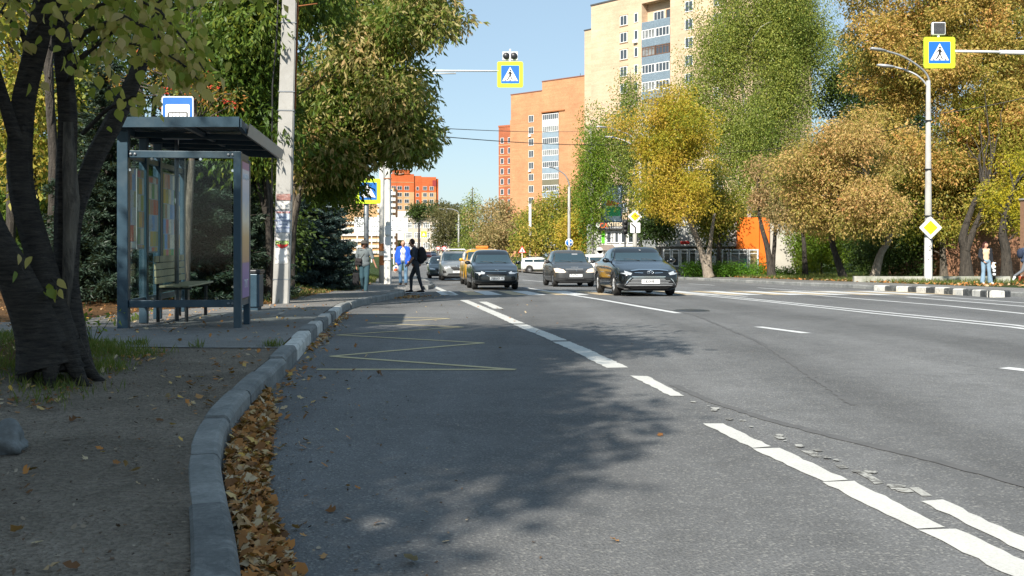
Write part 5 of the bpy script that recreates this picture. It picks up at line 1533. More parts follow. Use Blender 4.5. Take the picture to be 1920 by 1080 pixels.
# blue round sign on its lamp column
Yq = 88
e = empty('street_lamp', (X_(1067, Yq), Yq, rz(Yq)+.1), 0, 'tall lamp column with a double arm, left of the white shop', 'street lamp')
s = Yq/1900; zz_ = e.location.z
w = MB(); w.tube([(0,0,0),(0,0,HC-(350-HY)*s-zz_)], [.15,.10], 10); w.build('shaft', M['concrete'], e)
def pq(px, py, dy=0): return ((px-1067)*s, dy, HC-(py-HY)*s-zz_)
lamparm(e, 0, [pq(1067,356),pq(1067,345),pq(1059,328,-.1),pq(1040,316,-.3)], .05)
e = empty('keep_right_sign', (X_(1067, Yq), Yq-.2, HC-(455-HY)*s), 0, 'round blue sign with a white arrow on the lamp column', 'road sign')
w = MB(); w.lathe([(.005,-.02),(.30,-.02),(.30,.02)], 'y', 24); w.build('blue_disc', M['sign_blue'], e)
w = MB(); w.lathe([(.29,-.024),(.34,-.024),(.34,.02),(.29,.02)], 'y', 24); w.build('white_rim', M['sign_white'], e)
w = MB(); w.poly([(-.05,-.021,-.24),(.04,-.021,-.24),(.04,-.021,-.02),(.14,-.021,-.02),(.14,-.021,-.09),(.25,-.021,.03),(.14,-.021,.13),(.14,-.021,.06),(.04,-.021,.06),(.04,-.021,.24),(-.05,-.021,.24)], .003); w.build('white_arrow', M['sign_white'], e)
# lamp with twin arms half hidden by the yellow tree
Yw = 70
e = empty('street_lamp', (X_(1204, Yw), Yw+1, rz(Yw)+.1), 0, 'street lamp whose two arms reach out left of the yellow tree', 'street lamp')
s = Yw/1900; zz_ = e.location.z
def pw(px, py, dy=0): return ((px-1204)*s, dy, HC-(py-HY)*s-zz_)
w = MB(); w.tube([(0,0,0), pw(1204,280)], [.15,.09], 10); w.build('shaft', M['concrete'], e)
lamparm(e, 0, [pw(1204,288),pw(1200,268),pw(1182,250,-.1),pw(1150,239,-.3),pw(1138,237,-.4)], .04)
lamparm(e, 0, [pw(1204,292),pw(1197,276,.05),pw(1180,263,.1),pw(1162,256,.3),pw(1156,254,.4)], .04)
# white concrete pole by the junction, warning triangle
Yp = 112; e = empty('concrete_pole', (X_(994, Yp), Yp, rz(Yp)+.08), 0, 'plain white concrete pole standing at the kerb in front of the yellow-green trees', 'pole')
w = MB(); w.tube([(0,0,0),(0,0,HC-(384-HY)*Yp/1900-e.location.z)], [.19,.14], 10); w.build('shaft', M['concrete_white'], e); w = MB(); w.tube([(0,0,0),(0,0,.5)], [.22,.20], 10); w.build('foot', M['concrete'], e)
Yt = 100; e = empty('warning_sign', (X_(979, Yt), Yt, rz(Yt)+.08), 0, 'small red-edged warning triangle on a thin white post, right of the black car', 'road sign')
w = MB(); zt = HC-(476-HY)*Yt/1900-e.location.z
w.cyl((0,.03,0), (0,.03,zt+.5), .035, 8); w.build('post', M['white_metal'], e)
w = MB(); w.poly([(-.42,0,zt+.1),(.42,0,zt+.1),(0,0,zt+.82)], .02); w.build('red_board', M['sign_red'], e)
w = MB(); w.poly([(-.29,-.021,zt+.17),(.29,-.021,zt+.17),(0,-.021,zt+.66)], .003); w.build('white_face', M['sign_white'], e)
w = MB(); w.poly([(-.07,-.025,zt+.2),(.07,-.025,zt+.2),(.05,-.025,zt+.48),(-.05,-.025,zt+.48)], .003); w.build('symbol', M['sign_black'], e)
# far lamps
for px, py, Y, lab in ((860,400,190,'far street lamp with a left-pointing head before the bright willow'), (838,398,235,'farthest lamp, its double head over the end of the road'), (822,436,260,'small far lamp beside the beige building')):
    e = empty('street_lamp', (X_(px, Y), Y, rz(Y)), 0, lab, 'street lamp'); s = Y/1900
    zt = HC-(py-HY)*s-e.location.z
    w = MB(); w.tube([(0,0,0),(0,0,zt)], [.2,.13], 8); w.build('shaft', M['concrete'], e)
    lamparm(e, 0, [(0,0,zt-.3),(-.1,0,zt+.3),(-.9,-.1,zt+.7),(-1.5,-.2,zt+.8)], .07)
Y = 215
e = empty('crossing_sign', (X_(799, Y)-.5, Y, HC-(439-HY)*Y/1900), 0, 'tiny green-white crossing sign hung over the far end of the road', 'crossing sign')
w = MB(); w.poly(rrect(-.6,.6,-.6,.6,.05), .05); w.build('yellow_board', M['sign_yellow'], e); w = MB(); w.poly([(-.35,-.052,-.3),(.35,-.052,-.3),(0,-.052,.35)], .004); w.build('white_triangle', M['sign_white'], e)
e = empty('arm_column', (X_(820, Y), Y, rz(Y)), 0, 'far grey column with an arm toward the tiny crossing sign', 'column'); s = Y/1900
w = MB(); w.tube([(0,0,0),(0,0,HC-(440-HY)*s-e.location.z),(-.3,0,HC-(437-HY)*s-e.location.z),(X_(799,Y)-X_(820,Y)-.5,.08,HC-(436.5-HY)*s-e.location.z)], [.14,.11,.09,.06], 8); w.build('shaft', M['grey_metal'], e)
for px, Y, lab in ((833,150,'small round red-and-white sign nearest the far lamp posts'), (822,185,'second tiny round red-and-white sign, farther left')):
    e = empty('round_sign', (X_(px, Y), Y, rz(Y)), 0, lab, 'road sign'); zt = HC-(466-HY)*Y/1900-e.location.z
    w = MB(); w.cyl((0,0,0),(0,0,zt+.3), .04, 8); w.build('post', M['grey_metal'], e)
    w = MB(); w.lathe([(.005,-.07),(.38,-.07),(.38,-.03)], 'y', 18, (0,0,zt)); w.build('red_disc', M['sign_red'], e)
    w = MB(); w.lathe([(.005,-.075),(.26,-.075),(.26,-.071)], 'y', 18, (0,0,zt)); w.build('white_disc', M['sign_white'], e)
# cables
def cable(a, b, sag, r, lab, n=40):
    w = MB(); a, b = Vector(a), Vector(b); P = []
    for i in range(n+1):
        t = i/n; p = a.lerp(b, t); p.z -= sag*4*t*(1-t); P.append(p)
    w.tube(P, r, 5); o = w.build('overhead_cable', M['black_plastic']); tag(o, lab, 'cable')
cable(at(727,246,40), at(1204,270,71), .25, .02, 'dark cable crossing the sky from the white column to the lamp by the yellow tree')
cable(at(727,235,40), at(1120,243,150), .3, .02, 'faint upper cable crossing the sky above the darker one')
cable(at(1741,215,44.6), at(2100,130,42), .25, .016, 'thin cable running right from the street lamp out of the photo')
cable(at(1204,286,71), at(1741,228,44.6), .6, .016, 'thin cable strung between the two lamps in front of the tan trees')
cable(at(822,285,250), at(700,300,230), .3, .03, 'thin far cable above the orange-red block')
# striped bollard
q = g(1864, 553, .12); Yk = 41
e = empty('bollard', (X_(1864, Yk), Yk, rzz(X_(1864, Yk), Yk)), 0, 'short striped bollard just right of the standing woman in jeans', 'bollard')
w = MB(); w.cyl((0,0,0),(0,0,.72),.06,12); w.build('shaft', M['black_plastic'], e)
w = MB()
for z in (.35,.5,.65): w.lathe([(.064,z),(.064,z+.08)], 'z', 12)
w.build('pale_band', M['sign_white'], e)
w = MB(); w.ball((0,0,.72), .06, 10); w.build('cap', M['diamond_yellow'], e)
# litter bin behind the shelter
q = (X_(471, 16.9), 16.9)
e = empty('litter_bin', (q[0], q[1], lz(*q)), 0, 'tall dark blue litter bin just behind the shelter front post', 'litter bin')
w = MB(); w.bbox(-.17,.17,-.15,.15,.06,.62,.02); w.box(-.14,.14,-.12,.12,0,.06); w.build('body', M['shelter'], e)
w = MB(); w.bbox(-.19,.19,-.17,.17,.62,.68,.015); w.build('rim', M['dark_metal'], e)
# ================================================================== BUS SHELTER
# local frame: x across the pavement (0 = back, + towards the road), y along the street, z up
Y0 = 12.1
bx, by = X_(232, Y0), Y0
bz = lz(bx, by)-.005
SH = empty('bus_shelter', (bx, by, bz), -math.atan(UX)*0+0.0, 'blue-grey steel and glass bus shelter with a bench, roof and advert panel', 'bus shelter')
th = math.atan2(.105, 1.0)            # street runs slightly to the left
SH.rotation_euler = (0, 0, th*.9)
W_, LN = 1.34, 3.0
pw_ = .115
def post(x, y, h, w=pw_, name='post', d=None):
    m = MB(); d = d or w; m.bbox(x-w/2, x+w/2, y-d/2, y+d/2, 0, h, .008); return m.build(name, M['shelter'], SH)
zr = HC-(246-HY)*Y0/1900-bz            # roof edge height
zt_ = HC-(289-HY)*Y0/1900-bz           # top rail
zb_ = HC-(570-HY)*Y0/1900-bz           # bottom rail
post(0, 0, zr, .125); post(W_, -.03, zt_+.04, .09, d=.10); post(W_+.0, .62, zt_-.02, .08)
for y in (.9, 1.6, LN): post(0, y, zr, .10)
def rail(x0, y0, x1, y1, z, h=.075, t=.06, name='rail'):
    m = MB(); m.bbox(min(x0,x1)-(t/2 if x0 == x1 else 0), max(x0,x1)+(t/2 if x0 == x1 else 0), min(y0,y1)-(t/2 if y0 == y1 else 0), max(y0,y1)+(t/2 if y0 == y1 else 0), z-h/2, z+h/2, .006); return m.build(name, M['shelter'], SH)
rail(.064, 0, W_-.046, 0, zt_, .085); rail(.064, 0, W_-.046, 0, zb_, .09)
rail(W_, .025, W_, .58, zt_-.005); rail(W_, .025, W_, .58, zb_+.0)
for y0, y1 in ((.065,.85),(.95,1.55),(1.65,LN-.05)):
    rail(0, y0, 0, y1, zt_); rail(0, y0, 0, y1, zb_)
# roof: sloping canopy, deep front edge towards the road
m = MB()
rx0, rx1 = -.13, 1.42
ra = [(rx0, -.22, zr+.02), (W_+.05, -.22, zr+.04), (rx1, -.05, zr-.02), (rx1, LN+.1, zr-.06), (rx0, LN+.1, zr+.02)]
def prism(m, P, dz):
    n = len(P); vs = [Vector(p) for p in P]+[Vector(p)+Vector((0,0,dz)) for p in P]
    m.add(vs, [list(range(n-1,-1,-1)), list(range(n, 2*n))]+[(i,(i+1)%n,n+(i+1)%n,n+i) for i in range(n)])
prism(m, [(a,b,c+.09) for a,b,c in ra], .015); m.build('roof_sheet', plain('smoked_roof_sheet', (.10,.12,.13), .25, 0, .15, 4, .1), SH)
m = MB()
def beam(p, q, h, t):
    p, q = Vector(p), Vector(q); d = (q-p); d.z = 0; d.normalize(); s = Vector((-d.y, d.x, 0))*t/2
    vs = [p-s, p+s, q+s, q-s, p-s+Vector((0,0,h)), p+s+Vector((0,0,h)), q+s+Vector((0,0,h)), q-s+Vector((0,0,h))]
    m.add(vs, [(0,1,2,3),(7,6,5,4),(0,4,5,1),(1,5,6,2),(2,6,7,3),(3,7,4,0)])
beam(ra[0], ra[1], .12, .05); beam(ra[1], ra[2], .10, .05); beam(ra[2], ra[3], .12, .05); beam(ra[3], ra[4], .10, .05); beam(ra[4], ra[0], .10, .05)
for y in (.9, 1.6, 2.3): beam((rx0+.03, y, zr+.02), (rx1-.03, y, zr-.01), .07, .05)
beam((.75, -.19, zr+.03), (.75, LN+.07, zr+.03), .05, .05)
fixn(m.build('roof_frame', M['shelter'], SH))
# front fascia strip, pale, overhanging towards the road
m = MB(); m.add([(rx1+.03,-.05,zr-.04),(rx1+.06,-.05,zr+.10),(rx1+.06,LN+.1,zr+.06),(rx1+.03,LN+.1,zr-.08)], [(0,1,2,3)]); m.add([(rx1+.035,-.05,zr-.04),(rx1+.065,-.05,zr+.10),(rx1+.065,LN+.1,zr+.06),(rx1+.035,LN+.1,zr-.08)], [(3,2,1,0)]); m.build('fascia', M['grey_metal'], SH)
# glass
def pane(x0, y0, x1, y1, z0, z1):
    m = MB(); t = .008
    if abs(x1-x0) > abs(y1-y0): m.box(x0, x1, y0-t/2, y0+t/2, z0, z1)
    else: m.box(x0-t/2, x0+t/2, y0, y1, z0, z1)
    return m.build('glass_pane', M['glass'], SH)
pane(.09, 0, W_-.075, 0, zb_+.075, zt_-.07)
for y0, y1 in ((.1,.82),(.98,1.52),(1.68,LN-.1)): pane(0, y0, 0, y1, zb_+.08, zt_-.07)
m = MB()
for x, z in ((.075,zt_-.19),(W_-.062,zt_-.19),(.075,zb_+.2),(W_-.062,zb_+.2),(.33,zb_+.06),(1.08,zb_+.06),(.33,zt_-.055),(.9,zt_-.055)):
    m.cyl((x,-.03,z),(x,.02,z), .016, 12)
m.build('glass_clamp', M['chrome'], SH)
m = MB()
for x, z in ((.09,zt_),(.14,zt_),(W_-.11,zt_),(W_-.06,zt_),(W_-.11,zb_),(W_-.06,zb_)): m.lathe([(.003,-.045),(.012,-.045),(.018,-.036),(.018,-.03)], 'y', 12, (x,0,z))
m.build('bolt', M['galv'], SH)
# advert light box between the two front posts
def admat():
    m, nt, p, N, L = newmat('advert_print')
    co = coords(nt); sp = N.new('ShaderNodeSeparateXYZ'); L.new(co, sp.inputs[0])
    n = noise(nt, co, 3.5, 4, .6, .8)
    z = math_(nt, 'ADD', sp.outputs[2], math_(nt, 'MULTIPLY', math_(nt, 'SUBTRACT', n.outputs[0], .5), .35))
    r = ramp(nt, math_(nt, 'DIVIDE', sp.outputs[2], 2.4), [(0, (.23,.13,.38)), (.325, (.25,.14,.4)), (.33, (.42,.22,.12)), (.48, (.55,.30,.12)), (.56, (.6,.52,.42)), (.70, (.45,.52,.62)), (.80, (.40,.46,.62)), (.805, (.30,.15,.36)), (1, (.32,.16,.38))])
    r2 = ramp(nt, math_(nt, 'DIVIDE', z, 2.4), [(.3, (.5,.25,.1)), (.45, (.62,.40,.2)), (.55, (.75,.7,.62)), (.65, (.3,.45,.65)), (.78, (.55,.6,.72))])
    k = ramp(nt, math_(nt, 'DIVIDE', sp.outputs[2], 2.4), [(.33, (0,)*3), (.335, (1,)*3), (.80, (1,)*3), (.805, (0,)*3)])
    L.new(mixc(nt, k.outputs[0], r.outputs[0], r2.outputs[0]), p.inputs['Base Color']); setp(p, Roughness=.3); return m
m = MB(); m.box(W_-.035, W_+.035, .03, .575, zb_+.04, zt_-.045); m.build('advert_case', M['dark_metal'], SH)
m = MB(); m.box(W_+.036, W_+.04, .05, .55, zb_+.06, zt_-.07); m.box(W_-.04,W_-.036,.05,.55,zb_+.06,zt_-.07); adp = m.build('advert_poster', admat(), SH)
ra_ = writing('writing', 'СКИДКА', .09, M['sign_white'], adp, (W_+.043, .3, zt_-.25), (PI/2, 0, PI/2)); writing('writing', 'ТУТ', .14, M['sign_white'], adp, (W_+.043, .3, zb_+.22), (PI/2, 0, PI/2))
# notice boards on the back wall
def noticemat(name, seed):
    m, nt, p, N, L = newmat(name)
    co = coords(nt); mp = N.new('ShaderNodeMapping'); mp.inputs['Location'].default_value = (0, seed, seed*2); mp.inputs['Rotation'].default_value = (0, PI/2, 0); L.new(co, mp.inputs[0])
    sp = N.new('ShaderNodeSeparateXYZ'); L.new(co, sp.inputs[0])
    cb = N.new('ShaderNodeCombineXYZ'); L.new(sp.outputs[1], cb.inputs[0]); L.new(math_(nt, 'ADD', sp.outputs[2], seed), cb.inputs[1])
    b = N.new('ShaderNodeTexBrick'); b.inputs['Scale'].default_value = 3.6; b.inputs['Mortar Size'].default_value = .02; b.inputs['Brick Width'].default_value = .55; b.inputs['Row Height'].default_value = .75
    b.inputs['Color1'].default_value = (0,0,0,1); b.inputs['Color2'].default_value = (1,1,1,1); b.inputs['Mortar'].default_value = (.5,.5,.5,1); L.new(cb.outputs[0], b.inputs['Vector'])
    wn_ = N.new('ShaderNodeTexWhiteNoise'); L.new(b.outputs['Color'], wn_.inputs['Vector'])
    hv = ramp(nt, wn_.outputs['Value'], [(0, (.75,.10,.05)), (.2, (.85,.78,.6)), (.4, (.15,.35,.7)), (.55, (.9,.88,.8)), (.7, (.9,.5,.12)), (.85, (.15,.45,.18)), (1, (.85,.25,.25))])
    n = noise(nt, co, 45, 3, .8); n2 = noise(nt, co, 6, 3, .8)
    o = mixc(nt, ramp(nt, n2.outputs[0], [(.5, (0,)*3), (.7, (.8,)*3)]).outputs[0], hv.outputs[0], ramp(nt, n.outputs[0], [(.4, (.2,.16,.13)), (.6, (.65,.6,.5))]).outputs[0])
    L.new(o, p.inputs['Base Color']); setp(p, Roughness=.5); return m
for i, (y0, y1, z0, z1) in enumerate(((.14,.42,.95,1.95),(.47,.8,.95,1.95),(1.0,1.5,.9,1.9),(1.75,2.75,.75,2.0))):
    m = MB(); m.box(.012, .03, y0, y1, z0, z1); b_ = m.build('notice_board', plain('board_frame', (.3,.3,.3), .5) if i == 0 else bpy.data.materials['board_frame'], SH)
    m = MB(); m.box(.031, .034, y0+.02, y1-.02, z0+.02, z1-.02); m.build('notices', noticemat('pinned_notices', i*1.7), b_)
# bench
m_ = []
for k in range(4):
    m = MB(); z = .50+k*.092; m.bbox(.145-.004*k, .17-.004*k, .85, 2.45, z, z+.082, .006); m.build('backrest_board', M['wood'], SH)
for k in range(4):
    m = MB(); x = .20+k*.095; m.bbox(x, x+.085, .85, 2.45, .455-.0*k, .48, .006); m.build('seat_board', M['wood'], SH)
m = MB()
for y in (1.05, 2.25):
    m.bbox(.12,.16,y-.02,y+.02,0,.86,.004); m.box(.16,.56,y-.02,y+.02,.42,.45); m.box(.48,.52,y-.02,y+.02,0,.42)
m.box(.13,.15,1.07,2.23,.38,.41); m.build('bench_frame', M['dark_metal'], SH)
# bus-stop sign behind the roof
q = at(330, 250, 13.6)
e = empty('bus_stop_sign', (q[0]+.0, 13.6, lz(q[0], 13.6)), 0, 'blue and white bus-stop sign rising behind the shelter roof', 'bus stop sign')
k = 13.6/1900
def zq(py): return HC-(py-HY)*k-e.location.z
m = MB(); m.cyl((.0,.03,0),(.0,.03,zq(185)), .03, 10); m.build('post', M['galv'], e)
m = MB(); m.poly(rrect(-.185,.24,zq(262),zq(181),.03), .02); m.build('blue_board', M['sign_blue'], e)
m = MB(); P0 = rrect(-.185,.24,zq(262),zq(181),.03,-.021); P1 = rrect(-.172,.227,zq(260),zq(183),.025,-.021)
n = len(P0); m.add([(a,-.022,c) for a,_,c in P0]+[(a,-.022,c) for a,_,c in P1], [(i,(i+1)%n,n+(i+1)%n,n+i) for i in range(n)]); m.poly(rrect(-.135,.19,zq(258),zq(196),.02,-.021), .002); fixn(m.build('white_panel', M['sign_white'], e))
m = MB(); m.poly([(-.11,-.0235,zq(240)),(.17,-.0235,zq(240)),(.165,-.0235,zq(212)),(.15,-.0235,zq(210.5)),(-.09,-.0235,zq(210.5)),(-.105,-.0235,zq(214))], .002)
m.build('bus_symbol', M['sign_black'], e)
m = MB()
for i in range(5): m.poly(rect(-.085+i*.048, -.045+i*.048, zq(219), zq(212.5), -.0255), .001)
m.build('bus_windows', M['sign_white'], e)
# ================================================================== CONCRETE POLE, LEFT
Yp = 19.9; k = Yp/1900
px0 = X_(527, Yp); zp = lz(px0, Yp)-.04
e = empty('concrete_pole', (px0, Yp, zp), .12, 'pale square concrete pole plastered with notices, between shelter and spruce', 'pole')
zt = 9.6; lean = .28*(zt/5.9)*.55
m = MB()
def sq(z, h, cx):
    return [(cx-h,-h,z),(cx+h,-h,z),(cx+h,h,z),(cx-h,h,z)]
L0 = [(0,.155),(2.2,.15),(4.5,.145),(7.5,.13),(zt,.12)]
vs, fs = [], []
for z, h in L0: vs += sq(z, h, lean*z/zt*1.1)
for i in range(len(L0)-1):
    for j in range(4): fs.append((i*4+j, i*4+(j+1)%4, i*4+4+(j+1)%4, i*4+4+j))
fs.append((3,2,1,0)); fs.append(tuple(len(vs)-4+j for j in range(4)))
m.add(vs, fs); o = m.build('shaft', M['concrete'], e)
bm = bmesh.new(); bm.from_mesh(o.data); bmesh.ops.bevel(bm, geom=[x for x in bm.edges if abs(x.verts[0].co.z-x.verts[1].co.z) > .5], offset=.018, segments=2, affect='EDGES'); bm.to_mesh(o.data); bm.free()
for py in (44, 173, 208, 394, 523):
    m = MB(); z = HC-(py-HY)*k-zp; c = lean*z/zt*1.1; h = .15 if z < 4.5 else .142; m.box(c-h-.008, c+h+.008, -h-.008, h+.008, z-.012, z+.006); m.build('band', M['galv'], e)
m = MB(); zz1 = HC-(205-HY)*k-zp; m.tube([(lean*zz1/zt*1.1+.165,-.06,zz1),(lean*.75+.172,-.06,7.2),(lean+.165,-.06,zt)], .018, 8); m.tube([(lean*.62+.17,-.06,HC-(12-HY)*k-zp),(lean*.62+.55,-.05,HC-(6-HY)*k-zp)], .012, 6); m.build('rusty_conduit', M['rust'], e)
m = MB(); m.tube([(-.17,-.05,.0),(-.165,-.06,3.5),(-.16,-.06,4.3),(lean*.5-.20,-.07,5.3),(lean-.18,-.05,zt)], .016, 6); m.build('black_cable', M['black_plastic'], e)
y_ = -.158
def note(x0, x1, py0, py1, mat, name='notice', dy=0.0):
    z0, z1 = HC-(py1-HY)*k-zp, HC-(py0-HY)*k-zp; c = lean*(z0+z1)/2/zt*1.1
    w = MB(); w.poly(rect(c+x0, c+x1, z0, z1, y_-dy), .003); return w.build(name, mat, e), c, (z0+z1)/2
bluep = plain('pale_blue_paper', (.42,.48,.58), .8, 0, .2, 12, .2, dirt=(.6,.6,.6)); wp = plain('torn_white_paper', (.62,.61,.58), .85, 0, .15, 14, .3, dirt=(.35,.33,.3)); rp_ = plain('torn_red_paper', (.28,.14,.12), .85, 0, .4, 20, .3, dirt=(.5,.48,.45))
rough = plain('smoke_stain', (.12,.12,.12), .95, 0, .5, 7, .2, dirt=(.4,.39,.37))
note(-.135,.135,364,376,rp_); note(-.12,.12,378,392,wp); note(-.13,.13,396,436,bluep); note(-.12,.125,437,452,wp,dy=.001)
_, c, z = note(-.12,.10,396.5,401,wp,dy=.004); writing('writing', 'ТРЕБУЮТСЯ', .045, M['sign_red'], e, (c, y_-.012, z))
for i, t in enumerate(('РАБОТА', 'РЕМОНТ КВАРТИР', 'тел. 8 495', 'СДАМ СНИМУ')):
    z = HC-(408+i*6.5-HY)*k-zp; writing('writing', t, .036, plain('ink_blue', (.05,.1,.3), .6, 0, 0, 1, 0) if i == 0 else bpy.data.materials['ink_blue'], e, (c, y_-.006, z))
_, c, z = note(-.13,.115,451,459.5,M['sign_black'],dy=.003)
writing('writing', 'СУШИ', .085, plain('lime_print', (.45,.62,.2), .5, 0, 0, 1, 0), e, (c-.0, y_-.012, z), bold=.004)
w = MB(); z1 = HC-(458-HY)*k-zp; w.poly([(c-.11,y_-.004,z1),(c+.11,y_-.004,z1+.01),(c+.10,y_-.004,z1-.03),(c+.0,y_-.004,z1-.085),(c-.06,y_-.004,z1-.05)], .003); w.build('notice', M['sign_red'], e)
note(-.125,.115,465,494,wp,dy=.002); note(-.10,.10,468,490,plain('clean_white_paper', (.7,.7,.69), .8, 0, .05, 8, .1),dy=.004)
# ================================================================== CARS
# local frame: front at y=0 facing -y, x across, z up
def paint(name, c, metal=.3, dust=None, rough=.28):
    return plain(name, c, rough, metal, .06, 2.5, .02, .7, dirt=dust)
def car_body(L, W, Hh, hood, cowl_y, cowl_z, roof_y, roof_y2, rear_y, deck_z, belt, nose=.56, gw=.74, name='body', sub=2, low=.17, tail=None):
    w = W/2
    # y, zbottom, width factor, shoulder z, top z, mode 0 hood / 1 cabin
    S = [(0.0, .30, .66, nose-.09, nose, 0), (.05, .22, .84, nose, nose+.07, 0), (.20, low+.02, .945, hood-.10, hood-.03, 0), (.50, low, .985, hood-.015, hood+.035, 0),
         (cowl_y-.35, low, 1.0, belt-.06, cowl_z-.05, 0), (cowl_y, low, 1.0, belt-.03, cowl_z, 0),
         (roof_y, low, 1.0, belt, Hh-.035, 1), (roof_y+.28, low, 1.0, belt, Hh, 1), ((roof_y+roof_y2)/2, low, 1.0, belt+.01, Hh+.003, 1), (roof_y2, low, .995, belt+.02, Hh-.04, 1),
         (rear_y, low+.02, .98, belt+.03, deck_z, 0 if deck_z < Hh-.25 else 1), (L-.22, low+.06, .94, min(belt, deck_z-.03), deck_z-.02, 0 if deck_z < Hh-.25 else 1), (L-.03, .30, .84, min(belt-.1, deck_z-.15), deck_z-.12, 0), (L, .40, .66, deck_z-.3, deck_z-.22, 0)]
    rows = []
    for y, zb, wf, zs, zt, md in S:
        a = w*wf
        if md == 0:
            P = [(0,zb),(a*.5,zb),(a*.93,zb+.01),(a*.995,zb+.16 if y > .1 else zb+.06),(a,zb+(zs-zb)*.55),(a*.985,zs-.02),(a*.90,zs+(zt-zs)*.55),(a*.62,zt-.012),(a*.3,zt-.002),(0,zt)]
        else:
            g_ = gw*w
            P = [(0,zb),(a*.5,zb),(a*.93,zb+.01),(a*.995,zb+.16),(a,zb+(zs-zb)*.55),(a*.985,zs-.02),(a*.90,zs+.05),(g_*1.07,zt-.06),(g_*.8,zt-.006),(0,zt)]
        rows.append([(x, y, z) for x, z in P]+[(-x, y, z) for x, z in P[-2:0:-1]])
    n = len(rows[0]); bm = bmesh.new(); V = []
    for r in rows: V.append([bm.verts.new(p) for p in r])
    for i in range(len(V)-1):
        for j in range(n): bm.faces.new((V[i][j], V[i+1][j], V[i+1][(j+1)%n], V[i][(j+1)%n]))
    def cap(r, fl):
        c = len(r)//2
        for j in range(n//2-1+0):
            a, b, c_, d = r[j], r[j+1], r[(n-j-1)%n], r[(n-j)%n]
            q = [a, b, c_, d] if j else [a, b, c_]
            q = list(dict.fromkeys(q))
            if len(q) >= 3: bm.faces.new(q if fl else q[::-1])
        j = n//2-1
        q = list(dict.fromkeys([r[j], r[j+1], r[(n-j-1)%n]]))
        if len(q) == 3: bm.faces.new(q if fl else q[::-1])
    try: cap(V[0], True); cap(V[-1], False)
    except Exception: pass
    bmesh.ops.recalc_face_normals(bm, faces=bm.faces[:])
    me = bpy.data.meshes.new(name); bm.to_mesh(me); bm.free()
    o = link(name, me); s = o.modifiers.new('s', 'SUBSURF'); s.levels = s.render_levels = sub
    evaluated(o)
    return o
def cut_wheels(o, ys, r, W):
    m = MB()
    for y in ys:
        for sx in (-1, 1): m.cyl((sx*(W/2-.27), y, r+.005), (sx*(W/2+.2), y, r+.005), r+.05, 28)
    c = m.build('cutter', M['rubber']); fixn(c)
    for p in c.data.polygons: p.use_smooth = False
    b = o.modifiers.new('b', 'BOOLEAN'); b.operation = 'DIFFERENCE'; b.object = c; b.solver = 'EXACT'
    evaluated(o)
    me = c.data; bpy.data.objects.remove(c); bpy.data.meshes.remove(me)
    for p in o.data.polygons: p.use_smooth = True
    return o
class Car:
    def __init__(s, root, body, W):
        s.r = root; s.b = body; s.W = W
        s.t = BVHTree.FromPolygons([v.co.copy() for v in body.data.vertices], [list(p.vertices) for p in body.data.polygons])
    def patch(s, name, poly, mat, off=.006, axis='front', step=.06, parent=None, th=0.0, both=False):
        """a shaped piece laid onto the body; poly in (x,z) seen from the front or (y,z) seen from the side"""
        if both is True and axis == 'side':
            for q in (1, -1): s.patch(name, poly, mat, off, axis, step, parent, th, q)
            return
        sides = (1,) if axis == 'front' else ((both,) if both else (-1,))
        bm = bmesh.new()
        for sd_ in sides:
            b2 = bmesh.new()
            b2.faces.new([b2.verts.new((a, b, 0)) for a, b in poly])
            xs = [p[0] for p in poly]; zs = [p[1] for p in poly]
            for k in range(1, int((max(xs)-min(xs))/step)+1):
                bmesh.ops.bisect_plane(b2, geom=b2.verts[:]+b2.edges[:]+b2.faces[:], plane_co=(min(xs)+k*step, 0, 0), plane_no=(1, 0, 0))
            for k in range(1, int((max(zs)-min(zs))/step)+1):
                bmesh.ops.bisect_plane(b2, geom=b2.verts[:]+b2.edges[:]+b2.faces[:], plane_co=(0, min(zs)+k*step, 0), plane_no=(0, 1, 0))
            last = None
            for v in b2.verts:
                a, z = v.co.x, v.co.y
                if axis == 'front': h = s.t.ray_cast(Vector((a, -3, z)), Vector((0, 1, 0)))
                elif axis == 'rear': h = s.t.ray_cast(Vector((a, 9, z)), Vector((0, -1, 0)))
                else: h = s.t.ray_cast(Vector((sd_*3, a, z)), Vector((-sd_, 0, 0)))
                if h[0] is None: v.tag = True; continue
                nn = h[1]
                if axis == 'front' and nn.y > 0: nn = -nn
                if axis == 'rear' and nn.y < 0: nn = -nn
                if axis == 'side' and nn.x*sd_ < 0: nn = -nn
                v.co = h[0]+nn*off
            bmesh.ops.delete(b2, geom=[v for v in b2.verts if v.tag], context='VERTS')
            b2.faces.ensure_lookup_table()
            want = {'front': Vector((0,-1,0)), 'rear': Vector((0,1,0)), 'side': Vector((sd_,0,0))}[axis]
            for f in b2.faces:
                f.normal_update()
                if f.normal.dot(want) < 0: f.normal_flip()
            t_ = bpy.data.meshes.new('t'); b2.to_mesh(t_); b2.free(); bm.from_mesh(t_); bpy.data.meshes.remove(t_)
        me = bpy.data.meshes.new(name); bm.to_mesh(me); bm.free()
        for p in me.polygons: p.use_smooth = True
        o = link(name, me, parent or s.r, mat)
        if parent: pass
        return o
    def fy(s, x, z):
        h = s.t.ray_cast(Vector((x, -3, z)), Vector((0, 1, 0))); return h[0].y if h[0] else 0.0
def mir(p): return [(-a, b) for a, b in p][::-1]
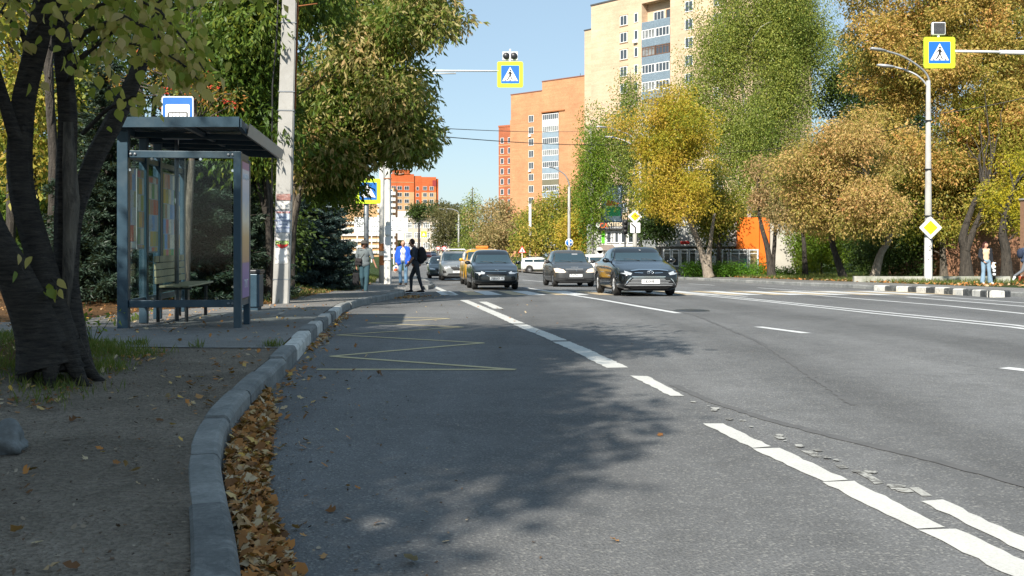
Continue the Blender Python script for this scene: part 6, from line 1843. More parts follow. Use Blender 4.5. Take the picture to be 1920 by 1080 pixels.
def wheel(root, x, y, r, rim, side, steer=0.0, wdt=.2):
    m = MB(); rr = [(r*.62,-wdt/2),(r*.9,-wdt/2),(r*.985,-wdt*.36),(r,-wdt*.2),(r,wdt*.2),(r*.985,wdt*.36),(r*.9,wdt/2),(r*.62,wdt/2)]
    m.lathe(rr, 'x', 28); o = m.build('wheel', M['rubber'], root); o.location = (x, y, r); o.rotation_euler = (0, 0, steer)
    m = MB(); q = side*wdt*.40
    m.lathe([(r*.66,-wdt*.3),(r*.66,q),(r*.61,q+side*.004),(r*.60,q-side*.02)], 'x', 28)
    for k in range(10):
        a = 2*PI*k/10+(.12 if k % 2 else -.12)
        c, s_ = math.cos(a), math.sin(a); p, pp = Vector((q-side*.01, c*r*.12, s_*r*.12)), Vector((q-side*.005, math.cos(2*PI*k/10)*r*.62, math.sin(2*PI*k/10)*r*.62))
        m.tube([p, pp], [.022,.014], 5)
    m.lathe([(.001,q+side*.005),(r*.16,q),(r*.17,q-side*.03)], 'x', 14)
    m.build('rim', rim, o); 
    m = MB(); m.lathe([(.001,0),(r*.6,0)], 'x', 20, (q-side*.06, 0, 0)); m.build('brake_disc', M['dark_metal'], o)
    return o
M['headlamp'] = plain('headlamp', (.55,.58,.60), .12, .4, .25, 12, .1, 1.0)
M['lamp_lit'] = None
def emis(name, c, s):
    m, nt, p, N, L = newmat(name); setp(p, Base_Color=rgba(c), Emission_Color=rgba(c), Emission_Strength=s); return m
M['lamp_warm'] = emis('lit_fog_lamp', (1.0,.62,.28), 3.0)
M['lamp_low'] = emis('lit_head_lamp', (.62,.50,.40), .35)
M['amber'] = plain('amber_lens', (.7,.25,.03), .2, 0, .1, 5, 0)
M['intake'] = plain('intake_mesh', (.008,.008,.009), .6, 0, .2, 20, .1)
def plate(c, z, txt, w=.52, mat=None, half=.13):
    y = c.fy(0, z)-.025
    m = MB(); m.poly([(p[0], y, p[2]) for p in rrect(-w/2, w/2, z-.056, z+.056, .01)], .008)
    o = m.build('number_plate', mat or M['sign_white'], c.r)
    t = writing('plate_number', txt[0], .105, M['sign_black'], o, (-.055, y-.0095, z), ex=.001, sx=.86, bold=.002)
    t = writing('plate_region', txt[1], .07, M['sign_black'], o, (w/2-.075, y-.0095, z+.012), ex=.001, sx=.85, bold=.001)
    return o
def mirrors(c, y, z, col, x=None):
    for sd_ in (-1, 1):
        m = MB(); xx = sd_*((x or c.W/2)+.09)
        m.ball((xx, y, z), .1, 12, 0, (1.05,.7,.72)); m.tube([(sd_*(c.W/2-.10), y+.03, z-.05), (xx, y+.02, z-.03)], .025, 6)
        m.build('wing_mirror', col, c.r)
def make_car(name, label, loc, ang, col, dims, gl=None, rimr=.33, rim=None, cat='car', wb_=2.6, fy_=.88, cabin=None, steer=0.0):
    L, W, Hh, hood, cy, cz, ry, ry2, rry, dz, belt = dims[:11]
    kw = dims[11] if len(dims) > 11 else {}
    root = empty(name, loc, ang, label, cat)
    root.rotation_euler[0] = math.atan((rz(loc[1]+2)-rz(loc[1]))/2)*math.cos(ang)
    gwf = kw.get('gw', .74)
    b = car_body(L, W, Hh, hood, cy, cz, ry, ry2, rry, dz, belt, **kw)
    c = Car(root, b, W)
    # patches are laid on before the wheel arches are cut
    zt = Hh-.10; zb_ = cz+.015; k1 = .905*W/2-.10; k2 = gwf*W/2-.055
    c.patch('windscreen', [(-k1,zb_),(k1,zb_),(k1*.93+k2*.07,zb_+.04),(k2,zt-.02),(k2-.05,zt+.012),(-k2+.05,zt+.012),(-k2,zt-.02),(-k1*.93-k2*.07,zb_+.04)], gl or M['car_glass'], .006)
    c.patch('rear_window', [(-k2-.05,belt+.1),(k2+.05,belt+.1),(k2-.05,Hh-.13),(-k2+.05,Hh-.13)], gl or M['car_glass'], .006, 'rear')
    z0, z1 = belt+.055, Hh-.115
    mid = (ry+ry2)/2+.1
    for nm, P in (('front_window', [(cy+.34,z0),(mid-.04,z0),(mid-.04,z1+.005),(ry+.18,z1),(ry-.10,z1-.10)]), ('back_window', [(mid+.04,z0),(rry-.28,z0),(ry2+.05,z1-.02),(mid+.04,z1+.005)])):
        c.patch(nm, P, gl or M['car_glass'], .006, 'side', both=True)
    # door seams and handles
    for y in (cy+.18, mid, rry-.35):
        c.patch('door_seam', [(y,.30),(y+.012,.30),(y+.012,belt+.0),(y,belt+.0)], M['black_plastic'], .002, 'side', both=True, step=.1)
    for y in (mid-.22, rry-.55):
        c.patch('door_handle', [(y,belt-.12),(y+.16,belt-.12),(y+.16,belt-.085),(y,belt-.085)], col, .025, 'side', both=True)
    c.patch('sill_trim', [(fy_+.4,.20),(fy_+wb_-.4,.20),(fy_+wb_-.4,.27),(fy_+.4,.27)], M['black_plastic'], .004, 'side', both=True)
    # wipers
    m = MB()
    for x0, x1 in ((-.05,-.5),(.45,.02)):
        P = []
        for t in (0, .33, .66, 1):
            x = x0+(x1-x0)*t; z = zb_+.005+.05*math.sin(t*PI*.6); P.append((x, c.fy(x, z)-.02, z))
        m.tube(P, .009, 5)
    m.build('wiper', M['black_plastic'], root)
    cut_wheels(b, (fy_, fy_+wb_), rimr, W)
    b.parent = root; b.name = 'body'; b.data.materials.clear(); b.data.materials.append(col)
    for y in (fy_, fy_+wb_):
        for sd_ in (-1, 1): wheel(root, sd_*(W/2-.125), y, rimr, rim or M['grey_metal'], sd_, steer if y == fy_ else 0)
    m = MB(); m.box(-W/2+.25, W/2-.25, .35, L-.4, .15, .22); m.build('underbody', M['black_plastic'], root)
    # headrests and driver seen through the glass are left to the reflections
    return c
def cl_(px, Y): return (X_(px, Y), Y, rz(Y)+.004)
dust = (.13,.115,.095)
# --- black sedan with the wide chrome grille
black = paint('black_paint', (.005,.006,.007), .0, None, .16)
ca = math.atan2(.105, 1)
c = make_car('black_sedan', 'black saloon with a wide chrome-barred grille, nearest car in the middle lane', cl_(1220, 28.7), .085, black,
    (4.85,1.825,1.46,.80,1.30,1.00,1.98,3.35,4.25,1.06,.96,{'nose':.62,'gw':.74}), rim=M['alloy'], wb_=2.775, fy_=.98, steer=.0)
hl = [(-.90,.74),(-.80,.745),(-.52,.655),(-.56,.60),(-.70,.615),(-.88,.68)]
c.patch('headlight', hl, M['headlamp'], .012); c.patch('headlight', mir(hl), M['headlamp'], .012)
for s_ in (1,-1):
    q = [(-.82*s_,.70),(-.74*s_,.70),(-.74*s_,.65),(-.82*s_,.65)]
    c.patch('lamp_lens', q, M['lamp_low'], .02); q = [(-.68*s_,.672),(-.61*s_,.664),(-.61*s_,.632),(-.68*s_,.632)]; c.patch('lamp_lens', q, M['chrome'], .02)
c.patch('upper_grille', [(-.52,.70),(-.3,.735),(.3,.735),(.52,.70),(.50,.655),(.22,.62),(-.22,.62),(-.50,.655)], M['intake'], .01)
c.patch('grille_bar', [(-.55,.725),(-.3,.76),(.3,.76),(.55,.725),(.52,.70),(.3,.73),(-.3,.73),(-.52,.70)], M['chrome'], .022)
c.patch('grille_bar', [(-.45,.672),(-.12,.66),(-.12,.64),(-.45,.655)], M['chrome'], .02); c.patch('grille_bar', mir([(-.45,.672),(-.12,.66),(-.12,.64),(-.45,.655)]), M['chrome'], .02)
yb = c.fy(0,.68)-.03
m = MB()
def ring(cx, cz, rx, rz_, t, y): 
    P = [(cx+rx*math.cos(a), y, cz+rz_*math.sin(a)) for a in np.linspace(0, 2*PI, 25)]; m.tube(P, t, 5)
ring(0,.68,.085,.058,.011,yb); ring(0,.68,.032,.055,.008,yb); ring(0,.70,.062,.022,.008,yb); m.build('round_badge', M['chrome'], c.r)
c.patch('lower_grille', [(-.50,.55),(.50,.55),(.60,.45),(.70,.31),(.60,.28),(-.60,.28),(-.70,.31),(-.60,.45)], M['intake'], .010)
for i in range(6):
    z = .52-.041*i; h = .50+.035*i+(.02 if i > 2 else 0); c.patch('grille_bar', [(-h,z-.008),(h,z-.008),(h-.01,z+.008),(-h+.01,z+.008)], M['grey_metal'] if i else M['chrome'], .024)
for P in ([(-.53,.565),(.53,.565),(.53,.545),(-.53,.545)], [(-.53,.565),(-.53,.54),(-.63,.44),(-.71,.32),(-.73,.32),(-.65,.46)], mir([(-.53,.565),(-.53,.54),(-.63,.44),(-.71,.32),(-.73,.32),(-.65,.46)])): c.patch('chrome_edge', P, M['chrome'], .026)
for s_ in (1,-1):
    P = [(-.74,.33),(-.66,.35),(-.60,.30),(-.66,.26),(-.74,.27)]; P = P if s_ == 1 else mir(P)
    c.patch('fog_light', P, M['chrome'], .02)
    P = [(-.74,.25),(-.58,.235),(-.50,.21),(-.72,.215)]; P = P if s_ == 1 else mir(P); c.patch('chrome_edge', P, M['chrome'], .02)
plate(c, .42, ('C820HB', '190')); mirrors(c, 1.55, 1.03, black)
# something pale on the dashboard and sky-light gleam behind the glass is left out
c.patch('windscreen_sticker', [(.05,1.34),(.20,1.36),(.22,1.325),(.08,1.31)], M['grey_metal'], .012)
# --- black hatchback
blk2 = paint('blue_black_paint', (.005,.007,.009), .0, None, .16)
c = make_car('black_car', 'small black car with lit fog lamps just behind the zebra crossing', cl_(932, 36.2), .115, blk2,
    (4.3,1.72,1.47,.76,1.12,.95,1.80,3.1,3.75,1.02,.93,{'nose':.56,'gw':.71}), rimr=.31, wb_=2.57, fy_=.84)
hl = [(-.80,.72),(-.66,.71),(-.42,.61),(-.45,.56),(-.62,.56),(-.78,.62)]
c.patch('headlight', hl, M['headlamp'], .012); c.patch('headlight', mir(hl), M['headlamp'], .012)
c.patch('grille', [(-.42,.645),(-.25,.63),(.25,.63),(.42,.645),(.36,.53),(.28,.50),(-.28,.50),(-.36,.53)], M['intake'], .012)
for z0,z1,h0,h1 in ((.655,.635,.43,.41),): c.patch('chrome_edge', [(-.44,.66),(-.25,.645),(.25,.645),(.44,.66),(.42,.64),(.25,.628),(-.25,.628),(-.42,.64)], M['chrome'], .018)
c.patch('chrome_edge', [(-.37,.525),(-.28,.495),(.28,.495),(.37,.525),(.37,.515),(.28,.482),(-.28,.482),(-.37,.515)], M['chrome'], .018)
m = MB(); yb = c.fy(0,.70)-.012; ring(0,.695,.06,.03,.009,yb); m.build('oval_badge', M['chrome'], c.r)
c.patch('lower_intake', [(-.50,.33),(.50,.33),(.56,.25),(.50,.20),(-.50,.20),(-.56,.25)], M['intake'], .01)
for s_ in (1,-1):
    P = [(-.78,.40),(-.60,.36),(-.58,.24),(-.76,.26)]; P = P if s_ == 1 else mir(P); c.patch('fog_recess', P, M['intake'], .008)
    P = [(-.73,.345),(-.62,.335),(-.62,.275),(-.73,.28)]; P = P if s_ == 1 else mir(P); c.patch('fog_light', P, M['lamp_warm'], .02)
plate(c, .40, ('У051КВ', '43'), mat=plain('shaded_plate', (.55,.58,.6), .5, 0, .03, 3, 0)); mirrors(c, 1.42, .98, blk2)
# --- dusty grey saloon
gry = paint('dusty_grey_paint', (.055,.057,.058), .3, (.10,.09,.078), .42)
c = make_car('grey_sedan', 'dusty dark grey saloon with pale headlights in the second lane', cl_(1080, 41.0), .105, gry,
    (4.25,1.74,1.53,.80,1.10,1.00,1.72,3.1,3.75,1.06,.97,{'nose':.62,'gw':.74}), rimr=.31, wb_=2.63, fy_=.78, rim=M['galv'])
hl = [(-.83,.74),(-.72,.755),(-.50,.70),(-.40,.60),(-.48,.575),(-.80,.585)]
c.patch('headlight', hl, M['lamp_low'], .012); c.patch('headlight', mir(hl), M['lamp_low'], .012)
c.patch('grille', [(-.40,.70),(.40,.70),(.30,.575),(-.30,.575)], M['intake'], .012)
c.patch('grille_bar', [(-.41,.72),(.41,.72),(.40,.695),(-.40,.695)], M['grey_metal'], .018)
m = MB(); yb = c.fy(0,.65)-.02; m.tube([(0,yb,.71),(.035,yb,.65),(0,yb,.59),(-.035,yb,.65),(0,yb,.71)], .012, 5); m.build('diamond_badge', M['chrome'], c.r)
writing('writing', 'L O G A N', .06, M['grey_metal'], c.r, (0, c.fy(0,.79)-.012, .79), bold=.003)
c.patch('lower_intake', [(-.30,.42),(.30,.42),(.45,.27),(-.45,.27)], M['intake'], .01)
for s_ in (1,-1):
    P = [(-.80,.46),(-.45,.42),(-.34,.30),(-.72,.33)]; P = P if s_ == 1 else mir(P); c.patch('bumper_recess', P, M['intake'], .008)
c.patch('bumper_strip', [(-.85,.235),(.85,.235),(.85,.20),(-.85,.20)], M['grey_metal'], .012, step=.1)
plate(c, .46, ('Т437УН', '50')); mirrors(c, 1.42, 1.03, M['black_plastic'])
c.patch('windscreen_sticker', [(.08,1.36),(.40,1.36),(.41,1.31),(.08,1.31)], M['grey_metal'], .012)
m = MB(); m.box(-.62,.62,1.9,3.0,1.538,1.545); 
# --- yellow taxi
yel = paint('taxi_yellow_paint', (.62,.33,.012), .05, (.35,.22,.05), .3)
c = make_car('yellow_taxi', 'yellow taxi half hidden behind the small black car, orange roof sign on top', cl_(912, 44.0), .115, yel,
    (4.5,1.84,1.64,.95,1.0,1.10,1.65,3.6,4.2,1.45,1.06,{'nose':.70,'gw':.78}), rimr=.34, wb_=2.65, fy_=.85, cat='taxi', rim=M['galv'])
hl = [(-.86,.85),(-.5,.80),(-.5,.70),(-.84,.72)]
c.patch('headlight', hl, M['headlamp'], .012); c.patch('headlight', mir(hl), M['headlamp'], .012); c.patch('grille', [(-.42,.82),(.42,.82),(.36,.58),(-.36,.58)], M['intake'], .012)
plate(c, .45, ('В412ОР', '777')); mirrors(c, 1.4, 1.13, yel)
m = MB(); m.bbox(-.28,.28,2.1,2.3,1.65,1.76,.03); m.build('roof_sign', plain('orange_roof_sign', (.75,.2,.03), .4), c.r)
c.patch('white_roof_front', [(-.60,1.555),(.60,1.555),(.52,1.62),(-.52,1.62)], M['sign_white'], .008)
# --- silver crossover
slv = paint('silver_paint', (.36,.37,.37), .7, (.30,.28,.25), .35)
c = make_car('silver_suv', 'silver-grey crossover with white roof boards, behind the yellow taxi', cl_(858, 57.0), .115, slv,
    (4.55,1.84,1.71,.98,1.05,1.12,1.75,3.7,4.25,1.5,1.08,{'nose':.74,'gw':.76,'low':.22}), rimr=.36, wb_=2.7, fy_=.9)
hl = [(-.88,.90),(-.74,.90),(-.42,.82),(-.42,.76),(-.62,.73),(-.84,.80)]
c.patch('headlight', hl, M['headlamp'], .012); c.patch('headlight', mir(hl), M['headlamp'], .012)
c.patch('grille', [(-.40,.86),(.40,.86),(.36,.70),(.22,.60),(-.22,.60),(-.36,.70)], M['intake'], .012)
m = MB(); yb = c.fy(0,.78)-.02; ring(0,.78,.11,.08,.015,yb); m.tube([(-.08,yb,.82),(-.03,yb,.76),(0,yb,.77),(.03,yb,.76),(.08,yb,.82)], .014, 5); m.build('winged_badge', M['chrome'], c.r)
c.patch('lower_intake', [(-.50,.42),(.50,.42),(.60,.30),(-.60,.30)], M['intake'], .01)
for s_ in (1,-1):
    P = [(-.84,.60),(-.66,.56),(-.62,.44),(-.80,.42)]; P = P if s_ == 1 else mir(P); c.patch('fog_recess', P, M['intake'], .008)
    P = [(-.77,.53),(-.69,.53),(-.69,.46),(-.77,.46)]; P = P if s_ == 1 else mir(P); c.patch('fog_light', P, M['chrome'], .02)
plate(c, .50, ('М205КС', '77')); mirrors(c, 1.5, 1.17, slv)
m = MB()
for x in (-.6,.6): m.tube([(x,1.9,1.72),(x*1.02,2.1,1.76),(x*1.02,3.5,1.76),(x,3.7,1.71)], .02, 6)
m.bbox(-.55,.55,2.0,3.2,1.77,1.83,.02); m.build('roof_load', M['sign_white'], c.r)
# --- dark car behind it and a white one further
dk = paint('dark_green_grey_paint', (.03,.045,.05), .4, (.09,.085,.075), .3)
c = make_car('dark_car', 'dark teal car peeking out left of the silver crossover', cl_(829, 66), .115, dk,
    (4.3,1.74,1.50,.78,1.1,.98,1.72,3.0,3.7,1.04,.95,{'nose':.58}), rimr=.31, wb_=2.6, fy_=.82)
c.patch('headlight', [(-.8,.70),(-.45,.64),(-.45,.58),(-.78,.6)], M['headlamp'], .012); c.patch('headlight', mir([(-.8,.70),(-.45,.64),(-.45,.58),(-.78,.6)]), M['headlamp'], .012); c.patch('grille', [(-.4,.62),(.4,.62),(.34,.5),(-.34,.5)], M['intake'], .012)
plate(c, .40, ('К318АМ', '50')); mirrors(c, 1.42, 1.02, dk)
wht = paint('white_paint', (.68,.68,.66), .0, (.5,.48,.44), .3)
c = make_car('white_car', 'small white car at the left end of the oncoming queue', cl_(822, 82), .115, wht,
    (4.2,1.72,1.5,.78,1.1,.98,1.72,3.0,3.7,1.04,.95,{'nose':.58,'sub':1}), rimr=.31, wb_=2.55, fy_=.82)
c.patch('headlight', hl2 := [(-.8,.70),(-.45,.64),(-.45,.58),(-.78,.6)], M['headlamp'], .012); c.patch('headlight', mir(hl2), M['headlamp'], .012); c.patch('grille', [(-.4,.62),(.4,.62),(.34,.5),(-.34,.5)], M['intake'], .012); mirrors(c, 1.42, 1.02, wht)
# --- white car waiting between the grey and the black saloon
c = make_car('white_car', 'white hatchback waiting between the dusty grey saloon and the chrome-grilled black one', (X_(1144, 55), 55, rz(55)), .3, wht,
    (4.1,1.72,1.52,.82,.95,1.0,1.6,3.2,3.8,1.3,.98,{'nose':.6,'gw':.74}), rimr=.31, wb_=2.5, fy_=.8)
hl = [(-.82,.80),(-.6,.80),(-.48,.66),(-.52,.62),(-.80,.66)]
c.patch('headlight', hl, M['headlamp'], .012); c.patch('headlight', mir(hl), M['headlamp'], .012); c.patch('grille', [(-.4,.66),(.4,.66),(.34,.54),(-.34,.54)], M['intake'], .012)
c.patch('indicator_lamp', [(-.80,.655),(-.70,.645),(-.70,.60),(-.78,.60)], M['amber'], .016); mirrors(c, 1.3, 1.04, wht); plate(c, .42, ('Н730ЕТ', '90'))
# --- parked white off-roader seen from the side
c = make_car('white_offroader', 'boxy white off-roader parked in front of the far yellow-green trees', (X_(1046, 108), 108, rz(108)+.05), 1.45, wht,
    (3.9,1.70,1.64,1.0,1.0,1.12,1.45,3.45,3.75,1.5,1.06,{'nose':.78,'gw':.84,'low':.28,'sub':1}), rimr=.35, wb_=2.2, fy_=.75, cat='off-road car')
c.patch('headlight', [(-.7,.85),(-.5,.85),(-.5,.7),(-.7,.7)], M['headlamp'], .012); c.patch('headlight', mir([(-.7,.85),(-.5,.85),(-.5,.7),(-.7,.7)]), M['headlamp'], .012)
m = MB(); m.tube([(-.7,.9,1.68),(-.7,3.4,1.68)], .025, 6); m.tube([(.7,.9,1.68),(.7,3.4,1.68)], .025, 6); m.build('roof_rail', M['dark_metal'], c.r)
# --- far traffic on the rising end of the street
far = [(803,476,250,'red','tiny red car in the far traffic, nearest of the distant queue',(.25,.03,.02)), (796,470,275,'yellow','tiny yellow taxi in the far traffic',(.6,.32,.02)),
       (806,467,300,'white','tiny white car in the far traffic behind the red one',(.6,.6,.6)), (813,470,262,'blue','tiny blue-grey car in the far traffic on the right',(.12,.15,.2)),
       (790,466,310,'orange','tiny orange van farthest in the far traffic',(.55,.22,.04)), (801,463,335,'grey','tiny grey car at the very end of the street',(.2,.2,.2)), (815,465,320,'beige','tiny beige car at the right of the farthest traffic',(.4,.36,.3))]
proto = None
for px, py, Y, nm, lab, colr in far:
    p = paint('far_'+nm, colr, .2)
    if proto is None:
        c = make_car('car', lab, cl_(px, Y), .115, p, (4.3,1.74,1.5,.78,1.1,.98,1.72,3.0,3.7,1.04,.95,{'nose':.58,'sub':1}), rimr=.31, wb_=2.6, fy_=.82)
        c.patch('headlight', hl2, M['headlamp'], .012); c.patch('headlight', mir(hl2), M['headlamp'], .012)
        proto = c.r; proto['group'] = 'far traffic at the end of the street'
    else:
        q = copy_tree(proto); q.location = cl_(px, Y); q['label'] = lab
        for ch in q.children:
            if ch.name.startswith('body'): ch.data = ch.data.copy(); ch.data.materials.clear(); ch.data.materials.append(p)
# ================================================================== PEOPLE
def caps(m, a, b, ra, rb, n=12):
    a, b = Vector(a), Vector(b); m.ball(a, ra, n); m.ball(b, rb, n); m.tube([a, b], [ra, rb], n)
def fuse(m, name, mat, parent, vox=.014, smooth=4):
    o = m.build(name, mat, parent); fixn(o)
    r = o.modifiers.new('r', 'REMESH'); r.mode = 'VOXEL'; r.voxel_size = vox; r.use_smooth_shade = True
    if smooth: s = o.modifiers.new('s', 'SMOOTH'); s.iterations = smooth; s.factor = .5
    evaluated(o); return o
def person(loc, face, label, J, h=1.68, skin=None, parts=None, hairf=None):
    """J: joint positions for height 1.7 (x right as seen from the front camera, -y towards the camera, z up)"""
    k = h/1.7
    root = empty('person', loc, face, label, 'person')
    J = {n: Vector(p)*k for n, p in J.items()}
    m = MB()
    hd = J['head']; nk = J['neck']
    m.ball(hd, .092*k, 20, 0, (.84,1.0,1.18)); m.ball(hd+Vector((0,-.012,-.055))*k, .066*k, 16, 0, (.88,.95,1.05))
    f = J.get('look', Vector((0,-1,0))); f = Vector(f).normalized(); sd_ = Vector((-f.y, f.x, 0)).normalized()
    m.tube([hd+f*.088*k+Vector((0,0,.02))*k, hd+f*.112*k+Vector((0,0,-.018))*k, hd+f*.092*k+Vector((0,0,-.026))*k], [.008*k,.016*k,.01*k], 8)
    m.ball(hd+f*.088*k+Vector((0,0,-.058))*k, .016*k, 8, 0, (1.5,1,.6))
    for s in (-1, 1): m.ball(hd+sd_*s*.082*k+f*-.005, .024*k, 8, 0, (.5,.8,1.25)); m.ball(hd+f*.078*k+sd_*s*.034*k+Vector((0,0,.032))*k, .016*k, 8, 0, (1.3,1,.5))
    caps(m, hd+Vector((0,.015,-.07))*k, nk, .052*k, .058*k)
    m.ball(J['chest'], .135*k, 16, 0, (1.12,.78,1.15)); m.ball(J['belly'], .125*k, 16, 0, (1.05,.80,1.1)); m.ball(J['pelvis'], .135*k, 16, 0, (1.15,.85,.85))
    caps(m, nk, J['chest'], .06*k, .10*k); caps(m, J['chest'], J['pelvis'], .11*k, .12*k)
    for s in 'LR':
        caps(m, nk+Vector((0,0,-.05))*k, J['sh'+s], .05*k, .052*k)
        caps(m, J['sh'+s], J['el'+s], .048*k, .038*k); caps(m, J['el'+s], J['wr'+s], .036*k, .025*k)
        caps(m, J['hip'+s], J['kn'+s], .078*k, .052*k); caps(m, J['kn'+s], J['an'+s], .05*k, .034*k)
        an = J['an'+s]; toe = J['toe'+s]; caps(m, an+Vector((0,.01,-.03))*k, toe, .035*k, .028*k)
        w = J['wr'+s]; d = (w-J['el'+s]).normalized(); pal = w+d*.06*k
        ax = d.cross(Vector((0,1,0))); ax = (ax if ax.length > .2 else d.cross(Vector((1,0,0)))).normalized(); bx_ = d.cross(ax).normalized()
        caps(m, w, pal+d*.02*k, .024*k, .027*k)
        for q, ln in enumerate((.070,.080,.074,.058)):
            o = bx_*(q-1.5)*.0175*k; b0 = pal+o+d*.02*k; b1 = b0+(d*.8+ax*.25).normalized()*ln*.5*k; b2 = b1+(d*.5+ax*.7).normalized()*ln*.5*k
            caps(m, b0, b1, .0095*k, .009*k, 6); caps(m, b1, b2, .009*k, .0075*k, 6)
        t0 = w+d*.02*k+bx_*-.025*k; caps(m, t0, t0+(d*.6-bx_*.6+ax*.3).normalized()*.055*k, .012*k, .009*k, 6)
    b = fuse(m, 'body', skin or M['skin'], root, .0095*k, 3)
    # eyes and mouth
    m = MB()
    for s in (-1, 1): m.ball(hd+f*.090*k+sd_*s*.033*k+Vector((0,0,.018))*k, .0095*k, 8, 0, (1.2,.6,.7))
    m.build('eyes', M['sign_black'], root)
    m = MB(); c = hd+f*.098*k+Vector((0,0,-.056))*k; m.tube([c-sd_*.022*k, c+f*.004, c+sd_*.022*k], .005*k, 6); m.build('mouth', plain('lips', (.38,.12,.09), .6) if 'lips' not in bpy.data.materials else bpy.data.materials['lips'], root)
    return root, J, k, f, sd_
def stand(**o):
    J = dict(pelvis=(0,0,.93), belly=(0,0,1.08), chest=(0,.0,1.26), neck=(0,.005,1.43), head=(0,-.01,1.575), shL=(-.185,0,1.385), shR=(.185,0,1.385),
        elL=(-.235,.02,1.11), elR=(.235,.02,1.11), wrL=(-.245,-.03,.87), wrR=(.245,-.03,.87), hipL=(-.09,0,.90), hipR=(.09,0,.90), knL=(-.10,-.02,.49), knR=(.10,-.02,.49),
        anL=(-.10,.02,.09), anR=(.10,.02,.09), toeL=(-.11,-.13,.035), toeR=(.11,-.13,.035), look=(0,-1,0))
    J.update(o); return J
def shirt(root, J, k, mat, sleeve=.55, th=1.0, hem='pelvis', name='shirt', long_=False, hemw=1.0):
    m = MB()
    m.ball(J['chest'], .153*k*th, 18, 0, (1.14,.80,1.12)); m.ball(J['belly'], .142*k*th*hemw, 18, 0, (1.10,.84,1.15)); m.ball(J['pelvis']+Vector((0,0,.02)), .150*k*th*hemw, 18, 0, (1.12,.84,.72))
    caps(m, J['neck']+Vector((0,.01,-.07))*k, J['chest'], .078*k*th, .12*k)
    caps(m, J['chest'], J['pelvis']+Vector((0,0,.02)), .125*k*th, .135*k*th)
    for s in 'LR':
        caps(m, J['neck']+Vector((0,0,-.07))*k, J['sh'+s], .062*k*th, .064*k*th)
        e = J['sh'+s].lerp(J['el'+s], min(1, sleeve*1.3)); caps(m, J['sh'+s], e, .064*k*th, .058*k*th)
        if long_: caps(m, J['el'+s], J['wr'+s], .056*k*th, .042*k*th)
    return fuse(m, name, mat, root, .012*k, 3)
def trousers(root, J, k, mat, th=1.0, flare=1.0, name='trousers'):
    m = MB()
    m.ball(J['pelvis'], .146*k*th, 18, 0, (1.14,.86,.80))
    for s in 'LR':
        caps(m, J['hip'+s], J['kn'+s], .092*k*th, .068*k*th); caps(m, J['kn'+s], J['an'+s]+Vector((0,0,.015)), .066*k*th, .055*k*th*flare)
    return fuse(m, name, mat, root, .012*k, 3)
def shoes(root, J, k, mat, sole=None):
    for s in 'LR':
        m = MB(); an, toe = J['an'+s], J['toe'+s]; heel = an+(an-toe).normalized()*.03*k; heel.z = toe.z+.005 if abs(an.z-toe.z) < .12*k else an.z-.04
        caps(m, heel, toe, .045*k, .040*k); caps(m, an+Vector((0,0,-.02))*k, heel.lerp(toe, .35), .046*k, .048*k)
        o = fuse(m, 'shoe', mat, root, .010, 2)
        if sole:
            q = MB(); d = (toe-heel).normalized(); a, b_ = heel-d*.04*k, toe+d*.035*k; n_ = Vector((-d.y, d.x, 0)).normalized()*.04*k; dz = Vector((0,0,-.032))*k; up = Vector((0,0,.018))
            vs = [a-n_+dz, a+n_+dz, b_+n_+dz, b_-n_+dz]; q.add(vs+[v+up for v in vs], [(0,1,2,3),(7,6,5,4),(0,4,5,1),(1,5,6,2),(2,6,7,3),(3,7,4,0)]); fixn(q.build('sole', sole, o))
def hair(root, J, k, f, mat, long_=0.0, top=1.0, name='hair'):
    m = MB(); hd = J['head']
    m.ball(hd-f*.016*k+Vector((0,0,.022))*k, .104*k, 18, 0, (.86,1.0,1.10*top)); 
    if long_:
        for s in (-1, 0, 1): caps(m, hd-f*.05*k+Vector((s*.055*k,0,0)), hd-f*.055*k+Vector((s*.07*k,0,-long_*k)), .055*k, .04*k)
    # cut the face free
    c = fuse(m, name, mat, root, .009*k, 2)
    bm = bmesh.new(); bm.from_mesh(c.data)
    dl = [v for v in bm.verts if (v.co-hd).dot(f) > .035*k and v.co.z < hd.z+.062*k]
    if not long_: dl += [v for v in bm.verts if v.co.z < hd.z-.045*k]
    bmesh.ops.delete(bm, geom=list(set(dl)), context='VERTS'); bm.to_mesh(c.data); bm.free(); return c
cloth = lambda n, c, v=.12: plain(n, c, .9, 0, v, 9, .3)
# --- woman in a grey top walking towards the camera on the left pavement
Yw_ = 31.8; x = X_(683, Yw_)
J = stand(head=(.0,-.03,1.57), chest=(0,-.01,1.26), shL=(-.19,0,1.38), shR=(.19,0,1.38), elL=(-.25,.0,1.10), wrL=(-.24,-.04,.86), elR=(.27,-.02,1.12), wrR=(.36,-.06,.90),
    knL=(-.07,-.06,.50), anL=(-.05,.12,.12), toeL=(-.05,.0,.05), knR=(.09,-.10,.50), anR=(.06,-.14,.09), toeR=(.06,-.27,.035), pelvis=(0,0,.92))
root, J, k, f, sd_ = person((x, Yw_, lz(x, Yw_)+.006), .05, 'woman in grey top and teal trousers with a brimmed hat, carrying a long black bag', J, 1.66, skin=plain('tanned_skin', (.33,.16,.10), .55, 0, .08, 10, .05))
shirt(root, J, k, cloth('grey_top', (.13,.155,.165)), .75, 1.05, hemw=1.1); trousers(root, J, k, cloth('teal_trousers', (.025,.065,.085)), 1.05, 1.15); shoes(root, J, k, cloth('dark_shoe', (.03,.03,.035)), M['sign_white'])  # top coloured darker to stand in for the shade on her
hair(root, J, k, f, cloth('brown_hair', (.05,.025,.015)), .06)
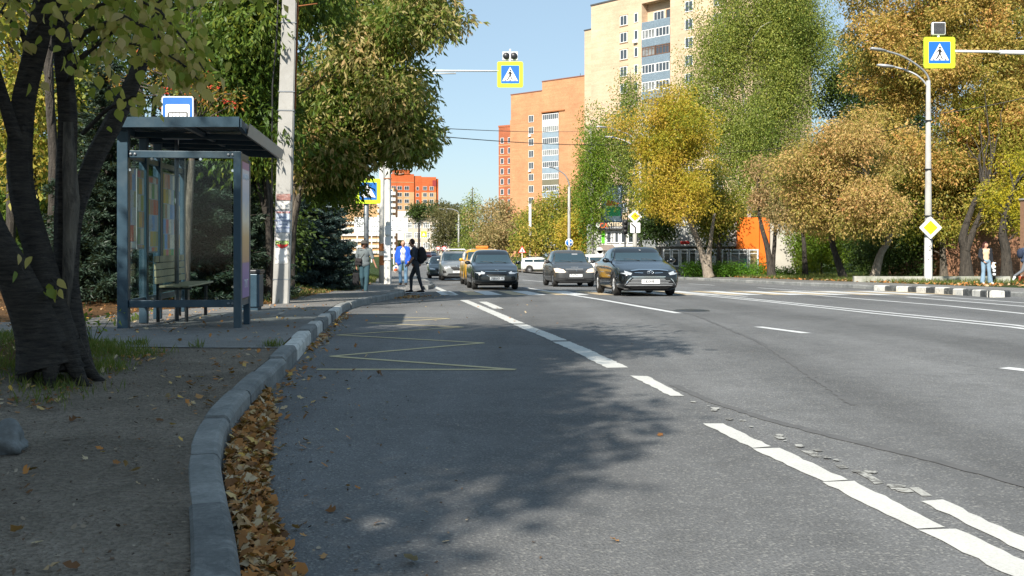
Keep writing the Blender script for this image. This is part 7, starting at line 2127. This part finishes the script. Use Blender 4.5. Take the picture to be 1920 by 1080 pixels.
m = MB(); hd = J['head']; m.lathe([(.001,.13),(.06,.128),(.092,.10),(.10,.055),(.15,.035),(.17,.025),(.10,.045),(.095,.05)], 'z', 24, hd); m.build('hat', cloth('hat_felt', (.06,.055,.05)), root)
m = MB(); m.tube([J['neck']+Vector((.07,-.07,-.03)), J['chest']+Vector((.0,-.13,-.02)), J['belly']+Vector((-.13,-.10,-.02))], .012, 6); m.tube([J['neck']+Vector((.06,.05,-.02)), J['chest']+Vector((.0,.12,0)), J['belly']+Vector((-.13,.08,-.02))], .012, 6); m.build('strap', M['black_plastic'], root)
e = empty('shoulder_bag', root.matrix_basis @ (J['belly']+Vector((-.17,-.12,-.06))), .05, 'small dark shoulder bag on the right hip of the woman in grey', 'bag')
m = MB(); m.bbox(-.11,.11,-.05,.05,-.12,.10,.03); m.build('pouch', cloth('dark_leather', (.02,.018,.02)), e); m = MB(); m.bbox(-.10,.10,-.062,-.048,-.02,.09,.01); m.build('flap', cloth('flap_leather', (.03,.026,.028)), e)
m = MB(); hw = Vector((-.255,-.05,.80))*k
e = empty('handbag', root.matrix_basis @ hw, .05, 'long black bag hanging from the hand of the woman in grey', 'bag')
m.bbox(-.11,.10,-.05,.05,-.52,-.14,.04); m.build('bag_body', cloth('black_bag', (.008,.008,.010)), e)
m = MB(); m.tube([(-.07,0,-.16),(-.05,0,-.05),(0,-.0,.0),(.05,0,-.05),(.07,0,-.16)], .010, 6); m.build('handle', cloth('bag_handle', (.01,.01,.012)), e)
# --- young man with a rucksack, mid-stride across the picture (towards the left)
Yb_ = 31.6; x = X_(779, Yb_)
J = stand(pelvis=(.03,0,.90), belly=(.02,0,1.06), chest=(-.01,0,1.24), neck=(-.05,0,1.42), head=(-.115,-.02,1.545), look=(-1,-.25,-.35), shL=(-.03,-.17,1.37), shR=(-.02,.17,1.37),
    elL=(-.06,-.20,1.08), wrL=(-.22,-.19,.90), elR=(-.05,.21,1.08), wrR=(-.20,.18,.90), hipL=(.03,-.09,.88), hipR=(.03,.09,.88), knL=(.11,-.08,.50), anL=(.22,-.06,.10), toeL=(.09,-.09,.04), knR=(-.14,.08,.50), anR=(-.14,.08,.11), toeR=(-.28,.06,.045))
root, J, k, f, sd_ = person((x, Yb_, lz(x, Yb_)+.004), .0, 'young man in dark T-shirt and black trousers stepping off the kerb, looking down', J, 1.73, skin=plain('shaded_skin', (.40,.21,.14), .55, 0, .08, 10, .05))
shirt(root, J, k, cloth('navy_tshirt', (.04,.05,.07)), .6, .95); trousers(root, J, k, cloth('black_trousers', (.03,.034,.042)), .92, .8); shoes(root, J, k, cloth('black_trainer', (.012,.012,.014)), M['sign_white'])
hair(root, J, k, Vector((-1,-.25,0)).normalized(), cloth('short_dark_hair', (.03,.018,.012)), 0, .95)
e = empty('rucksack', root.matrix_basis @ (J['chest']+Vector((.20,.0,-.05))), 0, 'black rucksack on the back of the young man crossing', 'rucksack')
m = MB(); m.ball((0,0,0), .2, 18, 0, (.75,.9,1.25)); m.ball((-.02,0,-.12), .18, 18, 0, (.8,.95,1.0)); fuse(m, 'pack', cloth('black_nylon', (.008,.008,.01)), e, .014, 3)
m = MB(); m.ball((.10,0,-.09), .11, 14, 0, (.7,1.1,1.1)); fuse(m, 'front_pocket', cloth('pocket_nylon', (.014,.014,.016)), e, .012, 2)
m = MB()
for s in (-1, 1): m.tube([(-.08,s*.11,.16),(-.20,s*.12,.20),(-.31,s*.12,.08),(-.28,s*.12,-.12),(-.12,s*.12,-.2)], .016, 6)
m.build('strap', cloth('strap_nylon', (.01,.01,.012)), e)
m = MB(); c = J['knL']+Vector((-.065,-.05,.0)); m.tube([c+Vector((-.03,0,.02)), c+Vector((.03,-.01,.04))], .008, 5); m.build('white_logo', M['sign_white'], root)
# --- man in a bright blue jacket
Yj = 38.2; x = X_(756, Yj)
J = stand(chest=(0,.0,1.27), belly=(0,-.02,1.08), elL=(-.27,.02,1.12), wrL=(-.25,-.04,.88), elR=(.27,.02,1.12), wrR=(.22,-.10,.93), knL=(-.12,-.01,.49), knR=(.11,-.06,.49), anR=(.11,-.05,.09), toeR=(.12,-.2,.035))
root, J, k, f, sd_ = person((x, Yj, lz(x, Yj)+.006), .0, 'balding man in a bright blue zipped jacket and jeans, facing the camera', J, 1.68)
shirt(root, J, k, cloth('white_check_shirt', (.6,.6,.62)), .5, .98)
m = MB(); Jc = J
for s, sg in (('L', -1), ('R', 1)):
    for a, b_, r1, r2 in ((Vector((sg*.10,.02,1.38)), Vector((sg*.125,.0,1.10)), .105, .115), (Vector((sg*.125,.0,1.10)), Vector((sg*.135,.0,.84)), .115, .12)): caps(m, a*k, b_*k, r1*k, r2*k, 14)
    caps(m, J['sh'+s], J['el'+s], .078*k, .070*k); caps(m, J['el'+s], J['wr'+s], .068*k, .054*k)
m.ball(Vector((0,.07,1.2))*k, .16*k, 16, 0, (1.2,.6,1.5))
fuse(m, 'jacket', cloth('blue_jacket', (.012,.085,.50)), root, .012, 3)
m = MB(); 
for s in (-1, 1): m.tube([Vector((s*.045,-.115,1.40))*k, Vector((s*.05,-.135,1.12))*k, Vector((s*.06,-.13,.84))*k], .010, 5)
m.build('zip', M['sign_white'], root)
trousers(root, J, k, cloth('faded_jeans', (.12,.22,.33)), 1.02, 1.2); shoes(root, J, k, cloth('brown_shoe', (.05,.035,.025)))
m = MB(); hd = J['head']; m.ball(hd+Vector((0,.03,0)), .094*k, 16, 0, (.98,.9,.8)); c_ = fuse(m, 'hair', cloth('grey_hair', (.3,.28,.26)), root, .01, 2)
bm = bmesh.new(); bm.from_mesh(c_.data); bmesh.ops.delete(bm, geom=[v for v in bm.verts if v.co.y < hd.y-.01], context='VERTS'); bm.to_mesh(c_.data); bm.free()
e = empty('carrier_bag', root.matrix_basis @ Vector((-.27,-.06,.82)), 0, 'white carrier bag with orange and blue print in the hand of the man in blue', 'bag')
m = MB(); m.ball((0,0,-.22), .13, 14, 0, (.95,.5,1.2)); fuse(m, 'bag_body', cloth('white_bag', (.7,.62,.58)), e, .012, 2)
m = MB(); m.tube([(-.05,0,-.09),(0,0,.03),(.05,0,-.09)], .009, 6); m.build('handle', M['sign_white'], e)
m = MB(); m.ball((.0,-.035,-.25), .085, 12, 0, (1,.5,.8)); m.build('print', cloth('orange_print', (.6,.14,.05)), e); m = MB(); m.ball((.01,-.045,-.17), .05, 12, 0, (1,.6,.6)); m.build('blue_print', cloth('blue_print', (.05,.1,.4)), e)
# --- woman with jeans on the right pavement
Yq_ = 40.2; x = X_(1848, Yq_)
J = stand(look=(.35,-.8,0), elL=(-.25,.0,1.12), wrL=(-.13,-.12,.93), elR=(.24,.03,1.12), wrR=(.26,.0,.88), knL=(-.10,-.02,.49), knR=(.13,-.03,.49), anR=(.19,.0,.09), toeR=(.24,-.12,.035), anL=(-.12,.0,.09), toeL=(-.13,-.13,.035), hipR=(.10,0,.9))
root, J, k, f, sd_ = person((x, Yq_, rzz(x, Yq_)+.006), .0, 'dark-haired woman in open black jacket, cream top and wide pale jeans on the right pavement', J, 1.68)
shirt(root, J, k, cloth('cream_top', (.66,.48,.30)), .5, .94)
m = MB()
for s, sg in (('L', -1), ('R', 1)):
    caps(m, Vector((sg*.125,.02,1.37))*k, Vector((sg*.15,.01,.98))*k, .075*k, .078*k, 14)
    caps(m, J['sh'+s], J['el'+s], .074*k, .064*k); caps(m, J['el'+s], J['wr'+s].lerp(J['el'+s], .12), .062*k, .05*k)
m.ball(Vector((0,.07,1.19))*k, .16*k, 16, 0, (1.15,.6,1.4)); fuse(m, 'jacket', cloth('black_leather_jacket', (.014,.016,.022)), root, .012, 3)
trousers(root, J, k, cloth('wide_pale_jeans', (.20,.30,.40)), 1.05, 1.75); shoes(root, J, k, cloth('white_trainer', (.7,.7,.7)))
hair(root, J, k, f, cloth('dark_red_hair', (.05,.012,.01)), .20)
e = empty('carrier_bag', root.matrix_basis @ Vector((.28,-.02,.84)), 0, 'crumpled white plastic bag in the hand of the woman in wide jeans', 'bag')
m = MB(); m.ball((0.01,0,-.14), .075, 12, 0, (1,.7,1.6)); m.ball((.06,0,.0), .05, 10, 0, (1.5,.6,.6)); fuse(m, 'bag_body', cloth('plastic_bag', (.72,.72,.74)), e, .012, 2)
m = MB(); m.tube([(0,0,-.03),(-.01,0,.03),(.02,0,.05)], .008, 5); m.build('handle', M['sign_white'], e)
# --- person entering at the right edge, mid-stride to the right
Yz = 41.5; x = X_(1922, Yz)
J = stand(look=(1,-.2,0), pelvis=(0,0,.90), head=(.06,0,1.55), neck=(.03,0,1.42), shL=(.0,-.17,1.37), shR=(0,.17,1.37), elL=(-.06,-.22,1.12), wrL=(.06,-.22,.93), elR=(.08,.21,1.12), wrR=(.2,.18,.95), hipL=(0,-.09,.88), hipR=(0,.09,.88),
    knL=(-.16,-.09,.50), anL=(-.47,-.09,.28), toeL=(-.53,-.09,.14), knR=(.2,.09,.5), anR=(.25,.09,.1), toeR=(.38,.09,.04))
root, J, k, f, sd_ = person((x, Yz, rzz(x, Yz)+.006), 0, 'striding person in dark blue hooded top and grey trousers cut by the right edge', J, 1.72)
shirt(root, J, k, cloth('dark_blue_hoodie', (.035,.055,.10)), .8, 1.1, name='hooded_top', long_=True); trousers(root, J, k, cloth('grey_trousers', (.13,.14,.16)), .95, .85); shoes(root, J, k, cloth('white_sneaker', (.7,.7,.7)))
hair(root, J, k, Vector((1,-.2,0)).normalized(), cloth('dark_hair', (.03,.02,.015)), 0)
e = empty('rucksack', root.matrix_basis @ (J['chest']+Vector((-.20,0,-.06))), 0, 'dark blue rucksack on the person at the right edge', 'rucksack')
m = MB(); m.ball((0,0,0), .17, 16, 0, (.75,.9,1.25)); fuse(m, 'pack', cloth('blue_nylon', (.02,.03,.06)), e, .014, 3)
m = MB()
for s in (-1, 1): m.tube([(.08,s*.1,.14),(.22,s*.12,.18),(.30,s*.12,.05),(.1,s*.12,-.15)], .015, 6)
m.build('strap', cloth('strap_blue', (.02,.03,.05)), e)
e = empty('paper_bag', (X_(1917, Yz+.5), Yz+.5, rzz(X_(1917, Yz), Yz)+.01), 0, 'red-orange bag standing on the pavement at the right edge', 'bag')
m = MB(); m.bbox(-.13,.13,-.08,.08,0,.26,.02); m.build('bag_body', cloth('red_bag', (.55,.12,.05)), e); m = MB(); m.tube([(-.06,0,.25),(0,0,.33),(.06,0,.25)], .008, 5); m.build('handle', M['sign_white'], e)
# --- dark figure by the concrete pole far away
Yk_ = 108; x = X_(988, Yk_)
root, J, k, f, sd_ = person((x, Yk_, rz(Yk_)+.1), .5, 'distant person in dark clothes beside the plain white concrete pole', stand(), 1.7)
shirt(root, J, k, cloth('dark_coat', (.02,.02,.025)), .9, 1.15, long_=True, name='coat'); trousers(root, J, k, cloth('dark_slacks', (.015,.015,.02))); shoes(root, J, k, cloth('dark_boot', (.01,.01,.01))); hair(root, J, k, f, cloth('black_hair', (.01,.01,.01)))
